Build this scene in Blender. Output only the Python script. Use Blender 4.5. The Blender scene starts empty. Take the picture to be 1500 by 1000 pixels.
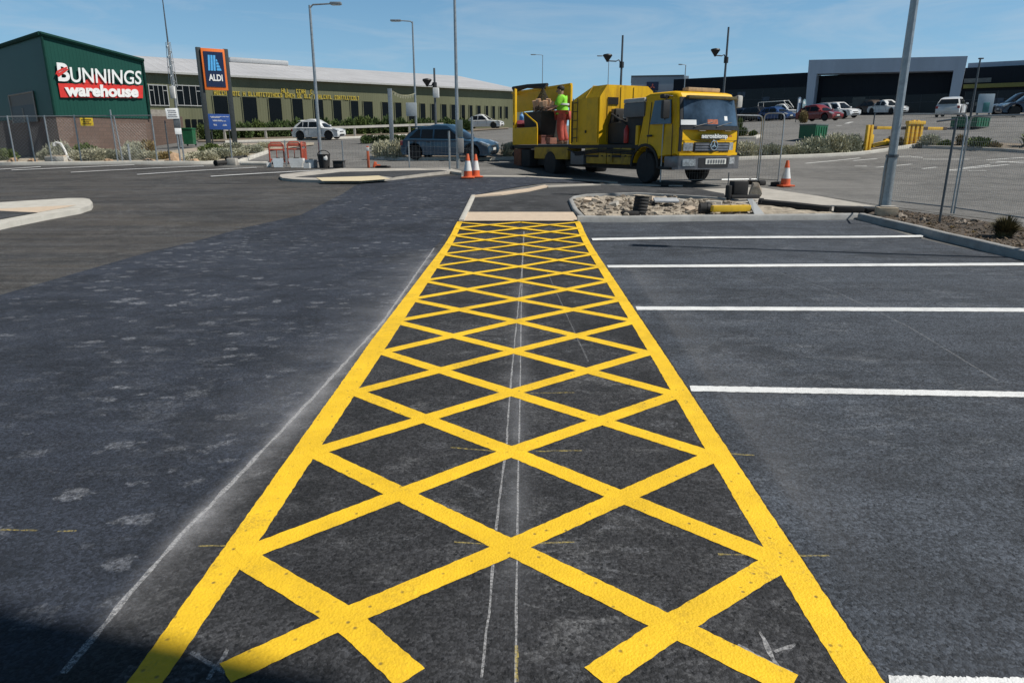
import bpy, bmesh, math, random
import numpy as np
from mathutils import Vector, Matrix, noise
PI = math.pi
R = math.radians
scene = bpy.context.scene
COL = scene.collection
rnd = random.Random(7)

# ------------------------------------------------------------------ camera
F, PITCH, EYE = 1010.0, 0.275, 1.65
cam_d = bpy.data.cameras.new('camera')
cam = bpy.data.objects.new('camera', cam_d)
COL.objects.link(cam)
cam.location = (0, 0, EYE)
cam.rotation_euler = (PI / 2 - PITCH, 0, 0)
cam_d.sensor_width = 36
cam_d.lens = F / 1500 * 36
cam_d.clip_start = 0.05
cam_d.clip_end = 4000
scene.camera = cam
CP, SP = math.cos(PITCH), math.sin(PITCH)


def ray(px, py):
    """X and Z gained per metre of forward distance along the sight line of a photo pixel"""
    u, v = (px - 750) / F, (py - 500) / F
    dy = CP - v * SP
    return u / dy, (-SP - v * CP) / dy


def at(px, py, Y):
    a, b = ray(px, py)
    return Vector((a * Y, Y, EYE + b * Y))


# ------------------------------------------------------------------ terrain (thin plate spline through surveyed spots)
ctl = []
for x in (-16, -10, -5, 0, 5, 9):
    for y in (-6, -1, 3, 7, 11):
        ctl.append((x, y, 0.0))
for x, y in ((14, -6), (14, 0), (14, 6)):
    ctl.append((x, y, 0.0))
for s in ((760, 327, 14.4), (100, 316, 15.6), (1297, 305, 17.3), (1258, 320, 15.6), (1500, 381, 10.9), (1500, 338, 13.6),
          (17, 250.7, 29), (309, 260, 25.0), (376, 247, 28.5), (0, 241, 32), (200, 239, 32), (440, 244, 30.5), (540, 262, 24.5),
          (685, 260, 24.0), (950, 269, 22.5), (820, 257, 27), (655, 237, 31), (1150, 272, 22.5), (1080, 232, 32), (1260, 224, 33),
          (1345, 212, 34), (1480, 221, 31), (1400, 179, 44), (1300, 166, 85), (1480, 165, 78), (1100, 178, 88), (1205, 177, 70),
          (465, 204, 58), (500, 221, 40), (560, 200, 62), (700, 189, 80), (760, 186, 90), (91, 232, 56), (0, 234, 60),
          (220, 223, 62), (980, 184, 86), (312, 207, 56), (390, 204.8, 58), (303, 203, 60), (400, 200.3, 64), (500, 197, 68), (600, 193.6, 72), (682, 190.5, 76)):
    p = at(*s)
    ctl.append((p.x, p.y, p.z))
CT = np.array(ctl, float)


def _phi(r2):
    return np.where(r2 > 1e-12, 0.5 * r2 * np.log(np.maximum(r2, 1e-12)), 0.0)


def _fit():
    n = len(CT)
    P = CT[:, :2] / 20.0
    K = _phi(((P[:, None] - P[None]) ** 2).sum(2)) + np.eye(n) * 0.0008
    Q = np.hstack([np.ones((n, 1)), P])
    A = np.zeros((n + 3, n + 3))
    A[:n, :n] = K
    A[:n, n:] = Q
    A[n:, :n] = Q.T
    return np.linalg.solve(A, np.concatenate([CT[:, 2], np.zeros(3)])), P


TW, TP = _fit()


def HH(xy):
    q = np.array(xy, float).reshape(-1, 2).copy()
    q[:, 0] = np.clip(q[:, 0], -45, 66)
    q[:, 1] = np.clip(q[:, 1], -8, 98)
    q /= 20.0
    k = _phi(((q[:, None] - TP[None]) ** 2).sum(2))
    z = k @ TW[:-3] + TW[-3] + q @ TW[-2:]
    w = np.clip((q[:, 1] * 20 - 9.5) / 4.5, 0, 1) ** 2      # the new car park itself is laid flat
    w = np.maximum(w, np.clip((np.abs(q[:, 0] * 20) - 17) / 5, 0, 1))
    return z * w


def H(x, y):
    return float(HH([(x, y)])[0])


def G(px, py, dz=0.0):
    """where the sight line of a photo pixel meets the ground (or a level dz above it)"""
    a, b = ray(px, py)
    ys = np.linspace(1.0, 160, 1600)
    d = EYE + b * ys - HH(np.stack([a * ys, ys], 1)) - dz
    i = np.argmax(d <= 0)
    if d[i] > 0:
        return at(px, py, 150)
    y0, y1 = ys[max(i - 1, 0)], ys[i]
    for _ in range(30):
        m = (y0 + y1) / 2
        if EYE + b * m - H(a * m, m) - dz > 0:
            y0 = m
        else:
            y1 = m
    return Vector((a * y0, y0, EYE + b * y0))


def base(px, Y, py=200):
    """ground point at forward distance Y, in the direction of photo column px (read at row py)"""
    x = ray(px, py)[0] * Y
    return Vector((x, Y, H(x, Y)))


# ------------------------------------------------------------------ materials
MATS = {}


def nodes_of(name):
    m = bpy.data.materials.new(name)
    m.use_nodes = True
    nt = m.node_tree
    return m, nt, nt.nodes, nt.links, nt.nodes['Principled BSDF']


def rgb(c):
    return (c[0], c[1], c[2], 1.0)


def mat(name, col, rough=0.6, metal=0.0, var=0.12, scale=6.0, bump=0.0, bscale=60.0, spec=0.5, dirt=0.0, dirtcol=(0.10, 0.085, 0.065),
        stretch=(1, 1, 1), coat=0.0):
    """painted / plain surface with worn tone, broken gloss and optional grime"""
    if name in MATS:
        return MATS[name]
    m, nt, N, L, b = nodes_of(name)
    tc = N.new('ShaderNodeTexCoord')
    mp = N.new('ShaderNodeMapping')
    mp.inputs['Scale'].default_value = stretch
    L.new(tc.outputs['Object'], mp.inputs['Vector'])
    n1 = N.new('ShaderNodeTexNoise')
    n1.inputs['Scale'].default_value = scale
    n1.inputs['Detail'].default_value = 6
    n1.inputs['Roughness'].default_value = 0.65
    L.new(mp.outputs[0], n1.inputs['Vector'])
    mx = N.new('ShaderNodeMix')
    mx.data_type = 'RGBA'
    mx.inputs['A'].default_value = rgb([c * (1 - var) for c in col])
    mx.inputs['B'].default_value = rgb([min(c * (1 + var), 0.95) for c in col])
    mr = N.new('ShaderNodeMapRange')
    mr.inputs['From Min'].default_value = 0.3
    mr.inputs['From Max'].default_value = 0.7
    L.new(n1.outputs['Fac'], mr.inputs['Value'])
    L.new(mr.outputs[0], mx.inputs['Factor'])
    out = mx.outputs['Result']
    if dirt > 0:
        n2 = N.new('ShaderNodeTexNoise')
        n2.inputs['Scale'].default_value = scale * 0.6
        n2.inputs['Detail'].default_value = 9
        n2.inputs['Roughness'].default_value = 0.72
        L.new(mp.outputs[0], n2.inputs['Vector'])
        m2 = N.new('ShaderNodeMapRange')
        m2.inputs['From Min'].default_value = 0.5
        m2.inputs['From Max'].default_value = 0.72
        m2.inputs['To Max'].default_value = dirt
        L.new(n2.outputs['Fac'], m2.inputs['Value'])
        mz = N.new('ShaderNodeMix')
        mz.data_type = 'RGBA'
        L.new(m2.outputs[0], mz.inputs['Factor'])
        L.new(out, mz.inputs['A'])
        mz.inputs['B'].default_value = rgb(dirtcol)
        out = mz.outputs['Result']
    L.new(out, b.inputs['Base Color'])
    rr = N.new('ShaderNodeMapRange')
    rr.inputs['To Min'].default_value = max(rough - 0.12, 0.03)
    rr.inputs['To Max'].default_value = min(rough + 0.12, 1)
    L.new(n1.outputs['Fac'], rr.inputs['Value'])
    L.new(rr.outputs[0], b.inputs['Roughness'])
    b.inputs['Metallic'].default_value = metal
    b.inputs['Specular IOR Level'].default_value = spec
    b.inputs['Coat Weight'].default_value = coat
    b.inputs['Coat Roughness'].default_value = 0.08
    if bump > 0:
        n3 = N.new('ShaderNodeTexNoise')
        n3.inputs['Scale'].default_value = bscale
        n3.inputs['Detail'].default_value = 4
        L.new(mp.outputs[0], n3.inputs['Vector'])
        bp = N.new('ShaderNodeBump')
        bp.inputs['Strength'].default_value = bump
        bp.inputs['Distance'].default_value = 0.02
        L.new(n3.outputs['Fac'], bp.inputs['Height'])
        L.new(bp.outputs[0], b.inputs['Normal'])
    MATS[name] = m
    return m


class NT:
    """small helper for longer node chains"""

    def __init__(s, name):
        s.m, s.nt, s.N, s.L, s.b = nodes_of(name)
        MATS[name] = s.m
        s.tc = s.N.new('ShaderNodeTexCoord')

    def put(s, sock, v):
        if hasattr(v, 'is_linked') or isinstance(v, bpy.types.NodeSocket):
            s.L.new(v, sock)
        else:
            sock.default_value = v

    def map(s, scale=(1, 1, 1), rot=0.0, src=None):
        n = s.N.new('ShaderNodeMapping')
        n.inputs['Scale'].default_value = scale
        n.inputs['Rotation'].default_value = (0, 0, rot)
        s.L.new(src or s.tc.outputs['Object'], n.inputs['Vector'])
        return n.outputs[0]

    def noise(s, scale, detail=4, rough=0.6, vec=None, dist=0.0):
        n = s.N.new('ShaderNodeTexNoise')
        n.inputs['Scale'].default_value = scale
        n.inputs['Detail'].default_value = detail
        n.inputs['Roughness'].default_value = rough
        n.inputs['Distortion'].default_value = dist
        s.L.new(vec or s.tc.outputs['Object'], n.inputs['Vector'])
        return n.outputs['Fac']

    def voro(s, scale, vec=None, out='Distance', rand=1.0):
        n = s.N.new('ShaderNodeTexVoronoi')
        n.inputs['Scale'].default_value = scale
        n.inputs['Randomness'].default_value = rand
        s.L.new(vec or s.tc.outputs['Object'], n.inputs['Vector'])
        return n.outputs[out]

    def rng(s, v, a, b, c=0.0, d=1.0):
        n = s.N.new('ShaderNodeMapRange')
        s.put(n.inputs['Value'], v)
        for k, x in zip(('From Min', 'From Max', 'To Min', 'To Max'), (a, b, c, d)):
            n.inputs[k].default_value = x
        return n.outputs[0]

    def math(s, op, a, b=0.0):
        n = s.N.new('ShaderNodeMath')
        n.operation = op
        s.put(n.inputs[0], a)
        s.put(n.inputs[1], b)
        return n.outputs[0]

    def mix(s, f, a, b, mode='MIX'):
        n = s.N.new('ShaderNodeMix')
        n.data_type = 'RGBA'
        n.blend_type = mode
        s.put(n.inputs['Factor'], f)
        s.put(n.inputs['A'], a if not isinstance(a, tuple) else rgb(a))
        s.put(n.inputs['B'], b if not isinstance(b, tuple) else rgb(b))
        return n.outputs['Result']

    def bump(s, h, strength=0.3, dist=0.01):
        n = s.N.new('ShaderNodeBump')
        n.inputs['Strength'].default_value = strength
        n.inputs['Distance'].default_value = dist
        s.L.new(h, n.inputs['Height'])
        s.L.new(n.outputs[0], s.b.inputs['Normal'])

    def sep(s, src=None):
        n = s.N.new('ShaderNodeSeparateXYZ')
        s.L.new(src or s.tc.outputs['Object'], n.inputs[0])
        return n.outputs


def asphalt(name, col, grain=0.5, scuff=0.0, patch=0.35, streak=0.0, warm=(0.075, 0.066, 0.055), warmth=0.0, rough=0.85, spec=0.4, stain=0.5, mottle=0.4, pits=0.6):
    """laid tarmac: tone patches, dusty mottling, roller streaks, dried splashes, chips of stone and open pits"""
    def k(f):
        return tuple(v * f for v in col)
    t = NT(name)
    fine = t.noise(170, 2, 0.7)
    agg = t.voro(85, out='Color')
    med = t.noise(1.7, 8, 0.72, dist=0.5)
    big = t.noise(0.33, 5, 0.6, dist=0.4)
    c = t.mix(t.rng(med, 0.42, 0.58), k(1 - patch), k(1 + patch))
    c = t.mix(t.rng(big, 0.43, 0.57, 0, 0.65), c, k(1.45))
    if warmth:
        w2 = t.noise(0.5, 6, 0.62, t.map((0.35, 1.6, 1), 0.12), 0.5)
        c = t.mix(t.rng(w2, 0.38, 0.62, 0, warmth), c, warm)
    if streak:
        st = t.noise(1.3, 7, 0.7, t.map((0.10, 2.4, 1), 0.06))
        c = t.mix(t.rng(st, 0.47, 0.60, 0, streak), c, k(2.1))
        st2 = t.noise(1.3, 6, 0.7, t.map((0.14, 1.9, 1), -0.08))
        c = t.mix(t.rng(st2, 0.50, 0.60, 0, streak), c, k(0.55))
    # dusty mottling left by dried water and feet
    m1 = t.noise(3.4, 9, 0.78, t.map((0.8, 1.4, 1), 0.2), 0.8)
    m2 = t.noise(0.6, 4, 0.6)
    mm = t.math('MULTIPLY', t.rng(m1, 0.50, 0.63), t.rng(m2, 0.42, 0.58, 0.12, 1.0))
    c = t.mix(t.math('MULTIPLY', mm, mottle), c, tuple(0.5 * v * 3.2 + 0.105 for v in col))
    if scuff:
        for li, (sx, sy, rot, sc, lo, a) in enumerate(((3.4, 4.8, 0.25, 1.2, 0.42, 0.85), (5.2, 7.8, -0.2, 1.1, 0.48, 0.7), (1.9, 2.8, 0.3, 1.0, 0.70, 0.5))):
            mv = t.map((sx, sy, 1.0), rot)
            wob = t.N.new('ShaderNodeTexNoise')
            wob.inputs['Scale'].default_value = 7 + 5 * li
            wob.inputs['Detail'].default_value = 5
            wob.inputs['Roughness'].default_value = 0.7
            t.L.new(t.tc.outputs['Object'], wob.inputs['Vector'])
            wv = t.N.new('ShaderNodeVectorMath')
            wv.operation = 'MULTIPLY_ADD'
            t.L.new(wob.outputs['Color'], wv.inputs[0])
            wv.inputs[1].default_value = (1.2, 1.2, 0)
            t.L.new(mv, wv.inputs[2])
            d = t.voro(sc, wv.outputs[0])
            cc = t.sep(t.voro(sc, wv.outputs[0], 'Color'))
            on = t.rng(cc[0], lo, lo + 0.30)
            size = t.rng(cc[1], 0, 1, 0.16, 0.46)
            spot = t.rng(t.math('SUBTRACT', size, d), 0.0, 0.10)
            crumb = t.rng(t.noise(22, 5, 0.8), 0.40, 0.56, 0.15, 1.0)
            regn = t.rng(t.noise(0.33 + 0.2 * li, 3, 0.55), 0.43, 0.57, 0.22, 1.0)
            f = t.math('MULTIPLY', t.math('MULTIPLY', spot, on), t.math('MULTIPLY', crumb, regn))
            c = t.mix(t.math('MULTIPLY', f, scuff * a), c, (0.25, 0.26, 0.285))
    if stain:
        s2 = t.noise(0.9, 8, 0.75, dist=0.6)
        c = t.mix(t.rng(s2, 0.51, 0.60, 0, stain), c, k(0.5))
    # stones in the mix: pale chips and dark gaps
    g = t.sep(agg)[0]
    c = t.mix(grain, c, t.mix(t.rng(g, 0.25, 0.95), (0.42, 0.42, 0.42), (1.7, 1.7, 1.7)), 'MULTIPLY')
    c = t.mix(t.rng(fine, 0.35, 0.7, 0, grain * 0.6), c, (1.5, 1.5, 1.5), 'MULTIPLY')
    wz = t.N.new('ShaderNodeTexNoise')
    wz.inputs['Scale'].default_value = 55
    wz.inputs['Detail'].default_value = 3
    t.L.new(t.tc.outputs['Object'], wz.inputs['Vector'])
    wa = t.N.new('ShaderNodeVectorMath')
    wa.operation = 'MULTIPLY_ADD'
    t.L.new(wz.outputs['Color'], wa.inputs[0])
    wa.inputs[1].default_value = (0.035, 0.035, 0)
    t.L.new(t.tc.outputs['Object'], wa.inputs[2])
    pv = t.voro(46, wa.outputs[0], 'Distance')
    pg = t.sep(t.voro(46, wa.outputs[0], 'Color'))[1]
    pit = t.math('MULTIPLY', t.rng(pv, 0.50, 0.20), t.rng(pg, 0.45, 0.85))
    c = t.mix(t.math('MULTIPLY', pit, pits), c, k(0.28))
    t.L.new(c, t.b.inputs['Base Color'])
    t.L.new(t.rng(med, 0.3, 0.7, rough - 0.1, rough + 0.08), t.b.inputs['Roughness'])
    t.b.inputs['Specular IOR Level'].default_value = spec
    hsum = t.math('SUBTRACT', t.math('ADD', t.math('MULTIPLY', t.voro(85), -0.7), fine), t.math('MULTIPLY', pit, 1.2))
    t.bump(hsum, 0.5, 0.010)
    return t.m


def paint(name, col, under=(0.05, 0.05, 0.052), wear=0.25, edge=0.5, dirt=0.25):
    """road paint over coarse tarmac: brushed tone, grime, pin holes, scraped patches, stones showing in relief"""
    t = NT(name)
    n1 = t.noise(2.2, 8, 0.72)
    c = t.mix(t.rng(n1, 0.36, 0.64), tuple(v * 0.84 for v in col), tuple(min(v * 1.08, 0.95) for v in col))
    g = t.sep(t.voro(85, out='Color'))[0]
    c = t.mix(0.10, c, t.mix(g, tuple(v * 0.6 for v in col), tuple(min(v * 1.2, .97) for v in col)))
    n2 = t.noise(7, 9, 0.8)
    c = t.mix(t.rng(n2, 0.52, 0.64, 0, dirt), c, tuple(v * 0.5 + 0.02 for v in col))
    ty = t.math('MULTIPLY', t.rng(t.noise(1.1, 6, 0.7, t.map((1.2, .5, 1), .5)), 0.53, 0.63), t.rng(t.noise(40, 4, 0.75), 0.40, 0.62))
    c = t.mix(t.math('MULTIPLY', ty, wear * 0.7), c, tuple(v * 0.30 + 0.02 for v in col))
    pin = t.voro(34)
    pc = t.sep(t.voro(34, out='Color'))[1]
    holes = t.math('MULTIPLY', t.rng(pin, 0.34, 0.12), t.rng(pc, 0.86, 0.97))
    c = t.mix(t.math('MULTIPLY', holes, 0.7), c, under)
    sc = t.math('MULTIPLY', t.rng(t.noise(1.3, 9, 0.8), 0.56, 0.66), t.rng(t.noise(70, 3, 0.7), 0.44, 0.58))
    c = t.mix(t.math('MULTIPLY', sc, wear), c, under)
    t.L.new(c, t.b.inputs['Base Color'])
    t.b.inputs['Roughness'].default_value = 0.65
    t.b.inputs['Specular IOR Level'].default_value = 0.3
    t.bump(t.math('SUBTRACT', t.math('ADD', t.math('MULTIPLY', t.voro(85), -0.7), t.noise(170, 2, 0.7)), t.math('MULTIPLY', holes, 1.2)), 0.4, 0.008)
    return t.m


def dusty(name, col, lo=0.42, hi=0.62, amount=0.9, scale=14.0):
    """thin dusting or worn chalk: broken cover, asphalt shows through"""
    t = NT(name)
    t.b.inputs['Base Color'].default_value = rgb(col)
    t.b.inputs['Roughness'].default_value = 0.9
    a = t.math('MULTIPLY', t.rng(t.noise(scale, 8, 0.75), lo, hi), amount)
    t.L.new(a, t.b.inputs['Alpha'])
    return t.m


# ------------------------------------------------------------------ object helpers
def tag(o, label=None, cat=None, group=None, kind=None):
    if label:
        o['label'] = label
    if cat:
        o['category'] = cat
    if group:
        o['group'] = group
    if kind:
        o['kind'] = kind
    return o


def thing(name, loc, rz=0.0, label=None, cat=None, group=None):
    o = bpy.data.objects.new(name, None)
    o.empty_display_size = 0.3
    COL.objects.link(o)
    o.location = loc
    o.rotation_euler = (0, 0, rz)
    return tag(o, label, cat, group)


def copy_tree(o, parent=None):
    c = o.copy()
    COL.objects.link(c)
    c.parent = parent
    for ch in list(o.children):
        copy_tree(ch, c)
    return c


class MB:
    def __init__(s):
        s.v = []
        s.f = []
        s.M = Matrix.Identity(4)

    def add(s, vs, fs):
        o = len(s.v)
        s.v += [tuple(s.M @ Vector(p)) for p in vs]
        s.f += [tuple(i + o for i in f) for f in fs]
        return s

    def box(s, c, d, rot=None, taper=1.0):
        x, y, z = d[0] / 2, d[1] / 2, d[2] / 2
        vs = [(-x, -y, -z), (x, -y, -z), (x, y, -z), (-x, y, -z)]
        vs += [(-x * taper, -y * taper, z), (x * taper, -y * taper, z), (x * taper, y * taper, z), (-x * taper, y * taper, z)]
        m = Matrix.Translation(c)
        if rot is not None:
            m = m @ (rot if isinstance(rot, Matrix) else Matrix.Rotation(rot, 4, 'Z'))
        vs = [m @ Vector(p) for p in vs]
        return s.add(vs, [(0, 3, 2, 1), (4, 5, 6, 7), (0, 1, 5, 4), (1, 2, 6, 5), (2, 3, 7, 6), (3, 0, 4, 7)])

    def bbox(s, c, d, b=0.02, rot=None):
        """box with chamfered edges"""
        x, y, z = d[0] / 2, d[1] / 2, d[2] / 2
        bm = bmesh.new()
        bmesh.ops.create_cube(bm, size=1)
        for v in bm.verts:
            v.co = Vector((v.co.x * d[0], v.co.y * d[1], v.co.z * d[2]))
        bmesh.ops.bevel(bm, geom=list(bm.edges), offset=min(b, x * 0.9, y * 0.9, z * 0.9), segments=2, affect='EDGES', profile=0.6)
        m = Matrix.Translation(c)
        if rot is not None:
            m = m @ (rot if isinstance(rot, Matrix) else Matrix.Rotation(rot, 4, 'Z'))
        bm.verts.index_update()
        s.add([m @ v.co for v in bm.verts], [tuple(v.index for v in f.verts) for f in bm.faces])
        bm.free()
        return s

    def prism(s, poly, axis, a, b):
        """poly of 2D points; extruded along axis from a to b (axis 'x': points are y,z; 'y': x,z; 'z': x,y)"""
        def mk(p, t):
            return {'x': (t, p[0], p[1]), 'y': (p[0], t, p[1]), 'z': (p[0], p[1], t)}[axis]
        n = len(poly)
        vs = [mk(p, a) for p in poly] + [mk(p, b) for p in poly]
        fs = [tuple(range(n))[::-1], tuple(range(n, 2 * n))]
        fs += [(i, (i + 1) % n, n + (i + 1) % n, n + i) for i in range(n)]
        return s.add(vs, fs)

    def tube(s, pts, r, n=8, caps=True):
        pts = [Vector(p) for p in pts]
        rs = r if isinstance(r, (list, tuple)) else [r] * len(pts)
        rings = []
        up = None
        for i, p in enumerate(pts):
            d = (pts[min(i + 1, len(pts) - 1)] - pts[max(i - 1, 0)]).normalized()
            if up is None:
                up = Vector((0, 0, 1)) if abs(d.z) < 0.9 else Vector((1, 0, 0))
            u = d.cross(up)
            if u.length < 1e-4:
                u = d.cross(Vector((0, 1, 0)))
            u.normalize()
            w = u.cross(d).normalized()
            up = w
            rings.append([p + (u * math.cos(2 * PI * k / n) + w * math.sin(2 * PI * k / n)) * rs[i] for k in range(n)])
        vs = [q for ring in rings for q in ring]
        fs = []
        for i in range(len(pts) - 1):
            for k in range(n):
                a, b = i * n + k, i * n + (k + 1) % n
                fs.append((a, b, b + n, a + n))
        if caps:
            fs.append(tuple(range(n))[::-1])
            fs.append(tuple(range((len(pts) - 1) * n, len(pts) * n)))
        return s.add(vs, fs)

    def lathe(s, prof, n=16, axis='z', c=(0, 0, 0)):
        """prof: (radius, height) list"""
        vs = []
        for r, h in prof:
            for k in range(n):
                a = 2 * PI * k / n
                p = {'z': (r * math.cos(a), r * math.sin(a), h), 'y': (r * math.cos(a), h, r * math.sin(a)), 'x': (h, r * math.cos(a), r * math.sin(a))}[axis]
                vs.append((p[0] + c[0], p[1] + c[1], p[2] + c[2]))
        fs = []
        for i in range(len(prof) - 1):
            for k in range(n):
                a, b = i * n + k, i * n + (k + 1) % n
                fs.append((a, b, b + n, a + n))
        fs.append(tuple(range(n))[::-1])
        fs.append(tuple(range((len(prof) - 1) * n, len(prof) * n)))
        return s.add(vs, fs)

    def quad(s, a, b, c, d):
        return s.add([a, b, c, d], [(0, 1, 2, 3)])

    def slab(s, a, b, c, d, t):
        """thin plate under four corners, thickness t against the normal"""
        a, b, c, d = map(Vector, (a, b, c, d))
        n = (b - a).cross(d - a).normalized() * t
        return s.add([a, b, c, d, a - n, b - n, c - n, d - n],
                     [(0, 1, 2, 3), (7, 6, 5, 4), (0, 4, 5, 1), (1, 5, 6, 2), (2, 6, 7, 3), (3, 7, 4, 0)])

    def blob(s, c, r, sub=2, amp=0.2, freq=1.5, seed=0, flat=None):
        bm = bmesh.new()
        bmesh.ops.create_icosphere(bm, subdivisions=sub, radius=1)
        vs = []
        rr = r if isinstance(r, (tuple, list)) else (r, r, r)
        for v in bm.verts:
            q = v.co.copy()
            k = 1 + amp * noise.noise(q * freq + Vector((seed * 3.1, seed * 1.7, seed)))
            p = Vector((q.x * rr[0], q.y * rr[1], q.z * rr[2])) * k
            if flat is not None and p.z < flat:
                p.z = flat
            vs.append(p + Vector(c))
        bm.verts.index_update()
        s.add(vs, [tuple(v.index for v in f.verts) for f in bm.faces])
        bm.free()
        return s

    def build(s, name, m, parent=None, smooth=True, ang=35, loc=None, fix=True):
        me = bpy.data.meshes.new(name)
        me.from_pydata(s.v, [], s.f)
        me.update()
        if fix:
            bm = bmesh.new()
            bm.from_mesh(me)
            bmesh.ops.recalc_face_normals(bm, faces=bm.faces)
            bm.to_mesh(me)
            bm.free()
        if smooth:
            me.polygons.foreach_set('use_smooth', [True] * len(me.polygons))
            me.set_sharp_from_angle(angle=R(ang))
        me.materials.append(m)
        o = bpy.data.objects.new(name, me)
        COL.objects.link(o)
        if parent is not None:
            o.parent = parent
        if loc is not None:
            o.location = loc
        return o


def text_mesh(name, txt, size, m, parent, mtx, extrude=0.01, bold=0.0, width=None, height=None, shear=0.0):
    """built-in lettering turned into a mesh; x runs along the text, y up; mtx places it"""
    cu = bpy.data.curves.new(name, 'FONT')
    cu.body = txt
    cu.size = size
    cu.extrude = extrude
    cu.offset = bold
    cu.align_x = 'LEFT'
    cu.shear = shear
    cu.resolution_u = 4
    ob = bpy.data.objects.new(name, cu)
    COL.objects.link(ob)
    bpy.context.view_layer.update()
    me = bpy.data.meshes.new_from_object(ob)
    bpy.data.objects.remove(ob)
    bpy.data.curves.remove(cu)
    xs = [v.co.x for v in me.vertices]
    ys = [v.co.y for v in me.vertices]
    sx = width / (max(xs) - min(xs)) if width else 1
    sy = height / (max(ys) - min(ys)) if height else sx if width else 1
    x0, y0 = min(xs), min(ys)
    for v in me.vertices:
        v.co = mtx @ Vector(((v.co.x - x0) * sx, (v.co.y - y0) * sy, v.co.z))
    me.materials.clear()
    me.materials.append(m)
    o = bpy.data.objects.new(name, me)
    COL.objects.link(o)
    if parent is not None:
        o.parent = parent
    return o


def frame(o, xd, zd=(0, 0, 1)):
    """matrix for something seen from the front: x along xd, y (text up) along zd, z out of the face"""
    x = Vector(xd).normalized()
    u = Vector(zd).normalized()
    n = x.cross(u).normalized()
    u = n.cross(x)
    return Matrix(((x.x, u.x, n.x, o[0]), (x.y, u.y, n.y, o[1]), (x.z, u.z, n.z, o[2]), (0, 0, 0, 1)))


# ------------------------------------------------------------------ sheets that lie on the ground
def sheet(name, poly, off, m, cell=1.0, kind='structure', edge=0.0):
    bm = bmesh.new()
    f = bm.faces.new([bm.verts.new((p[0], p[1], 0)) for p in poly])
    f.normal_update()
    if f.normal.z < 0:
        f.normal_flip()
    xs = [p[0] for p in poly]
    ys = [p[1] for p in poly]
    if cell:
        for k in range(math.floor(min(xs) / cell) + 1, math.ceil(max(xs) / cell)):
            bmesh.ops.bisect_plane(bm, geom=bm.verts[:] + bm.edges[:] + bm.faces[:], plane_co=(k * cell, 0, 0), plane_no=(1, 0, 0), dist=1e-5)
        for k in range(math.floor(min(ys) / cell) + 1, math.ceil(max(ys) / cell)):
            bmesh.ops.bisect_plane(bm, geom=bm.verts[:] + bm.edges[:] + bm.faces[:], plane_co=(0, k * cell, 0), plane_no=(0, 1, 0), dist=1e-5)
    z = HH([(v.co.x, v.co.y) for v in bm.verts])
    for v, q in zip(bm.verts, z):
        v.co.z = q + off * (1 + (min(6.5, max(0.0, v.co.y - 7.5)) * 0.9 if 0.001 < off < 0.011 and kind == 'structure' else 0))
    if edge > 0:
        be = [e for e in bm.edges if len(e.link_faces) == 1]
        ret = bmesh.ops.extrude_edge_only(bm, edges=be)
        for v in ret['geom']:
            if isinstance(v, bmesh.types.BMVert):
                v.co.z -= edge
        bmesh.ops.recalc_face_normals(bm, faces=bm.faces)
    me = bpy.data.meshes.new(name)
    bm.to_mesh(me)
    bm.free()
    me.materials.append(m)
    o = bpy.data.objects.new(name, me)
    COL.objects.link(o)
    if kind:
        o['kind'] = kind
    return o


def sheets(name, polys, off, m, cell=1.0):
    obs = [sheet(name, p, off, m, cell) for p in polys]
    return join(obs, name)


def join(obs, name):
    bm = bmesh.new()
    for o in obs:
        bm.from_mesh(o.data)
    me = bpy.data.meshes.new(name)
    bm.to_mesh(me)
    bm.free()
    me.materials.append(obs[0].data.materials[0])
    for o in obs:
        d = o.data
        bpy.data.objects.remove(o)
        bpy.data.meshes.remove(d)
    o = bpy.data.objects.new(name, me)
    COL.objects.link(o)
    o['kind'] = 'structure'
    return o


def gp(*pts, dz=0.0):
    return [tuple(G(x, y, dz)[:2]) for x, y in pts]


def strip(pts, w, jag=0.0, step=0.4, seed=1):
    """outline of a painted stroke of width w along 2D points"""
    r = random.Random(seed)
    P = [Vector(p[:2]) for p in pts]
    if jag:
        Q = [P[0]]
        for a, b in zip(P, P[1:]):
            n = max(1, int((b - a).length / step))
            Q += [a.lerp(b, (i + 1) / n) for i in range(n)]
        P = Q
    Lf, Rt = [], []
    for i, p in enumerate(P):
        d = (P[min(i + 1, len(P) - 1)] - P[max(i - 1, 0)]).normalized()
        nrm = Vector((-d.y, d.x))
        Lf.append(p + nrm * (w / 2 + r.uniform(-jag, jag)))
        Rt.append(p - nrm * (w / 2 + r.uniform(-jag, jag)))
    return [tuple(q) for q in Lf + Rt[::-1]]


def ragged(poly, amp=0.0024, step=0.02, seed=1, far=7.0):
    """roughen the outline of a painted area"""
    r = random.Random(seed)
    out = []
    n = len(poly)
    for i in range(n):
        a, b = Vector(poly[i][:2]), Vector(poly[(i + 1) % n][:2])
        st = step * max(1, (a.y + b.y) / 2 / far * 2)
        m = max(1, int((b - a).length / st))
        d = (b - a).normalized()
        nr = Vector((-d.y, d.x))
        for k in range(m):
            p = a.lerp(b, k / m)
            if k:
                p = p + nr * (r.uniform(-amp, amp) + amp * .5 * noise.noise(Vector((p.x * 5, p.y * 5, seed))))
            out.append((p.x, p.y))
    return out


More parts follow.
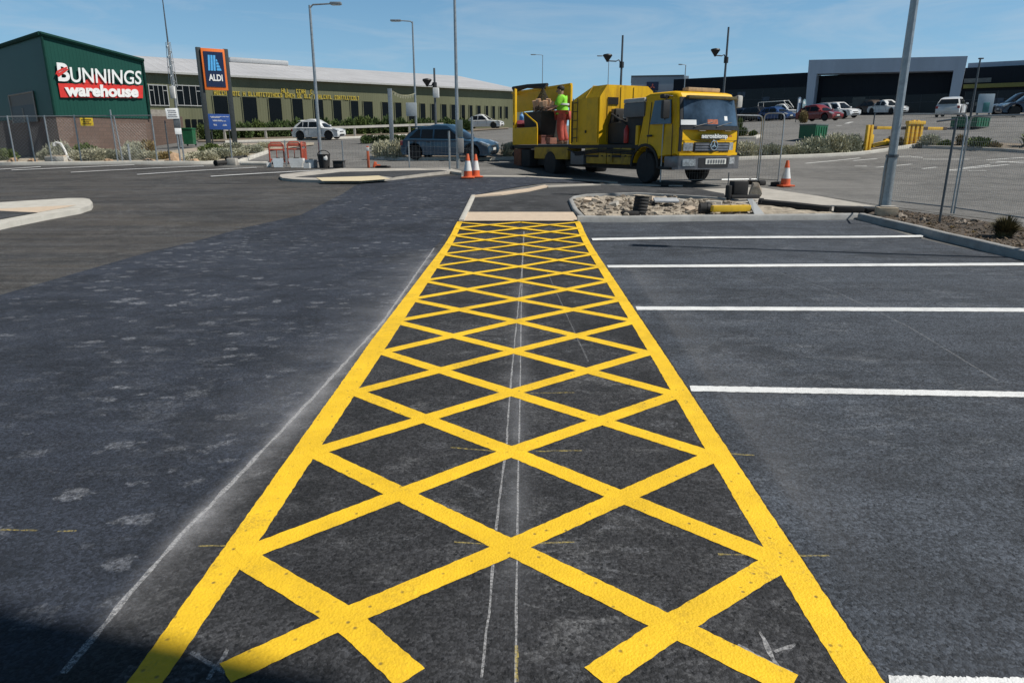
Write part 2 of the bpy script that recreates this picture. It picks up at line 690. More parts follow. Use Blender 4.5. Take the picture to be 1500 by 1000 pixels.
def kerb(name, pts, w, h, m, left=True, parent=None, below=0.06, step=0.7, off=0.0):
    """concrete kerb: rounded section swept along ground points (front line at pts, body to the left of travel)"""
    P = [Vector((p[0], p[1])) for p in pts]
    Q = [P[0]]
    for a, b in zip(P, P[1:]):
        n = max(1, int((b - a).length / step))
        Q += [a.lerp(b, (i + 1) / n) for i in range(n)]
    sg = 1 if left else -1
    prof = [(0.0, -below), (0.012, h * 0.75), (0.03, h * 0.95), (0.06, h), (w - 0.03, h), (w, h * 0.9), (w, -below)]
    mb = MB()
    n = len(prof)
    for i, p in enumerate(Q):
        d = (Q[min(i + 1, len(Q) - 1)] - Q[max(i - 1, 0)]).normalized()
        nr = Vector((-d.y, d.x)) * sg
        for o, z in prof:
            q = p + nr * o
            mb.v.append((q.x, q.y, H(p.x, p.y) + z + off))
    for i in range(len(Q) - 1):
        for k in range(n - 1):
            a = i * n + k
            mb.f.append((a, a + 1, a + n + 1, a + n))
    mb.f.append(tuple(range(n)))
    mb.f.append(tuple(range((len(Q) - 1) * n, len(Q) * n))[::-1])
    o = mb.build(name, m, parent, ang=50)
    o['kind'] = 'structure'
    return o
# ------------------------------------------------------------------ sky, sun
SUN_EL, SUN_AZ = R(51), math.atan2(-0.22, 0.97)          # direction towards the sun, angle from +X
SKY_TINT = (0.74, 1.10, 1.20, 1)
w = bpy.data.worlds.new('World')
scene.world = w
w.use_nodes = True
nt = w.node_tree
N, L = nt.nodes, nt.links
bg = N['Background']
sky = N.new('ShaderNodeTexSky')
sky.sky_type = 'NISHITA'
sky.sun_disc = False
sky.sun_elevation = SUN_EL
sky.sun_rotation = PI / 2 - SUN_AZ
sky.air_density = 1.0
sky.dust_density = 0.0
sky.ozone_density = 1.3
tc = N.new('ShaderNodeTexCoord')
# read the clear-sky model a little above each direction: no dusty yellow band along the horizon on this clean day
lift = N.new('ShaderNodeVectorMath')
lift.operation = 'MULTIPLY_ADD'
lift.inputs[1].default_value = (1, 1, 0.86)
lift.inputs[2].default_value = (0, 0, 0.075)
L.new(tc.outputs['Generated'], lift.inputs[0])
L.new(lift.outputs[0], sky.inputs['Vector'])
tint = N.new('ShaderNodeMix')
tint.data_type = 'RGBA'
tint.blend_type = 'MULTIPLY'
tint.inputs['Factor'].default_value = 1
L.new(sky.outputs[0], tint.inputs['A'])
tint.inputs['B'].default_value = SKY_TINT
mp = N.new('ShaderNodeMapping')
mp.inputs['Scale'].default_value = (1.0, 1.6, 7.0)
mp.inputs['Rotation'].default_value = (0, 0.12, 0.3)
L.new(tc.outputs['Generated'], mp.inputs['Vector'])
nz = N.new('ShaderNodeTexNoise')
nz.inputs['Scale'].default_value = 3.2
nz.inputs['Detail'].default_value = 8
nz.inputs['Roughness'].default_value = 0.62
nz.inputs['Distortion'].default_value = 0.6
L.new(mp.outputs[0], nz.inputs['Vector'])
mr = N.new('ShaderNodeMapRange')
mr.inputs['From Min'].default_value = 0.46
mr.inputs['From Max'].default_value = 0.68
mr.inputs['To Max'].default_value = 0.30
L.new(nz.outputs['Fac'], mr.inputs['Value'])
mx = N.new('ShaderNodeMix')
mx.data_type = 'RGBA'
L.new(mr.outputs[0], mx.inputs['Factor'])
L.new(tint.outputs['Result'], mx.inputs['A'])
mx.inputs['B'].default_value = (6.6, 7.0, 7.4, 1)
hz = N.new('ShaderNodeSeparateXYZ')
L.new(tc.outputs['Generated'], hz.inputs[0])
hr_ = N.new('ShaderNodeMapRange')
hr_.inputs['From Min'].default_value = 0.0
hr_.inputs['From Max'].default_value = 0.24
hr_.inputs['To Min'].default_value = 0.58
hr_.inputs['To Max'].default_value = 0.0
L.new(hz.outputs[2], hr_.inputs['Value'])
hm = N.new('ShaderNodeMix')
hm.data_type = 'RGBA'
L.new(hr_.outputs[0], hm.inputs['Factor'])
L.new(mx.outputs['Result'], hm.inputs['A'])
hm.inputs['B'].default_value = (4.0, 5.7, 7.2, 1)
# deep blue overhead: the dome darkens from the pale band at the horizon to the zenith
sz = N.new('ShaderNodeSeparateXYZ')
L.new(tc.outputs['Generated'], sz.inputs[0])
zr = N.new('ShaderNodeMapRange')
zr.inputs['From Min'].default_value = 0.20
zr.inputs['From Max'].default_value = 0.46
zr.inputs['To Min'].default_value = 1.0
zr.inputs['To Max'].default_value = 0.30
L.new(sz.outputs[2], zr.inputs['Value'])
zm = N.new('ShaderNodeMix')
zm.data_type = 'RGBA'
zm.blend_type = 'MULTIPLY'
zm.inputs['Factor'].default_value = 1
L.new(hm.outputs['Result'], zm.inputs['A'])
L.new(zr.outputs[0], zm.inputs['B'])
L.new(zm.outputs['Result'], bg.inputs['Color'])
bg.inputs['Strength'].default_value = 0.093

sd = bpy.data.lights.new('sun', 'SUN')
sd.energy = 5.0
sd.angle = R(0.5)
sd.color = (1.0, 0.955, 0.88)
so = bpy.data.objects.new('sun', sd)
COL.objects.link(so)
sv = Vector((math.cos(SUN_EL) * math.cos(SUN_AZ), math.cos(SUN_EL) * math.sin(SUN_AZ), math.sin(SUN_EL)))
so.location = sv * 60
so.rotation_euler = sv.to_track_quat('Z', 'Y').to_euler()

scene.view_settings.view_transform = 'Standard'
scene.view_settings.look = 'None'
scene.view_settings.exposure = 0.0
scene.view_settings.gamma = 1.0

# ------------------------------------------------------------------ ground materials
A_DRIVE = asphalt('asphalt_driveway', (0.023, 0.028, 0.040), grain=0.62, scuff=0.72, patch=0.28, stain=0.5, mottle=0.28, pits=0.5, streak=0.2)
A_CROSS = asphalt('asphalt_crossing', (0.025, 0.0255, 0.028), grain=0.75, scuff=0.25, patch=0.35, stain=0.55, mottle=0.62, pits=0.85)
A_BAYS = asphalt('asphalt_bays', (0.042, 0.049, 0.061), grain=0.7, patch=0.28, stain=0.40, streak=0.30, mottle=0.40, pits=0.75)
A_OLD = asphalt('asphalt_lane', (0.043, 0.043, 0.044), grain=0.55, patch=0.28, streak=0.5, warm=(0.092, 0.080, 0.066), warmth=0.6, stain=0.4)
A_PATH = asphalt('asphalt_path', (0.040, 0.041, 0.044), grain=0.4, patch=0.3, stain=0.35)
A_ROAD = asphalt('asphalt_road', (0.130, 0.126, 0.119), grain=0.35, patch=0.16, streak=0.22, stain=0.25, mottle=0.15, pits=0.4)
CONC = mat('concrete', (0.40, 0.375, 0.335), 0.85, var=0.16, scale=2.5, bump=0.25, bscale=70, dirt=0.35, dirtcol=(0.2, 0.18, 0.15))
CONC_PALE = mat('concrete_pale', (0.50, 0.48, 0.43), 0.85, var=0.12, scale=3, bump=0.25, bscale=70, dirt=0.35, dirtcol=(0.25, 0.22, 0.18))
CONC_KERB = mat('concrete_kerb', (0.31, 0.31, 0.30), 0.85, var=0.2, scale=3, bump=0.25, bscale=70, dirt=0.4, dirtcol=(0.15, 0.14, 0.12))
PAD_BEIGE = mat('paving_beige', (0.56, 0.45, 0.34), 0.85, var=0.08, scale=8, bump=0.25, bscale=50, dirt=0.2, dirtcol=(0.4, 0.31, 0.24))
PAD_CREAM = mat('paving_cream', (0.60, 0.51, 0.34), 0.85, var=0.08, scale=8, bump=0.25, bscale=50, dirt=0.15, dirtcol=(0.42, 0.36, 0.26))
DIRT = mat('dirt', (0.19, 0.155, 0.115), 0.95, var=0.35, scale=5, bump=0.9, bscale=14, dirt=0.5, dirtcol=(0.07, 0.055, 0.04))
MULCH = mat('mulch', (0.075, 0.058, 0.043), 0.95, var=0.5, scale=12, bump=1.0, bscale=25, dirt=0.5, dirtcol=(0.16, 0.13, 0.1))
RUBBLE_SAND = mat('rubble_sand', (0.38, 0.33, 0.26), 0.95, var=0.4, scale=6, bump=1.0, bscale=22, dirt=0.95, dirtcol=(0.11, 0.085, 0.06))
YEL = paint('yellow_paint', (0.88, 0.55, 0.026), wear=0.5, dirt=0.20)
WHI = paint('white_paint', (0.74, 0.75, 0.75), wear=0.55, dirt=0.25)
WHI_OLD = paint('white_paint_faded', (0.55, 0.55, 0.53), wear=0.7, dirt=0.3)
CHALK = dusty('chalk', (0.62, 0.62, 0.63), 0.36, 0.62, 0.62, 70)
CHALK_F = dusty('faint_chalk', (0.50, 0.51, 0.53), 0.40, 0.66, 0.34, 40)
CHALK_Y = dusty('chalk_yellow', (0.70, 0.55, 0.15), 0.40, 0.62, 0.55, 60)
DUST = dusty('dust', (0.55, 0.55, 0.56), 0.36, 0.78, 0.55, 4.0)

# ------------------------------------------------------------------ base sheet out to the horizon
xs = sorted(set([-1500, -700, -350, -220, -150, -110] + list(range(-90, -48, 6)) + list(range(-48, 72, 1)) + list(range(72, 120, 6)) + [150, 220, 350, 700, 1500]))
ys = sorted(set([-400, -150, -60, -25] + list(range(-12, 110, 1)) + [118, 130, 150, 200, 300, 500, 900, 1600]))
zz = HH([(x, y) for y in ys for x in xs])
gb = MB()
gb.v = [(x, y, float(zz[j * len(xs) + i]) - 0.016) for j, y in enumerate(ys) for i, x in enumerate(xs)]
gb.f = [(j * len(xs) + i, j * len(xs) + i + 1, (j + 1) * len(xs) + i + 1, (j + 1) * len(xs) + i) for j in range(len(ys) - 1) for i in range(len(xs) - 1)]
g0 = gb.build('ground', A_ROAD, fix=False)
g0['kind'] = 'structure'

# ------------------------------------------------------------------ asphalt sheets
joint_l = [(-0.9 - 1.06, 1.2)] + gp((92, 986), (250, 800), (440, 600), (560, 470), (636, 362), (671, 323))
sheet('driveway', [(-22, -4), (-2.6, -4)] + joint_l + gp((690, 287), (735, 278), (800, 268), (905, 267), (860, 263), (770, 257.5), (676, 257.5), (573, 263), (529, 267), (500, 285), (440, 315), (330, 341), (215, 370), (0, 432), (-300, 520)) + [(-22, 4)], 0.0, A_DRIVE, 0.5)
sheet('crossing_asphalt', joint_l[::-1] + [(-2.6, -4), (1.6, -4)] + gp((1300, 1000), (1090, 690), (950, 480), (848, 323)), 0.0006, A_CROSS, cell=0.5)
sheet('parking_bay_asphalt', gp((848, 324), (950, 480), (1090, 690), (1300, 1000)) + [(1.6, -4), (9.5, -4), (9.5, 6)] + gp((1640, 417), (1500, 381.5), (1255, 321.5), (1000, 323.5)), -0.0006, A_BAYS, 0.5)
sheet('service_lane', [(-22, 4)] + gp((-300, 520), (0, 432), (215, 370), (330, 341), (440, 315), (500, 285), (529, 267), (573, 263), (676, 257.5), (655, 248), (560, 245.5), (380, 245.5), (200, 241.5), (0, 242.5), (-160, 244)) + [(-30, 31), (-30, 4)], -0.004, A_OLD)

# ------------------------------------------------------------------ yellow hatched walkway
lb_o = [(180, 1009), (350, 771.7), (543, 500), (670, 325.6)]
lb_i = [(232, 1009), (393, 771.7), (570, 501.7), (677.5, 325.8)]
rb_o = [(1302, 1009), (1163, 803), (950, 484), (849.5, 325.3)]
rb_i = [(1246, 1009), (1108, 785), (944.7, 506.7), (841.5, 325.8)]
polys = [gp(*(lb_o + lb_i[::-1])), gp(*(rb_o + rb_i[::-1]))]
cy = [(748.3, 801.7), (749.3, 661.7), (749.3, 575.2), (752.5, 514.5), (755.9, 470.7), (757, 438.7), (758.5, 411.5), (760.5, 391.2), (761.2, 373.3), (762, 358.9), (762.5, 346), (762.7, 335.5), (763, 326.8)]
cen = [G(*p) for p in cy]


def xat(poly, Y):
    P = [G(*p) for p in poly]
    for a, b in zip(P, P[1:]):
        if min(a.y, b.y) <= Y <= max(a.y, b.y):
            return a.x + (b.x - a.x) * (Y - a.y) / (b.y - a.y + 1e-9)
    return (P[0] if abs(P[0].y - Y) < abs(P[-1].y - Y) else P[-1]).x


lm = {0: (352, 814), 1: (460, 662), 2: (521, 574.5), 3: (560, 516)}
rm = {0: (1142, 822), 1: (1045, 668), 2: (991, 578), 3: (950, 517)}
ln, rn = [], []
for k, c in enumerate(cen):
    ln.append(G(*lm[k]) if k in lm else Vector(((xat(lb_o, c.y) + xat(lb_i, c.y)) / 2, c.y, 0)))
    rn.append(G(*rm[k]) if k in rm else Vector(((xat(rb_o, c.y) + xat(rb_i, c.y)) / 2, c.y, 0)))
seed = 0
for k in range(-2, len(cen)):
    for side in (0, 1):
        A, B = (ln, rn) if side == 0 else (rn, ln)
        pts = []
        if k >= 0:
            pts.append(A[k])
        elif k == -1:
            # runs out at the near end of the box
            q = G(505, 905) if side == 0 else G(985, 917)
            pts.append(G(330, 986) if side == 0 else G(1160, 1003))
        if k == -2:
            q = G(505, 905) if side == 1 else G(985, 917)
            pts.append(G(602, 992) if side == 1 else G(874, 992))
            pts.append(q)
            pts.append(B[0])
        else:
            if k == -1:
                pts.append(G(505, 905) if side == 0 else G(985, 917))
            if k + 1 < len(cen):
                pts.append(cen[k + 1])
            if k + 2 < len(cen):
                pts.append(B[k + 2])
        if len(pts) > 1:
            seed += 1
            polys.append(ragged(strip(pts, 0.112), 0.0024, 0.022, seed))
o = None
obs = []
for i, p in enumerate(polys):
    obs.append(sheet('walkway_hatching', ragged(p, 0.0026, 0.022, i) if i < 2 else p, 0.0022 if i < 2 else (0.0027 if i % 2 else 0.0032), YEL, 0.5))
join(obs, 'walkway_hatching')

# white bay lines
lines = []
for (l0, l1, r1, r0) in (((1302, 989.5), (1303, 1002), (1560, 1008), (1560, 994)), ((1010, 565), (1012.5, 573), (1520, 582.3), (1520, 574.3)),
                         ((931, 449), (933, 454), (1520, 456.8), (1520, 451.3)), ((889, 389), (891, 392.5), (1500, 389.4), (1500, 385.6)),
                         ((866.5, 349.9), (868, 353), (1352, 348), (1352, 345.2))):
    a, b, c, d = [Vector(p) for p in gp(l0, l1, r1, r0)]
    n = 110
    r2 = random.Random(len(lines))
    top = [a.lerp(d, i / n) + Vector((0, r2.uniform(-.005, .005))) for i in range(n + 1)]
    bot = [b.lerp(c, i / n) + Vector((0, r2.uniform(-.005, .005))) for i in range(n + 1)]
    lines.append([tuple(p) for p in top + bot[::-1]])
sheets('bay_line_markings', lines, 0.0024, WHI, 0.5)
far = []
for a, b in (((-60, 253), (60, 245.6)), ((17, 250.7), (197, 242.9)), ((104, 254), (298.7, 244.7)), ((201, 257.2), (376, 246.8)), ((309, 260), (470, 250.6)),
             ((645, 247.5), (560, 247.5))):
    far.append(strip(gp(a, b), 0.16))
sheets('far_bay_line_markings', far[:5], 0.006, WHI)
# thin set-out lines and dust along the joints
ch = [strip(gp((705, 992), (719, 870), (727, 770), (742, 650), (747, 575), (757, 470), (764, 400), (767, 340)), 0.010, 0.003, 0.1, 3),
      strip(gp((755, 1000), (757, 850), (759, 700), (762, 575), (763, 480), (765, 400), (768, 340)), 0.009, 0.002, 0.1, 4)]
ch += [strip(gp((92, 986), (250, 800), (440, 602), (560, 472), (636, 364)), 0.022, 0.006, 0.08, 5)]
chf = [strip(gp((800, 395), (833, 468), (862, 530)), 0.012, 0.003, 0.2, 6), strip(gp((1130, 396), (1230, 430), (1330, 478), (1460, 557)), 0.018, 0.006, 0.2, 7)]
for a, b in (((1080, 945), (1160, 985)), ((1112, 925), (1140, 978)), ((1135, 955), (1165, 943)), ((280, 955), (330, 985)), ((333, 950), (306, 995))):
    ch.append(strip(gp(a, b), 0.014, 0.005, 0.03, int(a[0])))
sheets('chalk_line_markings', ch, 0.0018, CHALK)
sheets('faint_line_markings', chf, 0.0018, CHALK_F)
cyl_ = []
for a, b in (((665, 794), (715, 797)), ((790, 795), (842, 794)), ((1052, 812), (1215, 814)), ((290, 800), (412, 797)), ((0, 776), (55, 777)), ((85, 778), (112, 777)),
             ((660, 655), (725, 661)), ((785, 661), (852, 660)), ((775, 576), (842, 575)), ((1050, 663), (1105, 667)), ((756, 945), (757, 998))):
    cyl_.append(strip(gp(a, b), 0.012, 0.004, 0.05, int(a[0])))
sheets('yellow_chalk_markings', cyl_, 0.0020, CHALK_Y)


def dust_band(name, pts, wl, wr, off, m, seed=1, step=0.12):
    """dust lying along a joint, thickest on the line and fading out to both sides (cover stored per vertex)"""
    r = random.Random(seed)
    P = [Vector(p[:2]) for p in pts]
    Q = [P[0]]
    for a, b in zip(P, P[1:]):
        n = max(1, int((b - a).length / step))
        Q += [a.lerp(b, (i + 1) / n) for i in range(n)]
    fr = (-1, -.55, -.2, 0, .2, .55, 1)
    cv = (0, .22, .62, 1, .62, .22, 0)
    me = bpy.data.meshes.new(name)
    vs, fs, al = [], [], []
    for i, p in enumerate(Q):
        d = (Q[min(i + 1, len(Q) - 1)] - Q[max(i - 1, 0)]).normalized()
        nr = Vector((-d.y, d.x))
        k = 1 + .35 * noise.noise(Vector((i * .11, seed, 0)))
        e = min(1, i / 8, (len(Q) - 1 - i) / 8)
        for f, c in zip(fr, cv):
            q = p + nr * f * (wl if f > 0 else wr) * k
            vs.append((q.x, q.y, H(q.x, q.y) + off))
            al.append(c * e)
    for i in range(len(Q) - 1):
        for k in range(6):
            a = i * 7 + k
            fs.append((a, a + 7, a + 8, a + 1))
    me.from_pydata(vs, [], fs)
    at_ = me.attributes.new('cover', 'FLOAT', 'POINT')
    at_.data.foreach_set('value', al)
    me.materials.append(m)
    o = bpy.data.objects.new(name, me)
    COL.objects.link(o)
    o['kind'] = 'structure'
    return o


def dust_mat(name, col, amount, scale):
    t = NT(name)
    t.b.inputs['Base Color'].default_value = rgb(col)
    t.b.inputs['Roughness'].default_value = 0.95
    a = t.N.new('ShaderNodeAttribute')
    a.attribute_name = 'cover'
    n1 = t.rng(t.noise(scale, 8, 0.75), 0.34, 0.72, 0.12, 1.0)
    n2 = t.rng(t.noise(90, 3, 0.7), 0.3, 0.7, 0.5, 1.0)
    f = t.math('MULTIPLY', t.math('MULTIPLY', a.outputs['Fac'], n1), t.math('MULTIPLY', n2, amount))
    t.L.new(f, t.b.inputs['Alpha'])
    return t.m


D1 = dust_mat('joint_dust', (0.50, 0.50, 0.52), 0.75, 3.0)
D3 = dust_mat('verge_dust', (0.30, 0.30, 0.31), 0.32, 1.3)
D2 = dust_mat('soft_dust', (0.42, 0.43, 0.46), 0.45, 1.6)
dust_band('joint_dust', gp((94, 986), (252, 800), (442, 600), (562, 470), (638, 362)), .10, .24, 0.0012, D1, 3)
dust_band('joint_dust', gp((756, 960), (754, 800), (757, 640), (760, 520), (764, 400)), .16, .14, 0.0012, D2, 4)
dust_band('verge_dust', gp((380, 680), (500, 530), (560, 468), (604, 402), (634, 362)), .75, .2, 0.0009, D2, 5)
dust_band('verge_dust', gp((1290, 900), (1170, 740), (1080, 610), (985, 480), (915, 380)), .1, .75, 0.0009, D3, 6)

# ------------------------------------------------------------------ kerbs, islands, paths
# raised island at the far left
isl = gp((-300, 402), (0, 337), (75, 321), (118, 313), (134, 307.5), (136.5, 303), (132, 298), (124, 296.5), (101, 296.5)) + gp((0, 303), (-300, 318))


def raised(name, poly, h, m_side, m_top, inset=0.16, top_name=None):
    """concrete rim with its own top: kerb ring and infill"""
    n = len(poly)
    c = Vector((sum(p[0] for p in poly) / n, sum(p[1] for p in poly) / n))
    s = sheet(name, poly, h, m_side, 1.0, edge=h + 0.05)
    return s


raised('island_kerb', isl, 0.11, CONC_PALE, None)
sheet('island_paving', gp((-300, 345), (0, 321), (58, 311), (100, 303.5), (112, 300.5), (0, 306), (-300, 322), dz=0.11), 0.115, PAD_BEIGE)
sheet('island_asphalt', gp((-300, 378), (0, 321.5), (56, 311.5), (30, 310.5), (0, 309), (-300, 335), dz=0.115), 0.120, A_PATH)

# centre island in front of the site fence
isl2 = gp((410, 262), (414, 264.5), (430, 266.5), (472, 268), (529, 268), (575, 264), (660, 254.5), (676, 257), (676, 254), (658, 249.5), (575, 250), (500, 250), (440, 256), (411, 259.5))
raised('traffic_island_kerb', isl2, 0.09, CONC, None)
sheet('traffic_island_asphalt', gp((432, 259.5), (500, 252), (575, 250.5), (645, 249.3), (655, 250.5), (575, 260), (553, 257.5), (462, 260.5), dz=0.09), 0.096, A_PATH)
sheet('traffic_island_paving', gp((463, 260.5), (555, 257.5), (572, 262.4), (529, 265.4), (472, 265.4), dz=0.096), 0.104, PAD_CREAM)

# pedestrian ramp at the head of the yellow walkway
sheet('ramp_paving', gp((672, 325.4), (681, 312.3), (839.5, 312.3), (848, 325.3)), 0.004, PAD_BEIGE)
sheet('ramp_asphalt', gp((681, 312), (693, 289), (735, 285.5), (775, 280), (800, 273.5), (880, 271), (1000, 273.5), (1060, 284), (1066, 292), (1000, 289), (930, 285.5), (857, 287.5), (833, 293), (839.5, 312)), 0.012, A_PATH)
kerb('ramp_kerb', gp((671, 325), (689.5, 288)), 0.13, 0.05, CONC_PALE, left=False)
sheet('ramp_kerb_cap', gp((689.5, 289.5), (735, 283.5), (774, 278.5), (798, 273.2), (803, 275), (775, 281.4), (735, 287), (694, 290)), 0.05, PAD_BEIGE, edge=0.06)
sheet('ramp_edge', gp((798, 274), (880, 270.5), (1000, 272.5), (1000, 274), (880, 272), (803, 275.5)), 0.04, CONC, edge=0.05)
# road edge beyond it
sheet('road_edge', gp((676, 258.2), (770, 258), (860, 263.5), (905, 267), (905, 268.2), (858, 265), (770, 259.6), (676, 260)), 0.02, CONC, edge=0.04)
# concrete apron under the temporary fence
sheet('footpath', gp((1028, 277), (1108, 273.5), (1200, 287), (1286, 302.5), (1262, 309.5), (1225, 310), (1150, 305), (1066, 293), (1060, 284)), -0.004, CONC)
sheet('road_gutter', gp((960, 268.5), (1105, 266.5), (1240, 286), (1500, 322), (1500, 326), (1290, 300), (1108, 273), (1010, 276)), -0.008, A_ROAD)
# rubble bed
sheet('rubble_bed', gp((836, 294), (857, 290), (930, 287.5), (1000, 291), (1066, 295), (1150, 306), (1225, 311), (1262, 311), (1255, 316), (1000, 318), (860, 321)), 0.03, RUBBLE_SAND, 0.14)
rbo = bpy.data.objects['rubble_bed']
for v in rbo.data.vertices:
    v.co.z += .05 * noise.noise(Vector((v.co.x * 1.6, v.co.y * 1.6, 3))) + .035 * noise.noise(Vector((v.co.x * 5, v.co.y * 5, 1)))
kerb('bed_kerb', gp((849, 322), (838, 310), (832, 296), (838, 291.5), (857, 288.5), (930, 286), (1000, 289.5), (1064, 294)), 0.12, 0.08, CONC_KERB, left=False)
kerb('bay_head_kerb', gp((846, 325.5), (920, 326), (1000, 324.5), (1130, 323), (1258, 321.2)), 0.14, 0.13, CONC_KERB, left=True)
kerb('bay_side_kerb', gp((1255, 321.5), (1340, 341.5), (1420, 361.5), (1500, 381.5)) + gp((1640, 417)) + [(9.9, 5.5), (10.2, -3)], 0.15, 0.14, CONC_KERB, left=True)
# garden strip right of the bays
sheet('garden_strip', gp((1268, 318), (1290, 309), (1330, 313), (1400, 322), (1500, 337)) + [(13.5, 11), (14, 4), (14, -3), (10.3, -3), (10.0, 5.5)] + gp((1640, 412), (1500, 376), (1340, 337)), 0.06, MULCH, 0.5)

# planted beds along the road (right) and their kerbs
bedr = gp((1040, 231), (1080, 229.5), (1260, 222.5), (1348, 210.5)) + gp((1330, 206), (1260, 212), (1180, 214), (1100, 217), (1040, 219))
sheet('planting_bed', bedr, 0.05, DIRT)
kerb('planting_bed_kerb', gp((1040, 235), (1076, 234.3), (1260, 226.5), (1320, 218.5), (1352, 213.5), (1346, 210)), 0.22, 0.13, CONC_PALE, left=True)
sheet('roadside_bed', gp((1352, 216), (1410, 217.5), (1465, 220), (1500, 222.5), (1600, 226), (1600, 214), (1500, 212), (1420, 209), (1352, 209)), 0.05, DIRT)
kerb('roadside_kerb', gp((1350, 217), (1410, 219), (1465, 221.5), (1500, 224), (1600, 228)), 0.2, 0.13, CONC, left=True)
sheet('lot_bed', gp((1040, 201), (1078, 201.5), (1112, 200), (1112, 196), (1078, 194), (1040, 194)), 0.05, DIRT)
kerb('lot_bed_kerb', gp((1040, 203.5), (1078, 204), (1108, 203), (1116, 200.5)), 0.3, 0.13, CONC_PALE, left=True)
# garden in front of the green shed (left)
sheet('garden_bed', gp((-260, 240), (0, 239.8), (200, 238), (300, 238.5), (352, 236), (392, 222), (460, 213), (460, 209.5), (330, 211), (250, 222), (100, 229.5), (0, 231), (-260, 234)), 0.04, mat('bed_soil', (0.36, 0.31, 0.24), 0.95, var=0.3, scale=3, bump=0.8, bscale=12, dirt=0.5, dirtcol=(0.15, 0.12, 0.09)))
kerb('garden_kerb', gp((-260, 242), (0, 241.4), (200, 240), (300, 240.3), (356, 237.5), (396, 223.5)), 0.25, 0.12, CONC_PALE, left=True)
sheet('shed_garden', gp((290, 208.5), (330, 208), (470, 203.5), (600, 198), (680, 193.5), (745, 189)) + gp((745, 182.5), (600, 187), (470, 191), (300, 196)), 0.05, DIRT, 2.0)
kerb('shed_kerb', gp((330, 209), (470, 204.6), (600, 199), (680, 194.2)), 0.3, 0.15, CONC_PALE, left=True)
sheet('median_bed', gp((545, 232), (600, 233.5), (760, 232), (760, 221), (700, 219), (600, 220), (548, 224)), 0.05, DIRT)
kerb('median_kerb', gp((540, 233), (600, 235), (690, 235), (765, 233.5)), 0.25, 0.13, CONC_PALE, left=True)
# give-way dashes and lane marks on the public road
dash = []
for a, b, wd in (((1180, 239), (1260, 231), .14), ((1250, 235), (1285, 232), .14), ((1252, 243), (1270, 243), .14), ((1283, 245), (1336, 240), .14), ((1312, 229.5), (1335, 228.6), .14),
                 ((1335, 229.5), (1352, 230.5), .14), ((1352, 233), (1420, 233), .14), ((1350, 247), (1372, 244.5), .14), ((1388, 249), (1478, 240.5), .14), ((1410, 246), (1450, 241), .14),
                 ((1450, 238), (1500, 236), .14), ((1445, 234), (1500, 230.5), .14), ((1390, 249.5), (1445, 249.5), .14), ((1460, 236), (1500, 238.5), .14),
                 ((1225, 184.5), (1233, 184), .3), ((1240, 181), (1248, 178.5), .3)):
    dash.append(strip(gp(a, b), wd))
sheets('road_lane_markings', dash, -0.010, WHI_OLD, 1.0)
# ------------------------------------------------------------------ helpers for walls
def vhit(P0, d, px, py):
    """run along a wall (from P0 in direction d) and height at which a sight line meets it"""
    k, b = ray(px, py)
    t = (k * P0.y - P0.x) / (d.x - k * d.y)
    return t, EYE + b * (P0.y + t * d.y)


def cladding(name, col, pitch=0.25, rough=0.5, axis='xy', strength=0.6, dirt=0.15):
    """ribbed metal sheet: ribs run up the wall (or down the roof)"""
    t = NT(name)
    s = t.sep()
    q = t.math('ADD', s[0], s[1]) if axis == 'xy' else s[0]
    fr = t.math('FRACT', t.math('MULTIPLY', q, 1.0 / pitch))
    rib = t.math('ABSOLUTE', t.math('SUBTRACT', fr, 0.5))
    n1 = t.noise(0.35, 7, 0.65, t.map((1.0, 1.0, 0.25)))
    c = t.mix(t.rng(n1, 0.3, 0.7), tuple(v * 0.86 for v in col), tuple(min(v * 1.12, .95) for v in col))
    n2 = t.noise(2.0, 7, 0.7, t.map((1.5, 1.5, 0.12)))
    c = t.mix(t.rng(n2, 0.5, 0.75, 0, dirt), c, tuple(v * 0.5 for v in col))
    sheetid = t.N.new('ShaderNodeTexWhiteNoise')
    sheetid.noise_dimensions = '1D'
    t.L.new(t.math('FLOOR', t.math('MULTIPLY', q, 0.25 / pitch)), sheetid.inputs['W'])
    c = t.mix(t.math('MULTIPLY', sheetid.outputs['Value'], 0.12), c, tuple(v * 0.7 for v in col))
    t.L.new(c, t.b.inputs['Base Color'])
    t.b.inputs['Roughness'].default_value = rough
    t.b.inputs['Specular IOR Level'].default_value = 0.15
    t.bump(t.rng(rib, 0.28, 0.40), strength, 0.03)
    return t.m


def brick(name, c1, c2, mortar, scale=1.0):
    t = NT(name)
    s = t.sep()
    cb = t.N.new('ShaderNodeCombineXYZ')
    t.L.new(t.math('ADD', s[0], s[1]), cb.inputs[0])
    t.L.new(s[2], cb.inputs[1])
    b = t.N.new('ShaderNodeTexBrick')
    t.L.new(cb.outputs[0], b.inputs['Vector'])
    b.inputs['Color1'].default_value = rgb(c1)
    b.inputs['Color2'].default_value = rgb(c2)
    b.inputs['Mortar'].default_value = rgb(mortar)
    b.inputs['Scale'].default_value = scale
    b.inputs['Brick Width'].default_value = 0.39
    b.inputs['Row Height'].default_value = 0.19
    b.inputs['Mortar Size'].default_value = 0.012
    n1 = t.noise(0.8, 7, 0.7)
    c = t.mix(t.rng(n1, 0.35, 0.7, 0, 0.4), b.outputs['Color'], tuple(v * 0.55 for v in c1))
    t.L.new(c, t.b.inputs['Base Color'])
    t.b.inputs['Roughness'].default_value = 0.9
    t.bump(b.outputs['Fac'], -0.4, 0.02)
    return t.m


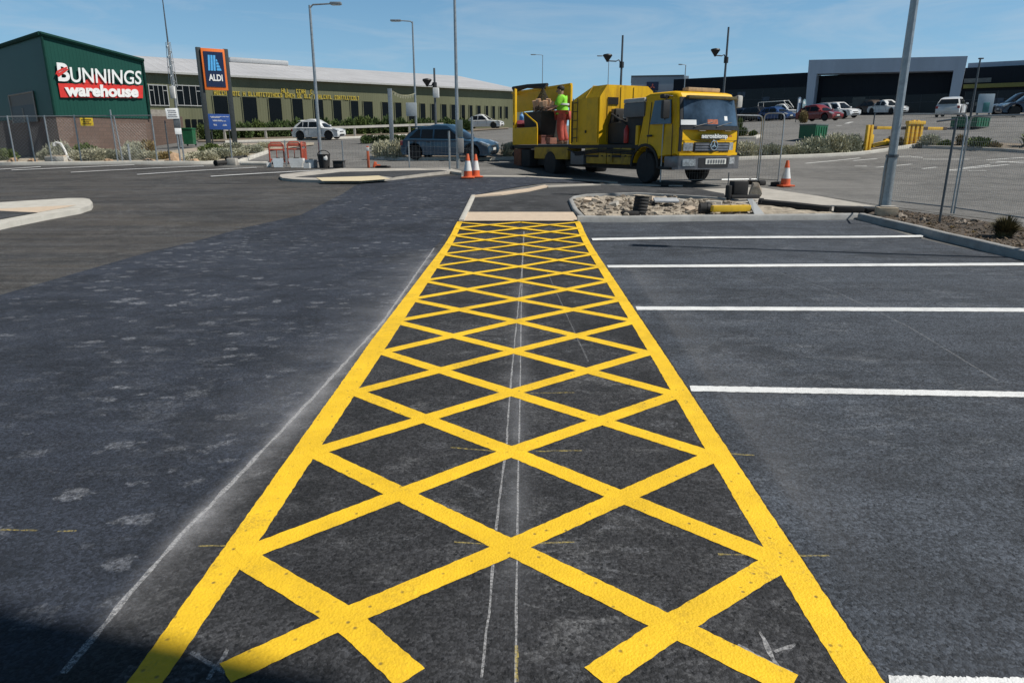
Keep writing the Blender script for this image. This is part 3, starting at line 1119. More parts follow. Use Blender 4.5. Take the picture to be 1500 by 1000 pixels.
GLASS = mat('dark_glass', (0.004, 0.005, 0.006), 0.25, var=0.3, scale=0.7, spec=0.18)
BLACK = mat('black_plastic', (0.015, 0.015, 0.016), 0.55, var=0.3, scale=8)
FRAME_W = mat('white_frame', (0.42, 0.43, 0.42), 0.5, var=0.1, scale=4, dirt=0.2)
GREEN_CLAD = cladding('green_cladding', (0.013, 0.070, 0.055), 0.16, strength=0.3)
OLIVE_CLAD = cladding('olive_cladding', (0.155, 0.160, 0.098), 0.24, dirt=0.25, strength=0.22)
ROOF_CLAD = cladding('pale_roof_cladding', (0.46, 0.46, 0.47), 0.9, axis='x', dirt=0.35)
BRICK_W = brick('brown_blockwork', (0.178, 0.120, 0.096), (0.145, 0.100, 0.082), (0.10, 0.075, 0.062))
DARK_CLAD = cladding('black_cladding', (0.008, 0.011, 0.018), 0.6, rough=0.45, strength=0.3, dirt=0.1)
GREY_PANEL = cladding('grey_panel', (0.41, 0.47, 0.56), 2.4, rough=0.5, strength=0.15, dirt=0.1)
SIGN_RED = mat('sign_red', (0.62, 0.030, 0.022), 0.45, var=0.06)
SIGN_WHITE = mat('sign_white', (0.80, 0.81, 0.80), 0.45, var=0.05)
SIGN_YEL = mat('sign_yellow', (0.74, 0.52, 0.03), 0.5, var=0.1)
TRIM = mat('dark_trim', (0.008, 0.040, 0.033), 0.8, var=0.2, spec=.1)


class Wall:
    """local frame of a facade: x along it, y into the building, z up; px() turns a photo pixel into local x, z"""

    def __init__(s, P0, d):
        s.P0 = Vector(P0)
        s.d = Vector((d[0], d[1], 0)).normalized()
        s.rz = math.atan2(s.d.y, s.d.x)
        s.mi = (Matrix.Translation(s.P0) @ Matrix.Rotation(s.rz, 4, 'Z')).inverted()

    def px(s, x, y, out=0.0):
        q = s.P0 + Vector((s.d.y, -s.d.x, 0)) * out
        t, z = vhit(q, s.d, x, y)
        return t, z - s.P0.z


def quadmap(me_obj, q, depth_y):
    """bend flat lettering (x,y in 0..1) into a quad of local wall points (TL,TR,BR,BL as x,z)"""
    for v in me_obj.data.vertices:
        u, w_, t = v.co.x, v.co.y, v.co.z
        tl, tr, br, bl = q
        x = (tl[0] * (1 - u) + tr[0] * u) * w_ + (bl[0] * (1 - u) + br[0] * u) * (1 - w_)
        z = (tl[1] * (1 - u) + tr[1] * u) * w_ + (bl[1] * (1 - u) + br[1] * u) * (1 - w_)
        v.co = (x, depth_y - t, z)
    me_obj.data.update()


def wall_text(name, txt, wall, quad_px, m, parent, out=0.06, thick=0.04, bold=0.02, shear=0.0):
    o = text_mesh(name, txt, 1.0, m, parent, Matrix.Identity(4), extrude=thick / 2, bold=bold, width=1.0, height=1.0, shear=shear)
    q = [wall.px(*p) for p in quad_px]
    quadmap(o, q, -out)
    return o


def wall_poly(mb, wall, pts_px, out, thick):
    P = [wall.px(*p) for p in pts_px]
    mb.prism(P, 'y', -out - thick, -out)
    return mb


# ------------------------------------------------------------------ green hardware warehouse, front shed
d1 = Vector((math.sin(R(42)), math.cos(R(42)), 0))
C0 = G(91, 232)
bw = Wall(C0, d1)
bun = thing('hardware_warehouse', C0, bw.rz, 'dark green ribbed metal warehouse on brown block base with big white and red sign', 'warehouse')
tl = bw.px(61, 49)
tr = bw.px(208, 88.4)
Lf = (bw.px(214, 130)[0] + tr[0]) / 2
zb = (bw.px(84, 174)[1] + bw.px(218, 171)[1]) / 2
d2 = Vector((-d1.y, d1.x, 0))
ts, zs = vhit(C0, d2, 0, 68)
zs -= C0.z
slope = (zs - tl[1]) / ts
DS = ts * 2.4
zlb = tl[1] + slope * DS
mb = MB()
z0, z1 = tl[1], tr[1]
mb.add([(0, 0, zb), (Lf, 0, zb), (Lf, 0, z1), (0, 0, z0), (0, DS, zb), (Lf, DS, zb), (Lf, DS, z1 + zlb - z0), (0, DS, zlb)],
       [(0, 1, 2, 3), (4, 0, 3, 7), (1, 5, 6, 2), (5, 4, 7, 6), (3, 2, 6, 7)])
mb.build('wall', GREEN_CLAD, bun, smooth=False)
mb = MB().box((Lf / 2, DS / 2, zb / 2 - 0.75), (Lf - 0.08, DS - 0.08, zb + 1.5))
mb.build('block_base', BRICK_W, bun, smooth=False)
mb = MB()
mb.tube([(-.05, -.05, z0 - .02), (Lf + .05, -.05, z1 - .02)], 0.11, 6)
mb.tube([(-.05, -.05, z0 - .02), (-.05, DS, zlb - .02)], 0.11, 6)
mb.tube([(0, -.03, zb), (0, -.03, z0)], 0.06, 6)
mb.tube([(Lf, -.03, zb), (Lf, -.03, z1)], 0.06, 6)
mb.build('roof_flashing', TRIM, bun)
# loading door on the shaded side, seen at a slant
def sidept(px, py):
    t, z = vhit(C0, d2, px, py)
    return t, z - C0.z
dq = [sidept(*p) for p in ((14, 137.5), (46, 137.5), (63, 166), (30, 166))]
dy0, dy1 = sorted((sidept(16, 150)[0], sidept(52, 150)[0]))
dzt, dzb = sidept(30, 137.5)[1], zb - 0.2
mb = MB()
for a, b in (((dy0, dzt), (dy1, dzt)), ((dy0, dzt), (dy0, dzb)), ((dy1, dzt), (dy1, dzb)), (((dy0 + dy1) / 2, (dzt + dzb) / 2), ((dy0 + dy1) / 2, dzb))):
    mb.tube([(-.06, a[0], a[1]), (-.06, b[0], b[1])], 0.045, 4)
dr = MB().box((-.02, (dy0 + dy1) / 2, (dzt + dzb) / 2), (.05, dy1 - dy0, dzt - dzb)).build('door', mat('brown_door', (0.10, 0.075, 0.055), 0.6, var=0.2), bun, smooth=False)
mb.build('door_frame', mat('worn_steel', (0.30, 0.28, 0.25), 0.5, var=0.2), dr)
gl = MB().box((-.05, (dy0 + dy1) / 2, dzb + (dzt - dzb) * .3), (.03, dy1 - dy0 - .1, (dzt - dzb) * .58)).build('pane', BLACK, dr, smooth=False)
# sign
mb = MB()
wall_poly(mb, bw, ((84.3, 122.2), (208.5, 125.8), (208.5, 144.2), (88, 143)), 0.03, 0.05)
band = mb.build('sign_band', SIGN_RED, bun, smooth=False)
wall_text('sign_lettering', 'warehouse', bw, ((92.5, 122.6), (201.5, 126.3), (201.5, 143.2), (95, 141.8)), SIGN_WHITE, band, out=0.12, bold=0.045)
mb = MB()
wall_poly(mb, bw, ((118, 122.8), (139.5, 108.5), (144, 109.5), (153, 119), (160, 121), (168, 124.2)), 0.03, 0.035)
mb.build('sign_gable', SIGN_RED, bun, smooth=False)
lo = wall_text('sign_lettering', 'UNNINGS', bw, ((100.5, 98.6), (205.6, 104.6), (205.4, 124.3), (103.2, 121)), SIGN_WHITE, bun, out=0.13, bold=0.012)
bt = wall_text('sign_initial', 'B', bw, ((81.5, 92), (99.5, 93.8), (101.5, 120.5), (84.2, 119.2)), SIGN_WHITE, bun, out=0.13, bold=0.03)
mb = MB()
wall_poly(mb, bw, ((79.5, 110), (86, 105.0), (96.5, 101.0), (97.5, 98.2), (89.5, 100.5), (81.5, 104.6)), 0.155, 0.02)
wall_poly(mb, bw, ((81, 108.6), (98, 100.8), (98.5, 102.6), (84.5, 113.5)), 0.15, 0.012)
mb.build('sign_swoosh', SIGN_RED, bt, smooth=False)

# ------------------------------------------------------------------ long olive shed behind
Y0, Y1 = 63.0, 83.8
Pa = Vector((ray(210, 104)[0] * Y0, Y0, 0))
Pb = Vector((ray(746, 131.5)[0] * Y1, Y1, 0))
d = (Pb - Pa).normalized()
P0 = Pa - d * 2.0
P0.z = H(P0.x, P0.y)
ow = Wall(P0, d)
oli = thing('storage_shed', P0, ow.rz, 'long olive metal shed with pale roof and a row of tall dark windows', 'shed')
Lo = ow.px(768, 140)[0]
ze = (ow.px(255, 106)[1] + ow.px(500, 119.5)[1] + ow.px(746, 131.5)[1]) / 3
mb = MB()
DP = 16.0
rz_ = []
nb = Vector((-d.y, d.x, 0))
for p in ((300, 87), (500, 100), (660, 112.5)):
    rz_.append(vhit(P0 + nb * DP, d, *p)[1] - P0.z)
zr = sum(rz_) / 3
mb.add([(0, 0, -2), (Lo, 0, -2), (Lo, 0, ze), (0, 0, ze), (0, 2 * DP, -2), (Lo, 2 * DP, -2), (Lo, 2 * DP, ze), (0, 2 * DP, ze), (0, DP, zr - .1), (Lo, DP, zr - .1)],
       [(0, 1, 2, 3), (1, 5, 6, 9, 2), (5, 4, 7, 6), (4, 0, 3, 8, 7)])
mb.build('wall', OLIVE_CLAD, oli, smooth=False)
mb = MB()
mb.slab((-.4, -.35, ze - .06), (Lo + .4, -.35, ze - .06), (Lo + .4, DP, zr), (-.4, DP, zr), 0.12)
mb.slab((-.4, DP, zr), (Lo + .4, DP, zr), (Lo + .4, 2 * DP + .35, ze - .06), (-.4, 2 * DP + .35, ze - .06), 0.12)
mb.build('roof', ROOF_CLAD, oli, smooth=False)
mb = MB().box((Lo / 2, -.42, ze - .10), (Lo + .8, .14, .16))
mb.build('gutter', mat('gutter_grey', (0.42, 0.42, 0.40), 0.5), oli, smooth=False)
vb = MB()
tv = vhit(P0 + nb * DP, d, 378, 90)[0]
vb.bbox((tv, DP, zr + .15), (6.5, 1.6, .55), .2)
vb.build('roof_vent', mat('vent_grey', (0.40, 0.41, 0.42), 0.5), oli)
WIN = [(312.4, 334.5), (354.8, 376.6), (393, 412.5), (427.5, 443.7), (459, 473.5), (487, 500), (513, 525), (531.5, 546), (558.8, 568.6), (578, 588), (597.4, 608), (614.7, 623),
       (631, 638.5), (646, 654), (660, 668), (675, 681), (686.7, 692), (698, 704), (710.5, 715), (720, 725), (731, 735), (739, 744)]
zt = ow.px(430, 144.9)[1]
zbt = ow.px(430, 182)[1]
for i, (a, b) in enumerate(WIN):
    x0, x1 = ow.px(a, 155)[0], ow.px(b, 155)[0]
    bot = zbt + (x0 - ow.px(430, 155)[0]) * 0.045
    if i == 0:
        bot = zt - (zt - bot) * 0.62
    mb = MB()
    mb.box(((x0 + x1) / 2, 0.02, (zt + bot) / 2), (x1 - x0, .10, zt - bot))
    wn = mb.build('window', GLASS, oli, smooth=False)
    fb = MB()
    for xx in (x0, x1):
        fb.box((xx, -.03, (zt + bot) / 2), (.07, .08, zt - bot + .07))
    fb.box(((x0 + x1) / 2, -.028, zt + .03), (x1 - x0, .08, .07))
    fb.build('frame', OLIVE_CLAD, wn, smooth=False)
for qx in (((217, 124.5), (246, 155)), ((256.8, 125), (297, 155.5))):
    (ax, ay), (bx, by) = qx
    x0, zt_ = ow.px(ax, ay)
    x1 = ow.px(bx, 140)[0]
    zb_ = ow.px(bx, by)[1]
    wn = MB().box(((x0 + x1) / 2, 0.02, (zt_ + zb_) / 2), (x1 - x0, .10, zt_ - zb_)).build('window', GLASS, oli, smooth=False)
    fb = MB()
    for k in range(5):
        xx = x0 + (x1 - x0) * k / 4
        fb.box((xx, -.06, (zt_ + zb_) / 2), (.035 if k % 4 else .06, .08, zt_ - zb_ + .12))
    for zz_ in (zt_, zb_):
        fb.box(((x0 + x1) / 2, -.058, zz_), (x1 - x0, .08, .07))
    for k in (0, 3):
        fb.box((x0 + (x1 - x0) * (k + .5) / 4, -.056, zb_ + (zt_ - zb_) * .74), ((x1 - x0) / 4 - .1, .06, .06))
    fb.build('frame', FRAME_W, wn, smooth=False)
for k in range(3):
    x0 = ow.px(272 + k * 9.3, 180)[0]
    x1 = ow.px(279 + k * 9.3, 180)[0]
    zt_, zb_ = ow.px(285, 175)[1], ow.px(285, 187)[1]
    MB().box(((x0 + x1) / 2, 0.0, (zt_ + zb_) / 2), (x1 - x0, .12, zt_ - zb_)).build('window', GLASS, oli, smooth=False)
mb = MB()
x0, x1 = ow.px(214, 180)[0], ow.px(266, 180)[0]
za, zc = ow.px(240, 161.5)[1], ow.px(240, 171)[1]
mb.box(((x0 + x1) / 2, -.35, zc / 2 - 1), (x1 - x0, .7, zc + 2))
mb.build('block_base', BRICK_W, oli, smooth=False)
mb = MB().box(((x0 + x1) / 2 - .6, -.30, (za + zc) / 2), (x1 - x0 - 1.3, .62, za - zc))
mb.build('pale_band', mat('pale_block', (0.33, 0.30, 0.26), 0.9, var=0.25, scale=5, dirt=0.3), oli, smooth=False)
# faded yellow slogan along the wall: too blurred to read, kept as broken glyph strokes
mb = MB()
rg = random.Random(4)
for (xa, xb, ya, yb) in ((309.8, 526.8, 137.2, 144.0), (409, 459, 131.0, 136.6)):
    t0, t1 = ow.px(xa, 140)[0], ow.px(xb, 140)[0]
    hz = 0.38
    zc_ = (ow.px(430, (ya + yb) / 2)[1])
    x = t0
    while x < t1:
        w_ = rg.uniform(.15, .22)
        if rg.random() < 0.13:
            x += 0.22
            continue
        k = rg.choice('HEOLNT')
        if k in 'HON':
            mb.box((x + .03, -.05, zc_), (.05, .05, hz))
            mb.box((x + w_ - .03, -.05, zc_), (.05, .05, hz))
            mb.box((x + w_ / 2, -.049, zc_ + (hz / 2 - .03 if k == 'O' else 0)), (w_ - .05, .048, .055))
            if k == 'O':
                mb.box((x + w_ / 2, -.049, zc_ - hz / 2 + .03), (w_ - .05, .048, .055))
        elif k == 'T':
            mb.box((x + w_ / 2, -.05, zc_), (.05, .05, hz))
            mb.box((x + w_ / 2, -.049, zc_ + hz / 2 - .03), (w_, .048, .055))
        else:
            mb.box((x + .03, -.05, zc_), (.05, .05, hz))
            mb.box((x + w_ / 2, -.049, zc_ - hz / 2 + .03), (w_, .048, .055))
            if k == 'E':
                mb.box((x + w_ / 2, -.049, zc_ + hz / 2 - .03), (w_, .048, .055))
        x += w_ + .045
mb.build('wall_lettering', mat('slogan_yellow', (0.52, 0.40, 0.05), .6, var=.2), oli, smooth=False)

# ------------------------------------------------------------------ black retail building on the right
dr_ = Vector((-0.85, 0.527, 0)).normalized()
Q0 = Vector((ray(1580, 160)[0] * 76, 76, 0))
Q0.z = H(Q0.x, Q0.y) - 0.3
P = Q0 + dr_ * vhit(Q0, dr_, 985, 150)[0]
P.z = Q0.z
rw = Wall(P, -dr_)
ret = thing('retail_building', P, rw.rz, 'low black retail building with a slanted grey portal frame', 'building')
LR = (Q0 - P).length
zm = (rw.px(1180, 109)[1] + rw.px(996, 114)[1]) / 2
xm = rw.px(1192, 120)[0]
xr = rw.px(1408, 120)[0]
mb = MB()
mb.box((xm / 2, 15, zm / 2 - 2), (xm, 30, zm + 4))
zr2 = rw.px(1450, 98)[1]
mb.box(((xr + LR) / 2, 15, zr2 / 2 - 2), (LR - xr, 30, zr2 + 4))
mb.build('wall', DARK_CLAD, ret, smooth=False)
mb = MB()
zf = (rw.px(1193, 108)[1] + rw.px(1397, 105)[1]) / 2
mb.box(((xm + xr) / 2, 14.7, zf / 2 - 2), (xr - xm, 28.6, zf + 4))
mb.build('shop_front', DARK_CLAD, ret, smooth=False)
mb = MB()
OUT = 1.2
wall_poly(mb, rw, ((1188.4, 90), (1417.5, 84.6), (1397, 105.5), (1199.5, 110)), -0.6, 2.2)
wall_poly(mb, rw, ((1188.4, 90), (1199.5, 110), (1192.5, 168), (1182, 168)), -0.6, 2.2)
wall_poly(mb, rw, ((1417.5, 84.6), (1400, 168), (1386, 168), (1397, 105.5)), -0.6, 2.2)
mb.build('portal_frame', GREY_PANEL, ret, smooth=False)
mb = MB()
a, b = rw.px(1417, 92), rw.px(1490, 89)
mb.box(((a[0] + LR) / 2, 3.0, (rw.px(1450, 90)[1] + zr2) / 2 + .02), (LR - a[0] - .2, 4.0, rw.px(1450, 90)[1] - zr2))
mb.build('parapet', GREY_PANEL, ret, smooth=False)
mb = MB()
a = rw.px(1411, 127)
zz_ = rw.px(1450, 126)[1]
mb.box(((a[0] + LR) / 2, -.25, zz_), (LR - a[0], .5, .42))
mb.build('fascia_stripe', mat('olive_stripe', (0.16, 0.15, 0.03), 0.5, var=0.2), ret, smooth=False)
mb = MB()
a, b = rw.px(1412, 119), rw.px(1452, 117)
mb.box(((a[0] + b[0]) / 2, -.12, a[1]), (b[0] - a[0], .12, .45))
mb.build('sign_strip', mat('dim_sign', (0.12, 0.13, 0.13), 0.5, var=0.3, scale=3), ret, smooth=False)
# glazing: strips of shop windows with slim mullions and a door zone
for (pa, pb, pt, pbm) in ((1000, 1180, 131, 168), (1202, 1388, 140, 166), (1412, 1560, 132, 165)):
    x0, x1 = rw.px(pa, 150)[0], rw.px(pb, 150)[0]
    z1_ = rw.px((pa + pb) / 2, pt)[1]
    yo = -0.03 if pa != 1202 else 0.36
    wn = MB().box(((x0 + x1) / 2, yo, z1_ / 2), (x1 - x0, .08, z1_)).build('shop_window', mat('shop_glass', (0.006, 0.008, 0.013), 0.2, var=0.3, scale=0.4, spec=0.25), ret, smooth=False)
    fb = MB()
    n = max(3, int((x1 - x0) / 2.4))
    for k in range(n + 1):
        fb.box((x0 + (x1 - x0) * k / n, yo - .06, z1_ / 2), (.07, .06, z1_))
    fb.box(((x0 + x1) / 2, yo - .058, z1_ * .66), (x1 - x0, .05, .07))
    fb.build('window_frame', mat('slate_frame', (0.030, 0.036, 0.045), 0.5), wn, smooth=False)
    rg = random.Random(pa)
    for k in range(5):
        xx = rg.uniform(x0 + 1, x1 - 2)
        MB().box((xx, yo - .07, z1_ * rg.uniform(.3, .85)), (rg.uniform(.8, 2.4), .04, rg.uniform(.3, .8))).build('window_poster', mat('poster_%d' % rg.randint(0, 2), rg.choice(((.05, .07, .10), (.10, .10, .09), (.03, .06, .12))), 0.5, var=0.4, scale=2), wn, smooth=False)
fb = MB()
a, b = rw.px(1197, 148), rw.px(1243, 148)
fb.box(((a[0] + b[0]) / 2, -.4, a[1] / 2 + .3), (b[0] - a[0], .25, .5))
fb.build('awning', mat('blue_awning', (0.025, 0.06, 0.12), 0.6, var=0.2), ret, smooth=False)

# ------------------------------------------------------------------ grey showroom far behind the truck
gY = 108.0
A = Vector((ray(925, 113)[0] * gY, gY, 0))
B = Vector((ray(989, 113)[0] * (gY - 1), gY - 1, 0))
A.z = H(A.x, A.y) - .5
gw = Wall(A, B - A)
gb_ = thing('car_showroom', A, gw.rz, 'small pale grey box building with blue sign seen over the truck cab', 'building')
LG = (B - A).length
zg = gw.px(955, 113)[1]
MB().box((LG / 2, 5, zg / 2), (LG, 10, zg)).build('wall', mat('pale_grey_wall', (0.34, 0.37, 0.41), 0.6, var=0.08, scale=.6), gb_, smooth=False)
MB().box((LG + .35, 4.9, zg / 2 + .03), (.7, 10.2, zg + .06)).build('end_wall', mat('white_wall', (0.78, 0.78, 0.76), 0.6, var=0.05), gb_, smooth=False)
MB().box((LG / 2, 5, zg + .12), (LG + .1, 10.1, .22)).build('parapet', mat('dark_grey_cap', (0.10, 0.11, 0.12), 0.5), gb_, smooth=False)
a, b = gw.px(947.4, 120.4), gw.px(964, 133)
sg = MB().box(((a[0] + b[0]) / 2, -.1, (a[1] + b[1]) / 2), (b[0] - a[0], .15, a[1] - b[1])).build('sign_panel', mat('sign_navy', (0.012, 0.022, 0.065), 0.5, var=0.1), gb_, smooth=False)
cx_, cz_ = (a[0] + b[0]) / 2, (a[1] + b[1]) / 2 - .05
mb = MB()
for k in range(3):
    an = PI / 2 + k * 2 * PI / 3
    c, s_ = math.cos(an), math.sin(an)
    mb.prism([(cx_, cz_), (cx_ + .22 * c - .12 * s_, cz_ + .22 * s_ + .12 * c), (cx_ + .44 * c, cz_ + .44 * s_), (cx_ + .22 * c + .12 * s_, cz_ + .22 * s_ - .12 * c)], 'y', -.21, -.18)
mb.build('sign_emblem', mat('emblem_red', (0.60, 0.12, 0.08), 0.5), sg, smooth=False)
a, b = gw.px(945, 134), gw.px(962, 140)
MB().box(((a[0] + b[0]) / 2, -.3, a[1] - .6), (b[0] - a[0], .6, 1.0)).build('canopy', BLACK, gb_, smooth=False)

# ------------------------------------------------------------------ supermarket pylon sign
YP = 47.0
pl, pr = at(307, 217, YP), at(345, 213, YP + .9)
B0 = Vector((pl.x, pl.y, H(pl.x, pl.y)))
pw = Wall(B0, pr - pl)
pyl = thing('pylon_sign', B0, pw.rz, 'tall pylon sign with orange framed navy panel on two dark posts beside the shed', 'sign')
LP = pw.px(345, 213)[0]
ztp = pw.px(310, 70.5)[1]
POST = mat('post_slate', (0.025, 0.032, 0.035), 0.5, var=0.2)
for x in (0, LP):
    MB().bbox((x, .1, ztp / 2 - .3), (.30, .22, ztp + .6), .03).build('post', POST, pyl)
zpt, zpb = ztp - .05, pw.px(318, 132.5)[1]
MB().bbox((LP / 2, 0, (zpt + zpb) / 2), (LP - .22, .26, zpt - zpb), .02).build('panel_rim', mat('sign_orange', (0.78, 0.17, 0.02), 0.45, var=0.06), pyl)
in_ = .24
in_, inz = .13, .19
pn = MB().box((LP / 2, -.14, (zpt + zpb) / 2), (LP - .22 - 2 * in_, .05, zpt - zpb - 2 * inz)).build('panel', mat('sign_deep_blue', (0.006, 0.016, 0.060), 0.4, var=0.08), pyl, smooth=False)
cx_, W_ = LP / 2, (LP - .22 - 2 * in_) * .96
zc_ = (zpt + zpb) / 2
Hh = zpt - zpb - 2 * inz
LB = mat('sign_light_blue', (0.10, 0.42, 0.80), 0.4, var=0.08)
mb = MB()
for k in range(3):
    x0 = cx_ - W_ * .36 + k * W_ * .145
    mb.prism([(x0, zc_ - Hh * .04), (x0 + W_ * .11, zc_ - Hh * .04), (x0 + W_ * .17, zc_ + Hh * .40), (x0 + W_ * .06, zc_ + Hh * .40)], 'y', -.19, -.16)
for k in range(4):
    z = zc_ - Hh * .03 + k * Hh * .085
    xr_ = cx_ + W_ * (.36 - .055 * k)
    mb.prism([(cx_ + W_ * .10, z), (xr_, z), (xr_ - .03, z + Hh * .055), (xr_ - W_ * .06, z + Hh * .068), (cx_ + W_ * .115, z + Hh * .068)], 'y', -.19, -.16)
mb.build('emblem', LB, pn, smooth=False)
o = text_mesh('lettering', 'ALDI', 1.0, SIGN_WHITE, pn, Matrix.Identity(4), extrude=.5, bold=.03, width=1, height=1)
quadmap(o, [(cx_ - W_ * .38, zc_ - Hh * .14), (cx_ + W_ * .38, zc_ - Hh * .14), (cx_ + W_ * .38, zc_ - Hh * .33), (cx_ - W_ * .38, zc_ - Hh * .33)], -.175)
for v in o.data.vertices:
    v.co.y = -.16 if v.co.y > -.175 else -.19
# blue notice board in front of the posts
nb0 = at(307, 190.5, YP - 1.2)
nb1 = at(337.5, 188.5, YP - .5)
nB = Vector((nb0.x, nb0.y, H(nb0.x, nb0.y)))
nw = Wall(nB, nb1 - nb0)
nbd = thing('notice_board', nB, nw.rz, 'blue notice board with white lines of text below the pylon sign', 'sign')
LN = nw.px(337.5, 180)[0]
zt_, zb_ = nw.px(320, 167.3)[1], nw.px(320, 190)[1]
nbp = MB().bbox((LN / 2, 0, (zt_ + zb_) / 2), (LN, .06, zt_ - zb_), .01).build('panel', mat('notice_blue', (0.018, 0.065, 0.26), 0.45, var=0.1), nbd)
mb = MB()
for z, x0, x1 in ((.83, .08, .92), (.77, .12, .5), (.60, .18, .60), (.55, .2, .82), (.33, .2, .32), (.33, .66, .78), (.27, .22, .36), (.27, .62, .80)):
    x = x0
    while x < x1:
        mb.box((LN * (x + .018), -.04, zb_ + (zt_ - zb_) * z), (LN * .028, .012, (zt_ - zb_) * .032))
        x += rg.choice((.04, .04, .06))
mb.build('lettering', SIGN_WHITE, nbp, smooth=False)
for x in (.12, LN - .12):
    MB().tube([(x, .06, -.3), (x, .06, zt_)], .04, 8).build('leg', POST, nbd)
# ------------------------------------------------------------------ shared materials
GALV = mat('galvanised_steel', (0.34, 0.36, 0.37), 0.42, metal=0.6, var=0.18, scale=9, dirt=0.25, dirtcol=(0.16, 0.15, 0.14))
GALV_D = mat('dark_steel', (0.10, 0.11, 0.12), 0.5, metal=0.4, var=0.2, scale=9)
WIRE = mat('fence_wire', (0.30, 0.31, 0.32), 0.5, metal=0.5, var=0.15)
ORANGE = mat('cone_orange', (0.66, 0.115, 0.035), 0.55, var=0.15, scale=10, dirt=0.35)
WHITE_P = mat('white_plastic', (0.70, 0.70, 0.68), 0.55, var=0.08, scale=8, dirt=0.3)
REFL = mat('cone_sleeve', (0.72, 0.72, 0.70), 0.4, var=0.08, scale=10, dirt=0.25)
RUBBER = mat('rubber', (0.018, 0.018, 0.019), 0.8, var=0.3, scale=10, dirt=0.3, dirtcol=(0.07, 0.06, 0.05))
LAMP_LENS = mat('lamp_lens', (0.55, 0.56, 0.55), 0.25, var=0.05)
GATE_Y = mat('gate_yellow', (0.70, 0.42, 0.03), 0.5, var=0.15, scale=4, dirt=0.4, dirtcol=(0.22, 0.10, 0.04))
BIN_G = mat('bin_green', (0.012, 0.115, 0.050), 0.45, var=0.2, scale=3, dirt=0.25)
STONE_OLD = mat('rubble_stone_plain', (0.40, 0.36, 0.31), 0.95, var=0.35, scale=6, bump=0.7, bscale=25, dirt=0.5, dirtcol=(0.2, 0.15, 0.11))


def stonemat(name, c1, c2):
    t = NT(name)
    g = t.N.new('ShaderNodeNewGeometry')
    c = t.mix(g.outputs['Random Per Island'], c1, c2)
    c = t.mix(t.rng(t.noise(9, 8, .75), .45, .7, 0, .7), c, tuple(v * .42 for v in c1))
    c = t.mix(t.rng(t.noise(30, 4, .7), .4, .7, 0, .35), c, (0.46, 0.41, 0.34))
    t.L.new(c, t.b.inputs['Base Color'])
    t.b.inputs['Roughness'].default_value = .95
    t.bump(t.noise(45, 5, .7), .8, .02)
    return t.m


STONE = stonemat('rubble_stone', (0.13, 0.10, 0.075), (0.46, 0.40, 0.32))


def height_to(px, py, p):
    """height above p of the photo row py at p's distance"""
    return EYE + ray(px, py)[1] * p.y - p.z


# ------------------------------------------------------------------ lamp and camera posts
def lamp_post(p, h, r, arm=1.2, side=1, label='', head=0.6, group='street lamps', rz=0.0, drop=0.0):
    t = thing('street_lamp', p, rz, label, 'street lamp', group)
    MB().tube([(0, 0, -.3), (0, 0, h * .25), (0, 0, h)], [r, r * .9, r * .6], 10).build('pole', GALV, t)
    MB().lathe([(r * 2.0, -.05), (r * 2.0, .03), (r * 1.25, .06), (r * 1.15, .35)], 12).build('base_plate', GALV, t)
    if arm:
        MB().tube([(0, 0, h - .12), (side * arm * .15, 0, h + .02), (side * arm, 0, h + .06 - drop)], [r * .45, r * .42, r * .35], 8).build('arm', GALV, t)
        hd = MB()
        x = side * (arm + head * .4)
        hd.bbox((x, 0, h + .07 - drop), (head, .26, .11), .04)
        hb = hd.build('lamp_head', GALV, t)
        MB().box((x, 0, h + .01 - drop), (head * .7, .18, .02)).build('lens', LAMP_LENS, hb, smooth=False)
    return t


def post_from(px, py_base, Y, px_top, py_top):
    p = base(px, Y, py_base)
    return p, height_to(px_top, py_top, p)


p, h = post_from(470, 235, 33, 450, 8)
lamp_post(p, h, .085, .95, 1, 'grey street lamp with arm to the right, above the red plastic barriers', .5)
p, h = post_from(609.7, 187, 52, 604, 32)
lamp_post(p, h, .09, .85, -1, 'grey street lamp with arm to the left behind the blue hatchback', .75)
p, h = post_from(794, 170, 112, 795, 81)
lamp_post(p, h, .08, 1.1, -1, 'thin distant street lamp above the rear of the yellow truck', .8)
p, h = post_from(889, 170, 95, 889, 83)
lamp_post(p, h, .07, .9, -1, 'thin distant street lamp just left of the shorter camera pole', .7)
p, h = post_from(1000.5, 160, 96, 1001, 95.5)
lamp_post(p, h, .09, .5, -1, 'small distant street lamp in front of the black retail building', .5)
# the big leaning-looking post by the bay corner, its head is above the picture
p = G(1296, 304)
big = lamp_post(p, 10.5, .108, 1.4, 1, 'thick galvanised lamp post at the corner of the parking bays', .7)
MB().tube([(0, 0, .1), (0, 0, 1.25)], .122, 14).build('sleeve', GALV, big)
sb_ = MB()
sb_.tube([(0, 0, 1.2), (0, 0, 1.27)], .145, 14)
sb_.build('collar', GALV_D, big)
MB().tube([(-.16, -.02, -.1), (-.155, -.02, 1.0), (-.13, -.02, 1.25)], .018, 6).build('conduit', GALV, big)
# lamp outside the picture whose shadow lies across the bays
q = G(1000, 361.5)
L_ = 9.4 / math.tan(SUN_EL)
pq = Vector((q.x + math.cos(SUN_AZ) * L_, q.y + math.sin(SUN_AZ) * L_, 0))
lamp_post(pq, 9.4, .075, .25, -1, 'street lamp to the right of the bays, its shadow lying across them', .62, rz=SUN_AZ)

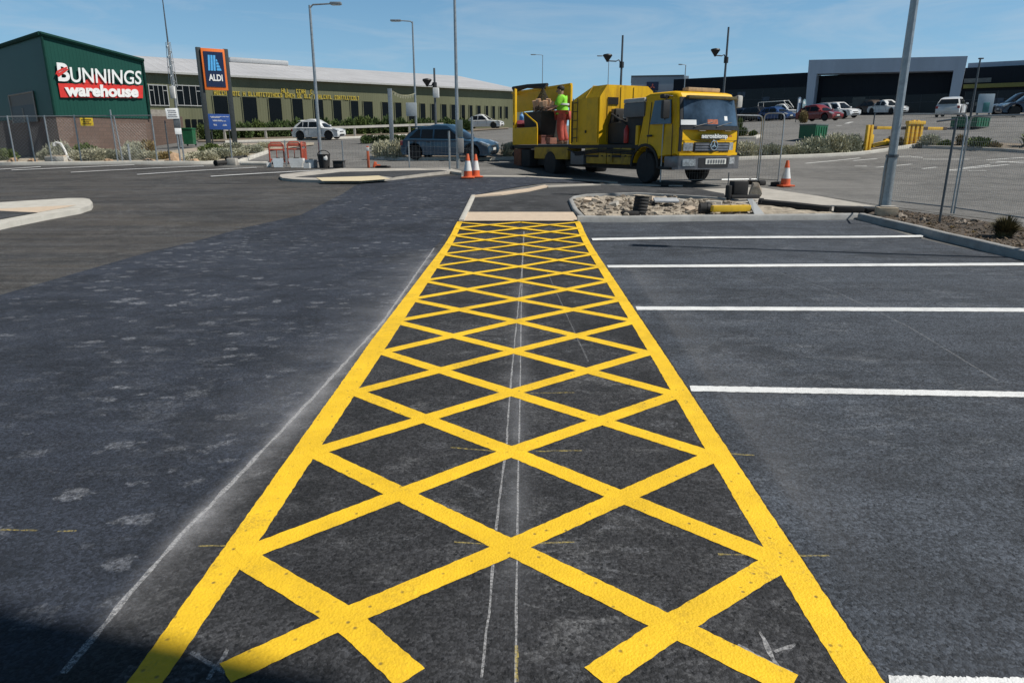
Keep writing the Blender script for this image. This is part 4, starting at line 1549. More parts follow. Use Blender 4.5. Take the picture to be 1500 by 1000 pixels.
p, h = post_from(671, 245, 28.5, 664.5, -60)
c = thing('mast', p, 0, 'tall thin mast with a grey control box, in front of the blue hatchback', 'mast')
MB().tube([(0, 0, -.2), (0, 0, 2.2), (0, 0, h)], [.075, .07, .045], 10).build('pole', GALV, c)
zb = height_to(674, 224, p)
zt = height_to(674, 203, p)
MB().bbox((.12, -.08, (zb + zt) / 2), (.24, .16, zt - zb), .02).build('control_box', mat('box_grey', (0.30, 0.29, 0.28), 0.6, var=0.1, dirt=.2), c)
zt2 = height_to(674, 176, p)
MB().bbox((.11, -.05, (zt + zt2) / 2 + .03), (.22, .06, zt2 - zt - .05), .01).build('sign_back', mat('sign_back_grey', (0.22, 0.25, 0.24), 0.45, metal=.4, var=0.1), c)

p = base(262, 50, 190)
c = thing('antenna_mast', p, 0, 'slim antenna mast with a lattice section rising over the olive shed', 'mast')
h1, h2, h3 = height_to(256, 158, p), height_to(243, 62, p), height_to(234, -40, p)
MB().tube([(0, 0, -.2), (0, 0, h1), (0, 0, h2)], [.10, .09, .06], 8).build('pole', GALV, c)
MB().tube([(0, 0, h2), (0, 0, h3)], [.05, .02], 6).build('whip', GALV_D, c)
lt = MB()
ha, hb_ = height_to(249, 128, p), height_to(243, 62, p)
n = 9
for k in range(n):
    za, zc = ha + (hb_ - ha) * k / n, ha + (hb_ - ha) * (k + 1) / n
    s = 1 if k % 2 else -1
    w1, w2 = .26 - .012 * k, .26 - .012 * (k + 1)
    lt.tube([(s * w1, 0, za), (-s * w2, 0, zc)], .018, 4)
    lt.tube([(0, s * w1, za), (0, -s * w2, zc)], .018, 4)
for sx, sy in ((1, 0), (-1, 0), (0, 1), (0, -1)):
    lt.tube([(sx * .27, sy * .27, ha), (sx * .15, sy * .15, hb_)], .02, 4)
lt.build('lattice', GALV, c)
MB().bbox((.0, -.22, ha - .35), (.32, .2, .8), .03).build('equipment_box', WHITE_P, c)


def camera_post(pxb, Y, top, arm_z, head, label, box=False):
    p = base(pxb, Y, 160)
    h = height_to(top[0], top[1], p)
    t = thing('camera_pole', p, 0, label, 'camera pole', 'dark poles with a side camera')
    MB().tube([(0, 0, -.2), (0, 0, h)], [.085, .06], 8).build('pole', GALV_D, t)
    za = height_to(arm_z[0], arm_z[1], p)
    hx = at(head[0], head[1], p.y)
    dx, zh = hx.x - p.x, hx.z - p.z
    x0 = at(arm_z[0], arm_z[1], p.y).x - p.x
    MB().tube([(0, 0, za), (dx * .22, 0, za + (zh - za) * .55), (dx * .4, 0, zh - .28), (dx, 0, zh - .25)], .04, 6).build('arm', GALV_D, t)
    cm = MB().lathe([(.05, -.32), (.12, -.2), (.30, .05), (.26, .12), (.05, .16)], 10, c=(dx, 0, zh)).build('camera', BLACK, t)
    MB().tube([(0, 0, za - .22), (0, 0, za + .12)], .14, 8).build('clamp', BLACK, t)
    if box:
        MB().bbox((.08, -.1, za - .5), (.38, .3, .6), .04).build('cabinet', WHITE_P, t)


camera_post(908, 46, (914.5, 52), (911, 94), (890, 83), 'dark camera pole standing over the yellow hopper of the truck')
camera_post(1058, 46, (1070.5, 40), (1066, 87), (1048, 75), 'tallest dark camera pole, rising behind the truck cab')
camera_post(637.7, 46, (634.3, 100), (636, 124), (625.5, 119), 'dark camera pole with white cabinet in front of the olive shed', True)
p, h = post_from(1420, 180, 58, 1435, 86)
c = thing('lamp_pole', p, 0, 'thin dark pole before the right end of the black retail building', 'pole')
MB().tube([(0, 0, -.2), (0, 0, h)], [.09, .06], 8).build('pole', GALV_D, c)
MB().bbox((.05, 0, h), (.35, .2, .1), .03).build('lamp_head', GALV_D, c)
# grey portal post with a string of bunting
p, h = post_from(574, 203, 48, 568.6, 130)
c = thing('sign_post', p, 0, 'stout pale grey post with a string of bunting beside the garden hedge', 'post')
MB().bbox((0, 0, h / 2), (.26, .2, h), .02).build('post', GALV, c)
e = at(608, 137, 51) - p
bt_ = MB()
pts = [Vector((0, 0, h - .05)).lerp(Vector((e.x, e.y, e.z)), k / 10) - Vector((0, 0, .25 * math.sin(PI * k / 10))) for k in range(11)]
bt_.tube(pts, .012, 4)
for a in pts[1:-1]:
    bt_.slab((a.x - .1, a.y, a.z), (a.x + .1, a.y, a.z), (a.x + .02, a.y, a.z - .22), (a.x - .02, a.y, a.z - .22), .01)
bt_.build('bunting', mat('pale_bunting', (0.55, 0.52, 0.35), 0.7, var=0.2), c)
MB().bbox((e.x - .3, e.y, height_to(606, 157, p)), (.75, .1, .9), .02).build('panel', mat('pale_panel', (0.42, 0.46, 0.48), 0.5, var=0.1), c)


# ------------------------------------------------------------------ fences
def wires(mb, a, b, z0, z1, dx, dz, r=.0022):
    """welded mesh between two upright lines"""
    a, b = Vector(a), Vector(b)
    Ln = (b - a).length
    n = max(2, int(Ln / dx))
    for k in range(1, n):
        q = a.lerp(b, k / n)
        mb.tube([(q.x, q.y, q.z + z0), (q.x, q.y, q.z + z1)], r, 3, caps=False)
    m = max(2, int((z1 - z0) / dz))
    for k in range(1, m):
        z = z0 + (z1 - z0) * k / m
        mb.tube([(a.x, a.y, a.z + z), (b.x, b.y, b.z + z)], r, 3, caps=False)


def chain_link(mb, a, b, z0, z1, s, r=.003):
    """diagonal netting between two upright lines"""
    a, b = Vector(a), Vector(b)
    Ln = (b - a).length
    u = (b - a) / Ln
    hh = z1 - z0
    n = int((Ln + hh) / s)
    for k in range(n + 1):
        x0 = k * s - hh
        xa, xb = max(x0, 0), min(x0 + hh, Ln)
        if xb - xa < .02:
            continue
        mb.tube([a + u * xa + Vector((0, 0, z0 + xa - x0)), a + u * xb + Vector((0, 0, z0 + xb - x0))], r, 3, caps=False)
        mb.tube([a + u * xa + Vector((0, 0, z1 - (xa - x0))), a + u * xb + Vector((0, 0, z1 - (xb - x0)))], r, 3, caps=False)


def temp_panel(A, B, h, label, group, corner=.12, foot=True, dx=.055, dz=.11, legs=True):
    """temporary fence panel: round-cornered tube frame with welded mesh, on two feet"""
    A, B = Vector(A), Vector(B)
    t = thing('temporary_fence', A, 0, label, 'temporary fence', group)
    o = B - A
    u = o.normalized()
    z = Vector((0, 0, 1))
    pts = [Vector((0, 0, 0.02)), z * (h - corner), z * (h - corner * .3) + u * (corner * .3), z * h + u * corner, o + z * h - u * corner, o + z * (h - corner * .3) - u * (corner * .3), o + z * (h - corner), o + z * .02]
    MB().tube(pts, .021, 8).build('frame', GALV, t)
    MB().tube([z * .16, o + z * .16], .016, 6).build('bottom_rail', GALV, t)
    wm = MB()
    wires(wm, (0, 0, 0), o, .16, h - .02, dx, dz)
    wm.build('mesh', WIRE, t, smooth=False, fix=False)
    if foot:
        for q in (Vector((0, 0, 0)), o):
            n_ = Vector((-u.y, u.x, 0))
            MB().bbox((q.x, q.y, q.z + .05), (.24, .68, .13), .03, math.atan2(u.y, u.x)).build('foot', RUBBER, t)
    return t


g_t = 'temporary fence panels round the works'
A, B = G(967, 272), G(1108, 270)
hT = height_to(974, 167, A)
temp_panel(A, B, hT, 'mesh fence panel standing in front of the truck cab', g_t, dx=.09, dz=.2)
A2, B2 = B + Vector((.10, .12, 0)), G(1139, 271.5)
temp_panel(A2, B2, height_to(1125, 166, A2), 'narrow mesh fence panel between the truck and the lone traffic cone', g_t, dx=.09, dz=.2)
A, B = G(1299, 303), G(1393, 314)
temp_panel(A, B, height_to(1312, 167.5, A), 'mesh fence panel starting at the thick lamp post', g_t, dx=.05, dz=.10, foot=False)
A, B = G(1397, 314.6), G(1500, 331)
B = B + (B - A) * .12
temp_panel(A, B, height_to(1421, 170, A), 'mesh fence panel over the mulch strip near the spiky bush', g_t, dx=.05, dz=.10, foot=False)
C_ = B + (B - A).normalized() * 2.3 + Vector((.05, 0, 0))
C_.z = H(C_.x, C_.y)
temp_panel(B + Vector((.04, -.06, 0)), C_, height_to(1421, 170, A), 'mesh fence panel running out of the right edge', g_t, dx=.05, dz=.10, foot=False)
A = G(1375, 331)
st = thing('fence_stay', A, 0, 'dark steel prop post leaning before the mesh fence in the mulch', 'fence post')
MB().tube([(0, 0, -.05), (0, 0, height_to(1394, 173, A))], .024, 8).build('post', GALV_D, st)
MB().tube([(0, 0, height_to(1394, 173, A) - .02), (.45, 1.4, height_to(1394, 173, A) - .02)], .018, 8).build('rail', GALV_D, st)

# left boundary: chain link on galvanised posts, top rail
fp = [(-58, 240.5), (-20, 240), (23.4, 239.5), (52, 238.5), (76.7, 239), (119.6, 238.5), (173, 239.2), (231, 239.4)]
P = [G(*q) for q in fp]
t = thing('chain_link_fence', P[0], 0, 'chain link fence with top rail along the garden before the green warehouse', 'fence')
ptop = [height_to(x - 10, 170 if x < 225 else 176, q) for (x, y), q in zip(fp, P)]
hr = sum(ptop) / len(ptop)
nm = MB()
rl = MB()
for i, q in enumerate(P):
    l = q - P[0]
    MB().tube([(l.x, l.y, l.z - .3), (l.x, l.y, l.z + hr + (.25 if i == 6 else .04))], .032, 8).build('post', GALV, t)
    if i:
        k = P[i - 1] - P[0]
        rl.tube([(k.x, k.y, k.z + hr), (l.x, l.y, l.z + hr)], .024, 6)
        chain_link(nm, (k.x, k.y, k.z), (l.x, l.y, l.z), .06, hr, .15, .0028)
rl.build('top_rail', GALV, t)
nm.build('netting', WIRE, t, smooth=False, fix=False)
l = G(180.6, 238.6) - P[0]
MB().tube([(l.x, l.y, l.z - .1), (l.x - .12, l.y, l.z + hr)], .03, 8).build('stay', GALV, t)
# warning plate wired to it
a, b = at(119, 173, P[5].y - .06), at(137.4, 184.5, P[5].y - .06)
yw = thing('warning_plate', (a.x, a.y - .12, b.z), .35, 'yellow warning plate wired to the chain link fence', 'sign')
yp = MB().bbox(((b.x - a.x) / 2, 0, (a.z - b.z) / 2), (b.x - a.x, .012, a.z - b.z), .004).build('plate', SIGN_YEL, yw)
mb = MB()
for z, x0, x1 in ((.78, .15, .85), (.52, .25, .75), (.28, .2, .8)):
    x = x0
    while x < x1:
        mb.box(((b.x - a.x) * x, -.012, (a.z - b.z) * z), ((b.x - a.x) * .06, .01, (a.z - b.z) * .12))
        x += .085
mb.build('lettering', mat('sign_brown', (0.25, 0.13, 0.02), 0.6), yw, smooth=False)

# low netting along the lane edge, behind the centre island
fq = [(249.5, 239.5, 177), (341, 241.5, 203), (420, 243.5, 206), (503.5, 245.5, 206), (600, 248.5, 207), (659, 251.5, 192), (692.5, 258.5, 171)]
P = [G(x, y) for x, y, _ in fq]
t = thing('mesh_fence', P[0], 0, 'low wire mesh fence on thin posts behind the traffic island', 'fence')
nm = MB()
for i, q in enumerate(P):
    l = q - P[0]
    h = height_to(fq[i][0], fq[i][2], q)
    MB().tube([(l.x, l.y, l.z - .2), (l.x, l.y, l.z + h)], .04 if i > 4 else .03, 8).build('post', GALV if i != 0 else GALV_D, t)
    if i > 1:
        k = P[i - 1] - P[0]
        h0 = min(1.1, h)
        wires(nm, (k.x, k.y, k.z), (l.x, l.y, l.z), .08, h0, .16, .2, .002)
nm.build('mesh', WIRE, t, smooth=False, fix=False)
MB().bbox((P[1].x - P[0].x, P[1].y - P[0].y, P[1].z - P[0].z + .12), (.4, .35, .32), .05).build('footing', CONC, t)

# timber rail in front of the olive shed
gr = [(330, 204), (390, 203), (450, 201.5), (520, 199), (600, 195.5), (650, 193.5)]
P = [G(x, y + 1) for x, y in gr]
t = thing('guard_rail', P[0], 0, 'pale grey guard rail on short posts below the hedge', 'guard rail')
RAILM = mat('rail_pale', (0.42, 0.40, 0.36), 0.7, var=0.15, scale=3, dirt=.2)
rb = MB()
for i, q in enumerate(P):
    l = q - P[0]
    MB().box((l.x, l.y, l.z + .3), (.16, .16, .9)).build('post', RAILM, t, smooth=False)
    if i:
        k = P[i - 1] - P[0]
        a, b = Vector((k.x, k.y, k.z + .78)), Vector((l.x, l.y, l.z + .78))
        rb.slab((a.x, a.y - .1, a.z - .1), (b.x, b.y - .1, b.z - .1), (b.x, b.y - .1, b.z + .1), (a.x, a.y - .1, a.z + .1), .08)
rb.build('rail', RAILM, t, smooth=False)


# ------------------------------------------------------------------ traffic cones
def cone(p, h, label, rz=0.0):
    t = thing('traffic_cone', p, rz, label, 'traffic cone', 'orange traffic cones with white sleeves')
    k = h / .75
    MB().bbox((0, 0, .03 * k), (.40 * k, .40 * k, .05 * k), .02).build('base', ORANGE, t)
    pr = [(.145, .05), (.135, .10), (.128, .24)]
    MB().lathe([(a * k, b * k) for a, b in pr] + [(.112 * k, .25 * k)], 20).build('body', ORANGE, t)
    MB().lathe([(.1295 * k, .235 * k), (.119 * k, .30 * k), (.075 * k, .545 * k), (.068 * k, .55 * k)], 20).build('sleeve', REFL, t)
    MB().lathe([(.076 * k, .54 * k), (.042 * k, .735 * k), (.036 * k, .75 * k), (.02 * k, .75 * k)], 20).build('tip', ORANGE, t)


p = G(685.5, 261.5)
cone(p, height_to(685.5, 225.5, p), 'orange traffic cone, the left one of the two by the island')
p = G(697, 260)
cone(p, height_to(696, 226, p), 'orange traffic cone, the right one of the two by the island', .4)
p = G(1150, 273.5)
cone(p, height_to(1150.5, 235, p), 'orange traffic cone alone on the road right of the truck', .2)

# ------------------------------------------------------------------ road works left: barriers, blocks, bucket, pipes
RED_P = mat('barrier_red', (0.36, 0.065, 0.035), 0.6, var=0.2, scale=6, dirt=.3)
PALE_B = mat('pale_blue_plastic', (0.50, 0.56, 0.60), 0.6, var=0.12, scale=6, dirt=.3)


def red_barrier(a, b, yt, label):
    A, B = G(*a), G(*b)
    d = B - A
    rz = math.atan2(d.y, d.x)
    t = thing('plastic_barrier', A, rz, label, 'barrier', 'red plastic barriers at the road works')
    w = (B - A).length
    h = height_to(a[0], yt, A)
    f = MB()
    f.tube([(0, 0, .05), (0, 0, h - .12), (.1, 0, h - .02), (w - .1, 0, h - .02), (w, 0, h - .12), (w, 0, .05)], .034, 8)
    f.bbox((w / 2, 0, h * .66), (w - .05, .04, .07), .02)
    f.bbox((w / 2, 0, h * .86), (w - .05, .04, h * .14), .02)
    f.bbox((w / 2, 0, .18), (w - .05, .04, .07), .02)
    n = max(2, int(w / .22))
    for k in range(1, n):
        f.tube([(w * k / n, 0, .18), (w * k / n, 0, h * .66)], .02, 6)
    f.build('panel', RED_P, t)
    for x in (.15, w - .15):
        MB().bbox((x, 0, .04), (.1, .5, .08), .02).build('foot', RUBBER, t)


red_barrier((396, 240), (417, 239.5), 208.5, 'red plastic barrier, the left one behind the pale blocks')
red_barrier((423, 240), (442, 239.5), 207.5, 'red plastic barrier, the middle one behind the pale blocks')
red_barrier((443, 240), (449, 234.5), 208, 'red plastic barrier seen end on beside the lamp post')


def block(a, b, yt, label, m, taper=.8, w=.42, name='barrier_block'):
    A, B = G(*a), G(*b)
    t = thing(name, (A + B) / 2, math.atan2((B - A).y, (B - A).x), label, 'block', 'pale barrier blocks at the road works')
    L_ = (B - A).length
    h = height_to(a[0], yt, A)
    mb = MB()
    mb.prism([(-L_ / 2 * taper, 0), (L_ / 2 * taper, 0), (L_ / 2, h * .75), (L_ / 2 * .97, h), (-L_ / 2 * .97, h), (-L_ / 2, h * .75)], 'y', -w / 2, w / 2)
    mb.build('block', m, t, smooth=False)
    MB().box((0, 0, h + .012), (L_ * .35, w * .4, .03)).build('socket', RUBBER, t, smooth=False)


block((400, 245), (416, 245), 232, 'pale blue plastic barrier block, leftmost of the three large ones', PALE_B)
block((425, 245.5), (446, 245.5), 232, 'white plastic barrier block, widest of the three large ones', WHITE_P, .7)
block((450, 246), (463, 246), 234, 'grey blue barrier block beside the black bucket', mat('slate_plastic', (0.22, 0.27, 0.32), .6, var=.15), .95)
block((391, 244.5), (398, 244.5), 238, 'small white block at the left end of the barrier blocks', WHITE_P, .95, .3)
block((446, 246.5), (455, 246.5), 239, 'small white block tucked between the larger barrier blocks', WHITE_P, .95, .25)
p = G(475.5, 246)
t = thing('bucket', p, .3, 'black rubble bucket with a white blot at the foot of the lamp post', 'bucket')
hb = height_to(475.5, 226, p)
MB().lathe([(.20, 0), (.26, hb), (.24, hb), (.19, .03)], 18).build('body', RUBBER, t)
MB().tube([(.25 * math.cos(a), 0, hb - .05 + .20 * math.sin(a)) for a in [k * PI / 10 for k in range(11)]], .02, 6).build('handle', RUBBER, t)
MB().blob((.06, -.235, hb * .72), (.09, .02, .09), 2, .3).build('paint_blot', WHITE_P, t)
p = G(497, 245.5)
t = thing('pit_cover', p, 0, 'low black box beside the bucket at the lane edge', 'box')
MB().bbox((0, 0, .12), (.42, .4, .26), .02).build('box', RUBBER, t)
MB().bbox((0, 0, .26), (.46, .44, .03), .01).build('lid', BLACK, t)
p = G(540, 246)
t = thing('marker_post', p, 0, 'orange marker post by the lane edge near the grey green shrubs', 'post')
hm = height_to(538, 214, p)
MB().bbox((0, 0, hm / 2), (.10, .07, hm), .02).build('post', mat('marker_orange', (0.60, 0.13, 0.05), .6, var=.15, dirt=.3), t)
MB().bbox((0, -.002, hm * .86), (.105, .072, .14), .01).build('reflector', REFL, t)
t = thing('orange_scrap', G(551, 245), .3, 'small heap of orange barrier scrap beside the marker post', 'scrap')
MB().bbox((-.05, 0, .10), (.12, .14, .24), .03, Matrix.Rotation(.3, 4, 'Y')).build('clip', ORANGE, t)
MB().bbox((.10, .02, .06), (.16, .10, .10), .02).build('clip', ORANGE, t)
t = thing('rubber_mat', G(561, 246.5), .02, 'flat black rubber mat on the lane edge', 'mat')
MB().bbox((0, 0, .045), (.56, .5, .09), .03).build('mat', RUBBER, t)
MB().tube([(-.2, -.26, .10), (.2, -.26, .10)], .015, 5).build('grip', RUBBER, t)
for i, (a, b, m, lb) in enumerate((((316, 243), (345, 240.5), RUBBER, 'black drain pipe lying at the end of the garden kerb'), ((333, 237), (361, 234), RUBBER, 'black drain pipe lying behind another near the concrete footing'),
                                   ((353, 243), (392, 243.5), CONC_PALE, 'pale concrete bar lying along the lane edge'))):
    A, B = G(*a), G(*b)
    t = thing('drain_pipe' if i < 2 else 'concrete_bar', A, 0, lb, 'pipe' if i < 2 else 'bar')
    d = B - A
    MB().tube([(0, 0, .11), (d.x, d.y, d.z + .11)], .10 if i < 2 else .09, 10).build('barrel', m, t)
    MB().tube([(0, 0, .11), (d.x * .06, d.y * .06, d.z * .06 + .11)], .125 if i < 2 else .1, 10).build('socket', m, t)

# white bent pipe and stakes in the left garden
p = G(97, 237)
t = thing('bent_pipe', p, 0, 'white bent pipe sticking out of the garden before the warehouse', 'pipe')
hp = height_to(92, 209, p)
MB().tube([(-.42, 0, hp - .06), (-.3, 0, hp), (-.10, 0, hp - .05), (.02, 0, hp * .6), (.12, 0, .15), (.28, 0, .06), (.32, 0, -.05)], .055, 8).build('pipe', WHITE_P, t)
MB().tube([(-.42, 0, hp - .16), (-.42, 0, hp)], .07, 8).build('cap', WHITE_P, t)
p = G(191.5, 239)
t = thing('stake', p, 0, 'short pale stake at the front of the garden before the warehouse', 'stake')
hp = height_to(190.5, 212, p)
MB().tube([(0, 0, -.1), (0, 0, hp)], .045, 8).build('post', WHITE_P, t)
MB().tube([(0, 0, hp), (0, 0, hp + .03)], .055, 8).build('cap', WHITE_P, t)
# little planter / kerb block by the bent pipe
t = thing('concrete_step', G(84, 237.5), .0, 'pale concrete step at the edge of the garden left of the bent pipe', 'step')
MB().bbox((0, 0, .12), (.9, .4, .26), .03).build('step', CONC_PALE, t)
MB().bbox((0, .05, .28), (.8, .3, .05), .01).build('slab', PAD_BEIGE, t)
# white notice on two legs
p = G(267.5, 239)
t = thing('notice_sign', p, .5, 'white notice with blurred text on a twin leg post beside the green bin', 'sign')
za, zb = height_to(262, 159, p), height_to(262, 174.5, p)
pnl = MB().bbox((-.17, -.05, (za + zb) / 2), (.50, .03, za - zb), .01, Matrix.Rotation(-.06, 4, 'Y')).build('panel', SIGN_WHITE, t)
mb = MB()
for z, x0, x1 in ((.80, -.32, .0), (.62, -.3, .02), (.40, -.3, -.02), (.22, -.33, .0)):
    x = x0
    while x < x1:
        mb.box((x, -.07, zb + (za - zb) * z), (.035, .01, .045))
        x += .055
mb.build('lettering', mat('grey_text', (0.20, 0.20, 0.22), .6), t, smooth=False)
zc, zd = height_to(267, 188, p), height_to(267, 197, p)
MB().bbox((-.02, -.05, (zc + zd) / 2), (.27, .03, zc - zd), .01).build('small_plate', SIGN_WHITE, t)
for x in (-.08, .08):
    MB().tube([(x, 0, -.1), (x, 0, za if x > 0 else zc)], .035, 8).build('leg', GALV, t)
MB().bbox((-.03, -.01, (zb + zc) / 2), (.26, .05, zb - zc), .01).build('dark_panel', GALV_D, t)
t = thing('wheelie_bin', G(279, 214), .1, 'green wheelie bin behind the white notice', 'bin')
MB().box((0, 0, .62), (.62, .66, 1.0), taper=1.12).build('body', BIN_G, t, smooth=False)
MB().bbox((0, 0, 1.16), (.76, .8, .1), .03).build('lid', BIN_G, t)
for x in (-.28, .28):
    MB().lathe([(.11, -.03), (.11, .03)], 12, 'x', (x, .3, .12)).build('wheel', RUBBER, t)


# ------------------------------------------------------------------ rubble bed and the fence feet (right of the ramp)
def rocks(name, spots, label_fn, m, group, seed=3):
    r = random.Random(seed)
    for i, (px, py, s) in enumerate(spots):
        p = G(px, py)
        o = MB().blob((0, 0, s * .22), (s, s * r.uniform(.7, 1.1), s * r.uniform(.5, .8)), 2, .8, 1.5, r.random() * 50, -s * .25).build(name, m, None, ang=18, loc=p)
        o.rotation_euler.z = r.uniform(0, 6)
        tag(o, label_fn(i), 'rock', group)


big_r = [(858, 306, .16, 'pale rock nearest the rounded end of the rubble bed'), (874, 301, .20, 'large pale rock at the left of the rubble bed'), (892, 309, .14, 'rusty pale rock at the front of the rubble bed'),
         (905, 299, .17, 'pale rock behind the rusty one in the rubble bed'), (915, 311, .12, 'small pale rock at the foot of the black stub'), (880, 313, .10, 'small rock against the bed kerb'),
         (960, 307, .13, 'pale rock right of the black stub'), (985, 310, .12, 'rock in front of the grey slab'), (1008, 304, .15, 'broken rock right of the grey slab'), (1020, 311, .10, 'small rock left of the black pipe cap')]
for px, py, s, lb in big_r:
    rocks('rock', [(px, py, s)], lambda i: lb, STONE, 'rocks lying in the rubble bed', int(px))
rb_ = MB()
r = random.Random(11)
poly = gp((842, 310), (838, 297), (857, 291.5), (930, 289.5), (1000, 292.5), (1066, 298), (1100, 302), (1110, 316), (1000, 317.5), (860, 319))


def inside(x, y, P):
    c = False
    for i in range(len(P)):
        (x1, y1), (x2, y2) = P[i], P[i - 1]
        if (y1 > y) != (y2 > y) and x < (x2 - x1) * (y - y1) / (y2 - y1) + x1:
            c = not c
    return c


xa, xb = min(q[0] for q in poly), max(q[0] for q in poly)
ya, yb = min(q[1] for q in poly), max(q[1] for q in poly)
n = 0
while n < 900:
    x, y = r.uniform(xa, xb), r.uniform(ya, yb)
    if inside(x, y, poly):
        s = r.choice((.012, .012, .015, .015, .02, .025, .03, .04, .06, .085))
        rb_.blob((x, y, H(x, y) + .03 + s * .2), (s, s * r.uniform(.6, 1.2), s * r.uniform(.4, .8)), 1, .9, 1.5, r.random() * 90)
        n += 1
g_ = rb_.build('rubble', STONE, smooth=False)
g_['kind'] = 'stuff'
for i, (px, py, l_, w_, h_, tl_) in enumerate(((866, 299, .34, .22, .09, .25), (899, 304, .26, .2, .08, -.3), (948, 296, .30, .12, .10, .2), (997, 299, .36, .16, .08, -.15), (1012, 311, .22, .16, .07, .35), (1045, 301, .40, .10, .07, .1))):
    q_ = G(px, py)
    sl_ = MB()
    sl_.prism([(-l_, -w_ * .8), (l_ * .7, -w_), (l_, w_ * .3), (l_ * .3, w_), (-l_ * .8, w_ * .7)], 'z', 0, h_)
    so2 = sl_.build('concrete_fragment', CONC if i % 2 else PAD_BEIGE, None, smooth=False, loc=(q_.x, q_.y, q_.z + .04))
    so2.rotation_euler = (tl_, tl_ * .5, i * 1.3)
    so2.scale = (.6, .6, 1)
    tag(so2, ['pale broken slab at the rounded left end of the rubble', 'grey broken slab left of the pipe stub', 'pale sliver of slab just right of the pipe stub', 'grey broken slab right of the metal tray', 'small pale slab in front of the metal tray', 'long grey sliver behind the yellow beam'][i], 'slab', 'broken slabs in the rubble bed')
g_['label'] = 'loose pale rubble filling the unfinished bed'
mu = MB()
poly2 = gp((1275, 319), (1290, 311), (1330, 314), (1400, 323.5), (1500, 338)) + [(12.5, 9), (10.6, 6)] + gp((1500, 374), (1340, 336))
xa, xb = min(q[0] for q in poly2), max(q[0] for q in poly2)
ya, yb = min(q[1] for q in poly2), max(q[1] for q in poly2)
n = 0
while n < 1500:
    x, y = r.uniform(xa, xb), r.uniform(ya, yb)
    if inside(x, y, poly2):
        l_, w_ = r.uniform(.02, .09), r.uniform(.01, .03)
        mu.box((x, y, H(x, y) + .07 + r.uniform(0, .02)), (l_, w_, .012), Matrix.Rotation(r.uniform(0, 6), 4, 'Z') @ Matrix.Rotation(r.uniform(-.5, .5), 4, 'Y'))
        n += 1
g_ = mu.build('bark_chips', mat('bark_chip', (0.16, 0.115, 0.075), .95, var=.6, scale=14), smooth=False, fix=False)
g_['kind'] = 'stuff'
p = G(936, 315)
t = thing('pipe_stub', p, .3, 'black ribbed pipe stub standing in the rubble bed', 'pipe')
hs = height_to(936, 287, p)
sb_ = MB()
sb_.M = Matrix.Rotation(.14, 4, 'Y')
prof = []
for k in range(13):
    z = hs * k / 12
    prof += [(.155 if k % 2 else .168, z)]
sb_.lathe(prof + [(.12, hs), (.11, hs * .6)], 20)
sb_.build('pipe', RUBBER, t)
MB().bbox((-.25, -.05, .05), (.35, .25, .10), .03).build('footing', RUBBER, t)
p = G(975, 303)
t = thing('metal_tray', p, -.08, 'pale grey metal tray lying on the rubble', 'tray')
MB().bbox((0, 0, .16), (.58, .42, .05), .015, Matrix.Rotation(.12, 4, 'X')).build('tray', mat('tray_grey', (0.50, 0.52, 0.54), .45, metal=.2, var=.1, dirt=.2), t)
MB().bbox((-.36, .02, .06), (.26, .3, .14), .03).build('stand', RUBBER, t)
p = G(1033, 314)
t = thing('drain_plug', p, 0, 'black pipe cap at the left end of the yellow beam', 'cap')
MB().lathe([(.13, -.14), (.13, .12), (.10, .14)], 16, 'x', (0, 0, .13)).build('cap', RUBBER, t)
MB().lathe([(.14, -.03), (.14, .03)], 16, 'x', (.05, 0, .13)).build('rim', BLACK, t)
A, B = G(1042, 316.5), G(1097, 315.5)
t = thing('yellow_beam', A, math.atan2((B - A).y, (B - A).x), 'yellow steel beam lying along the bed kerb', 'beam')
Ly = (B - A).length
MB().bbox((Ly / 2, 0, .16), (Ly, .14, .14), .02).build('beam', mat('beam_yellow', (0.74, 0.47, 0.03), .45, var=.08, dirt=.2), t)
MB().slab((Ly + .02, -.2, .03), (Ly + .30, -.15, .03), (Ly + .14, .15, .36), (Ly - .02, .1, .36), .02).build('end_plate', GALV_D, t)
p = G(1082, 294)
t = thing('ballast_stand', p, .1, 'black fence foot blocks on a rusty stand beside the concrete lump', 'fence foot')
MB().bbox((.02, .12, .32), (.40, .34, .36), .03).build('block', RUBBER, t)
MB().bbox((.15, .05, .10), (.85, .22, .10), .03, .15).build('bar', RUBBER, t)
MB().tube([(-.32, 0, 0), (-.33, 0, .72)], .014, 6).build('pin', GALV_D, t)
MB().bbox((-.30, .0, .2), (.10, .22, .4), .03).build('upright', RUBBER, t)
o = MB().blob((0, 0, .07), (.18, .17, .30), 2, .5, 1.6, 5, -.08).build('concrete_lump', STONE, None, ang=25, loc=G(1106, 287))
tag(o, 'rough concrete lump gripping the fence post right of the black blocks', 'concrete')
A, B = G(1112, 301.5), G(1216, 312)
t = thing('black_band', A, 0, 'thick black band along the back of the bay kerb', 'pipe')  # dark band behind the kerb, modelled as a round black tube
d = B - A
MB().tube([(0, 0, .09), (d.x * .5, d.y * .5 + .05, d.z * .5 + .09), (d.x, d.y, d.z + .08)], .085, 10).build('pipe', RUBBER, t)
MB().tube([(0, 0, .09), (d.x * .05, d.y * .05, .09)], .105, 10).build('socket', RUBBER, t)
p = G(1256, 313)
t = thing('ballast_block', p, -.15, 'long black fence foot at the base of the thick lamp post', 'fence foot')
MB().bbox((-.2, 0, .09), (.62, .26, .16), .04).build('block', RUBBER, t)
MB().bbox((.36, .03, .07), (.40, .24, .13), .04).build('block', RUBBER, t)
p = G(1298, 320)
t = thing('concrete_block', p, -.2, 'beige concrete block under the thick lamp post', 'block')
MB().bbox((0, .05, .12), (.42, .3, .26), .03).build('block', mat('block_beige', (0.42, 0.35, 0.26), .9, var=.2, bump=.5, bscale=40, dirt=.3), t)
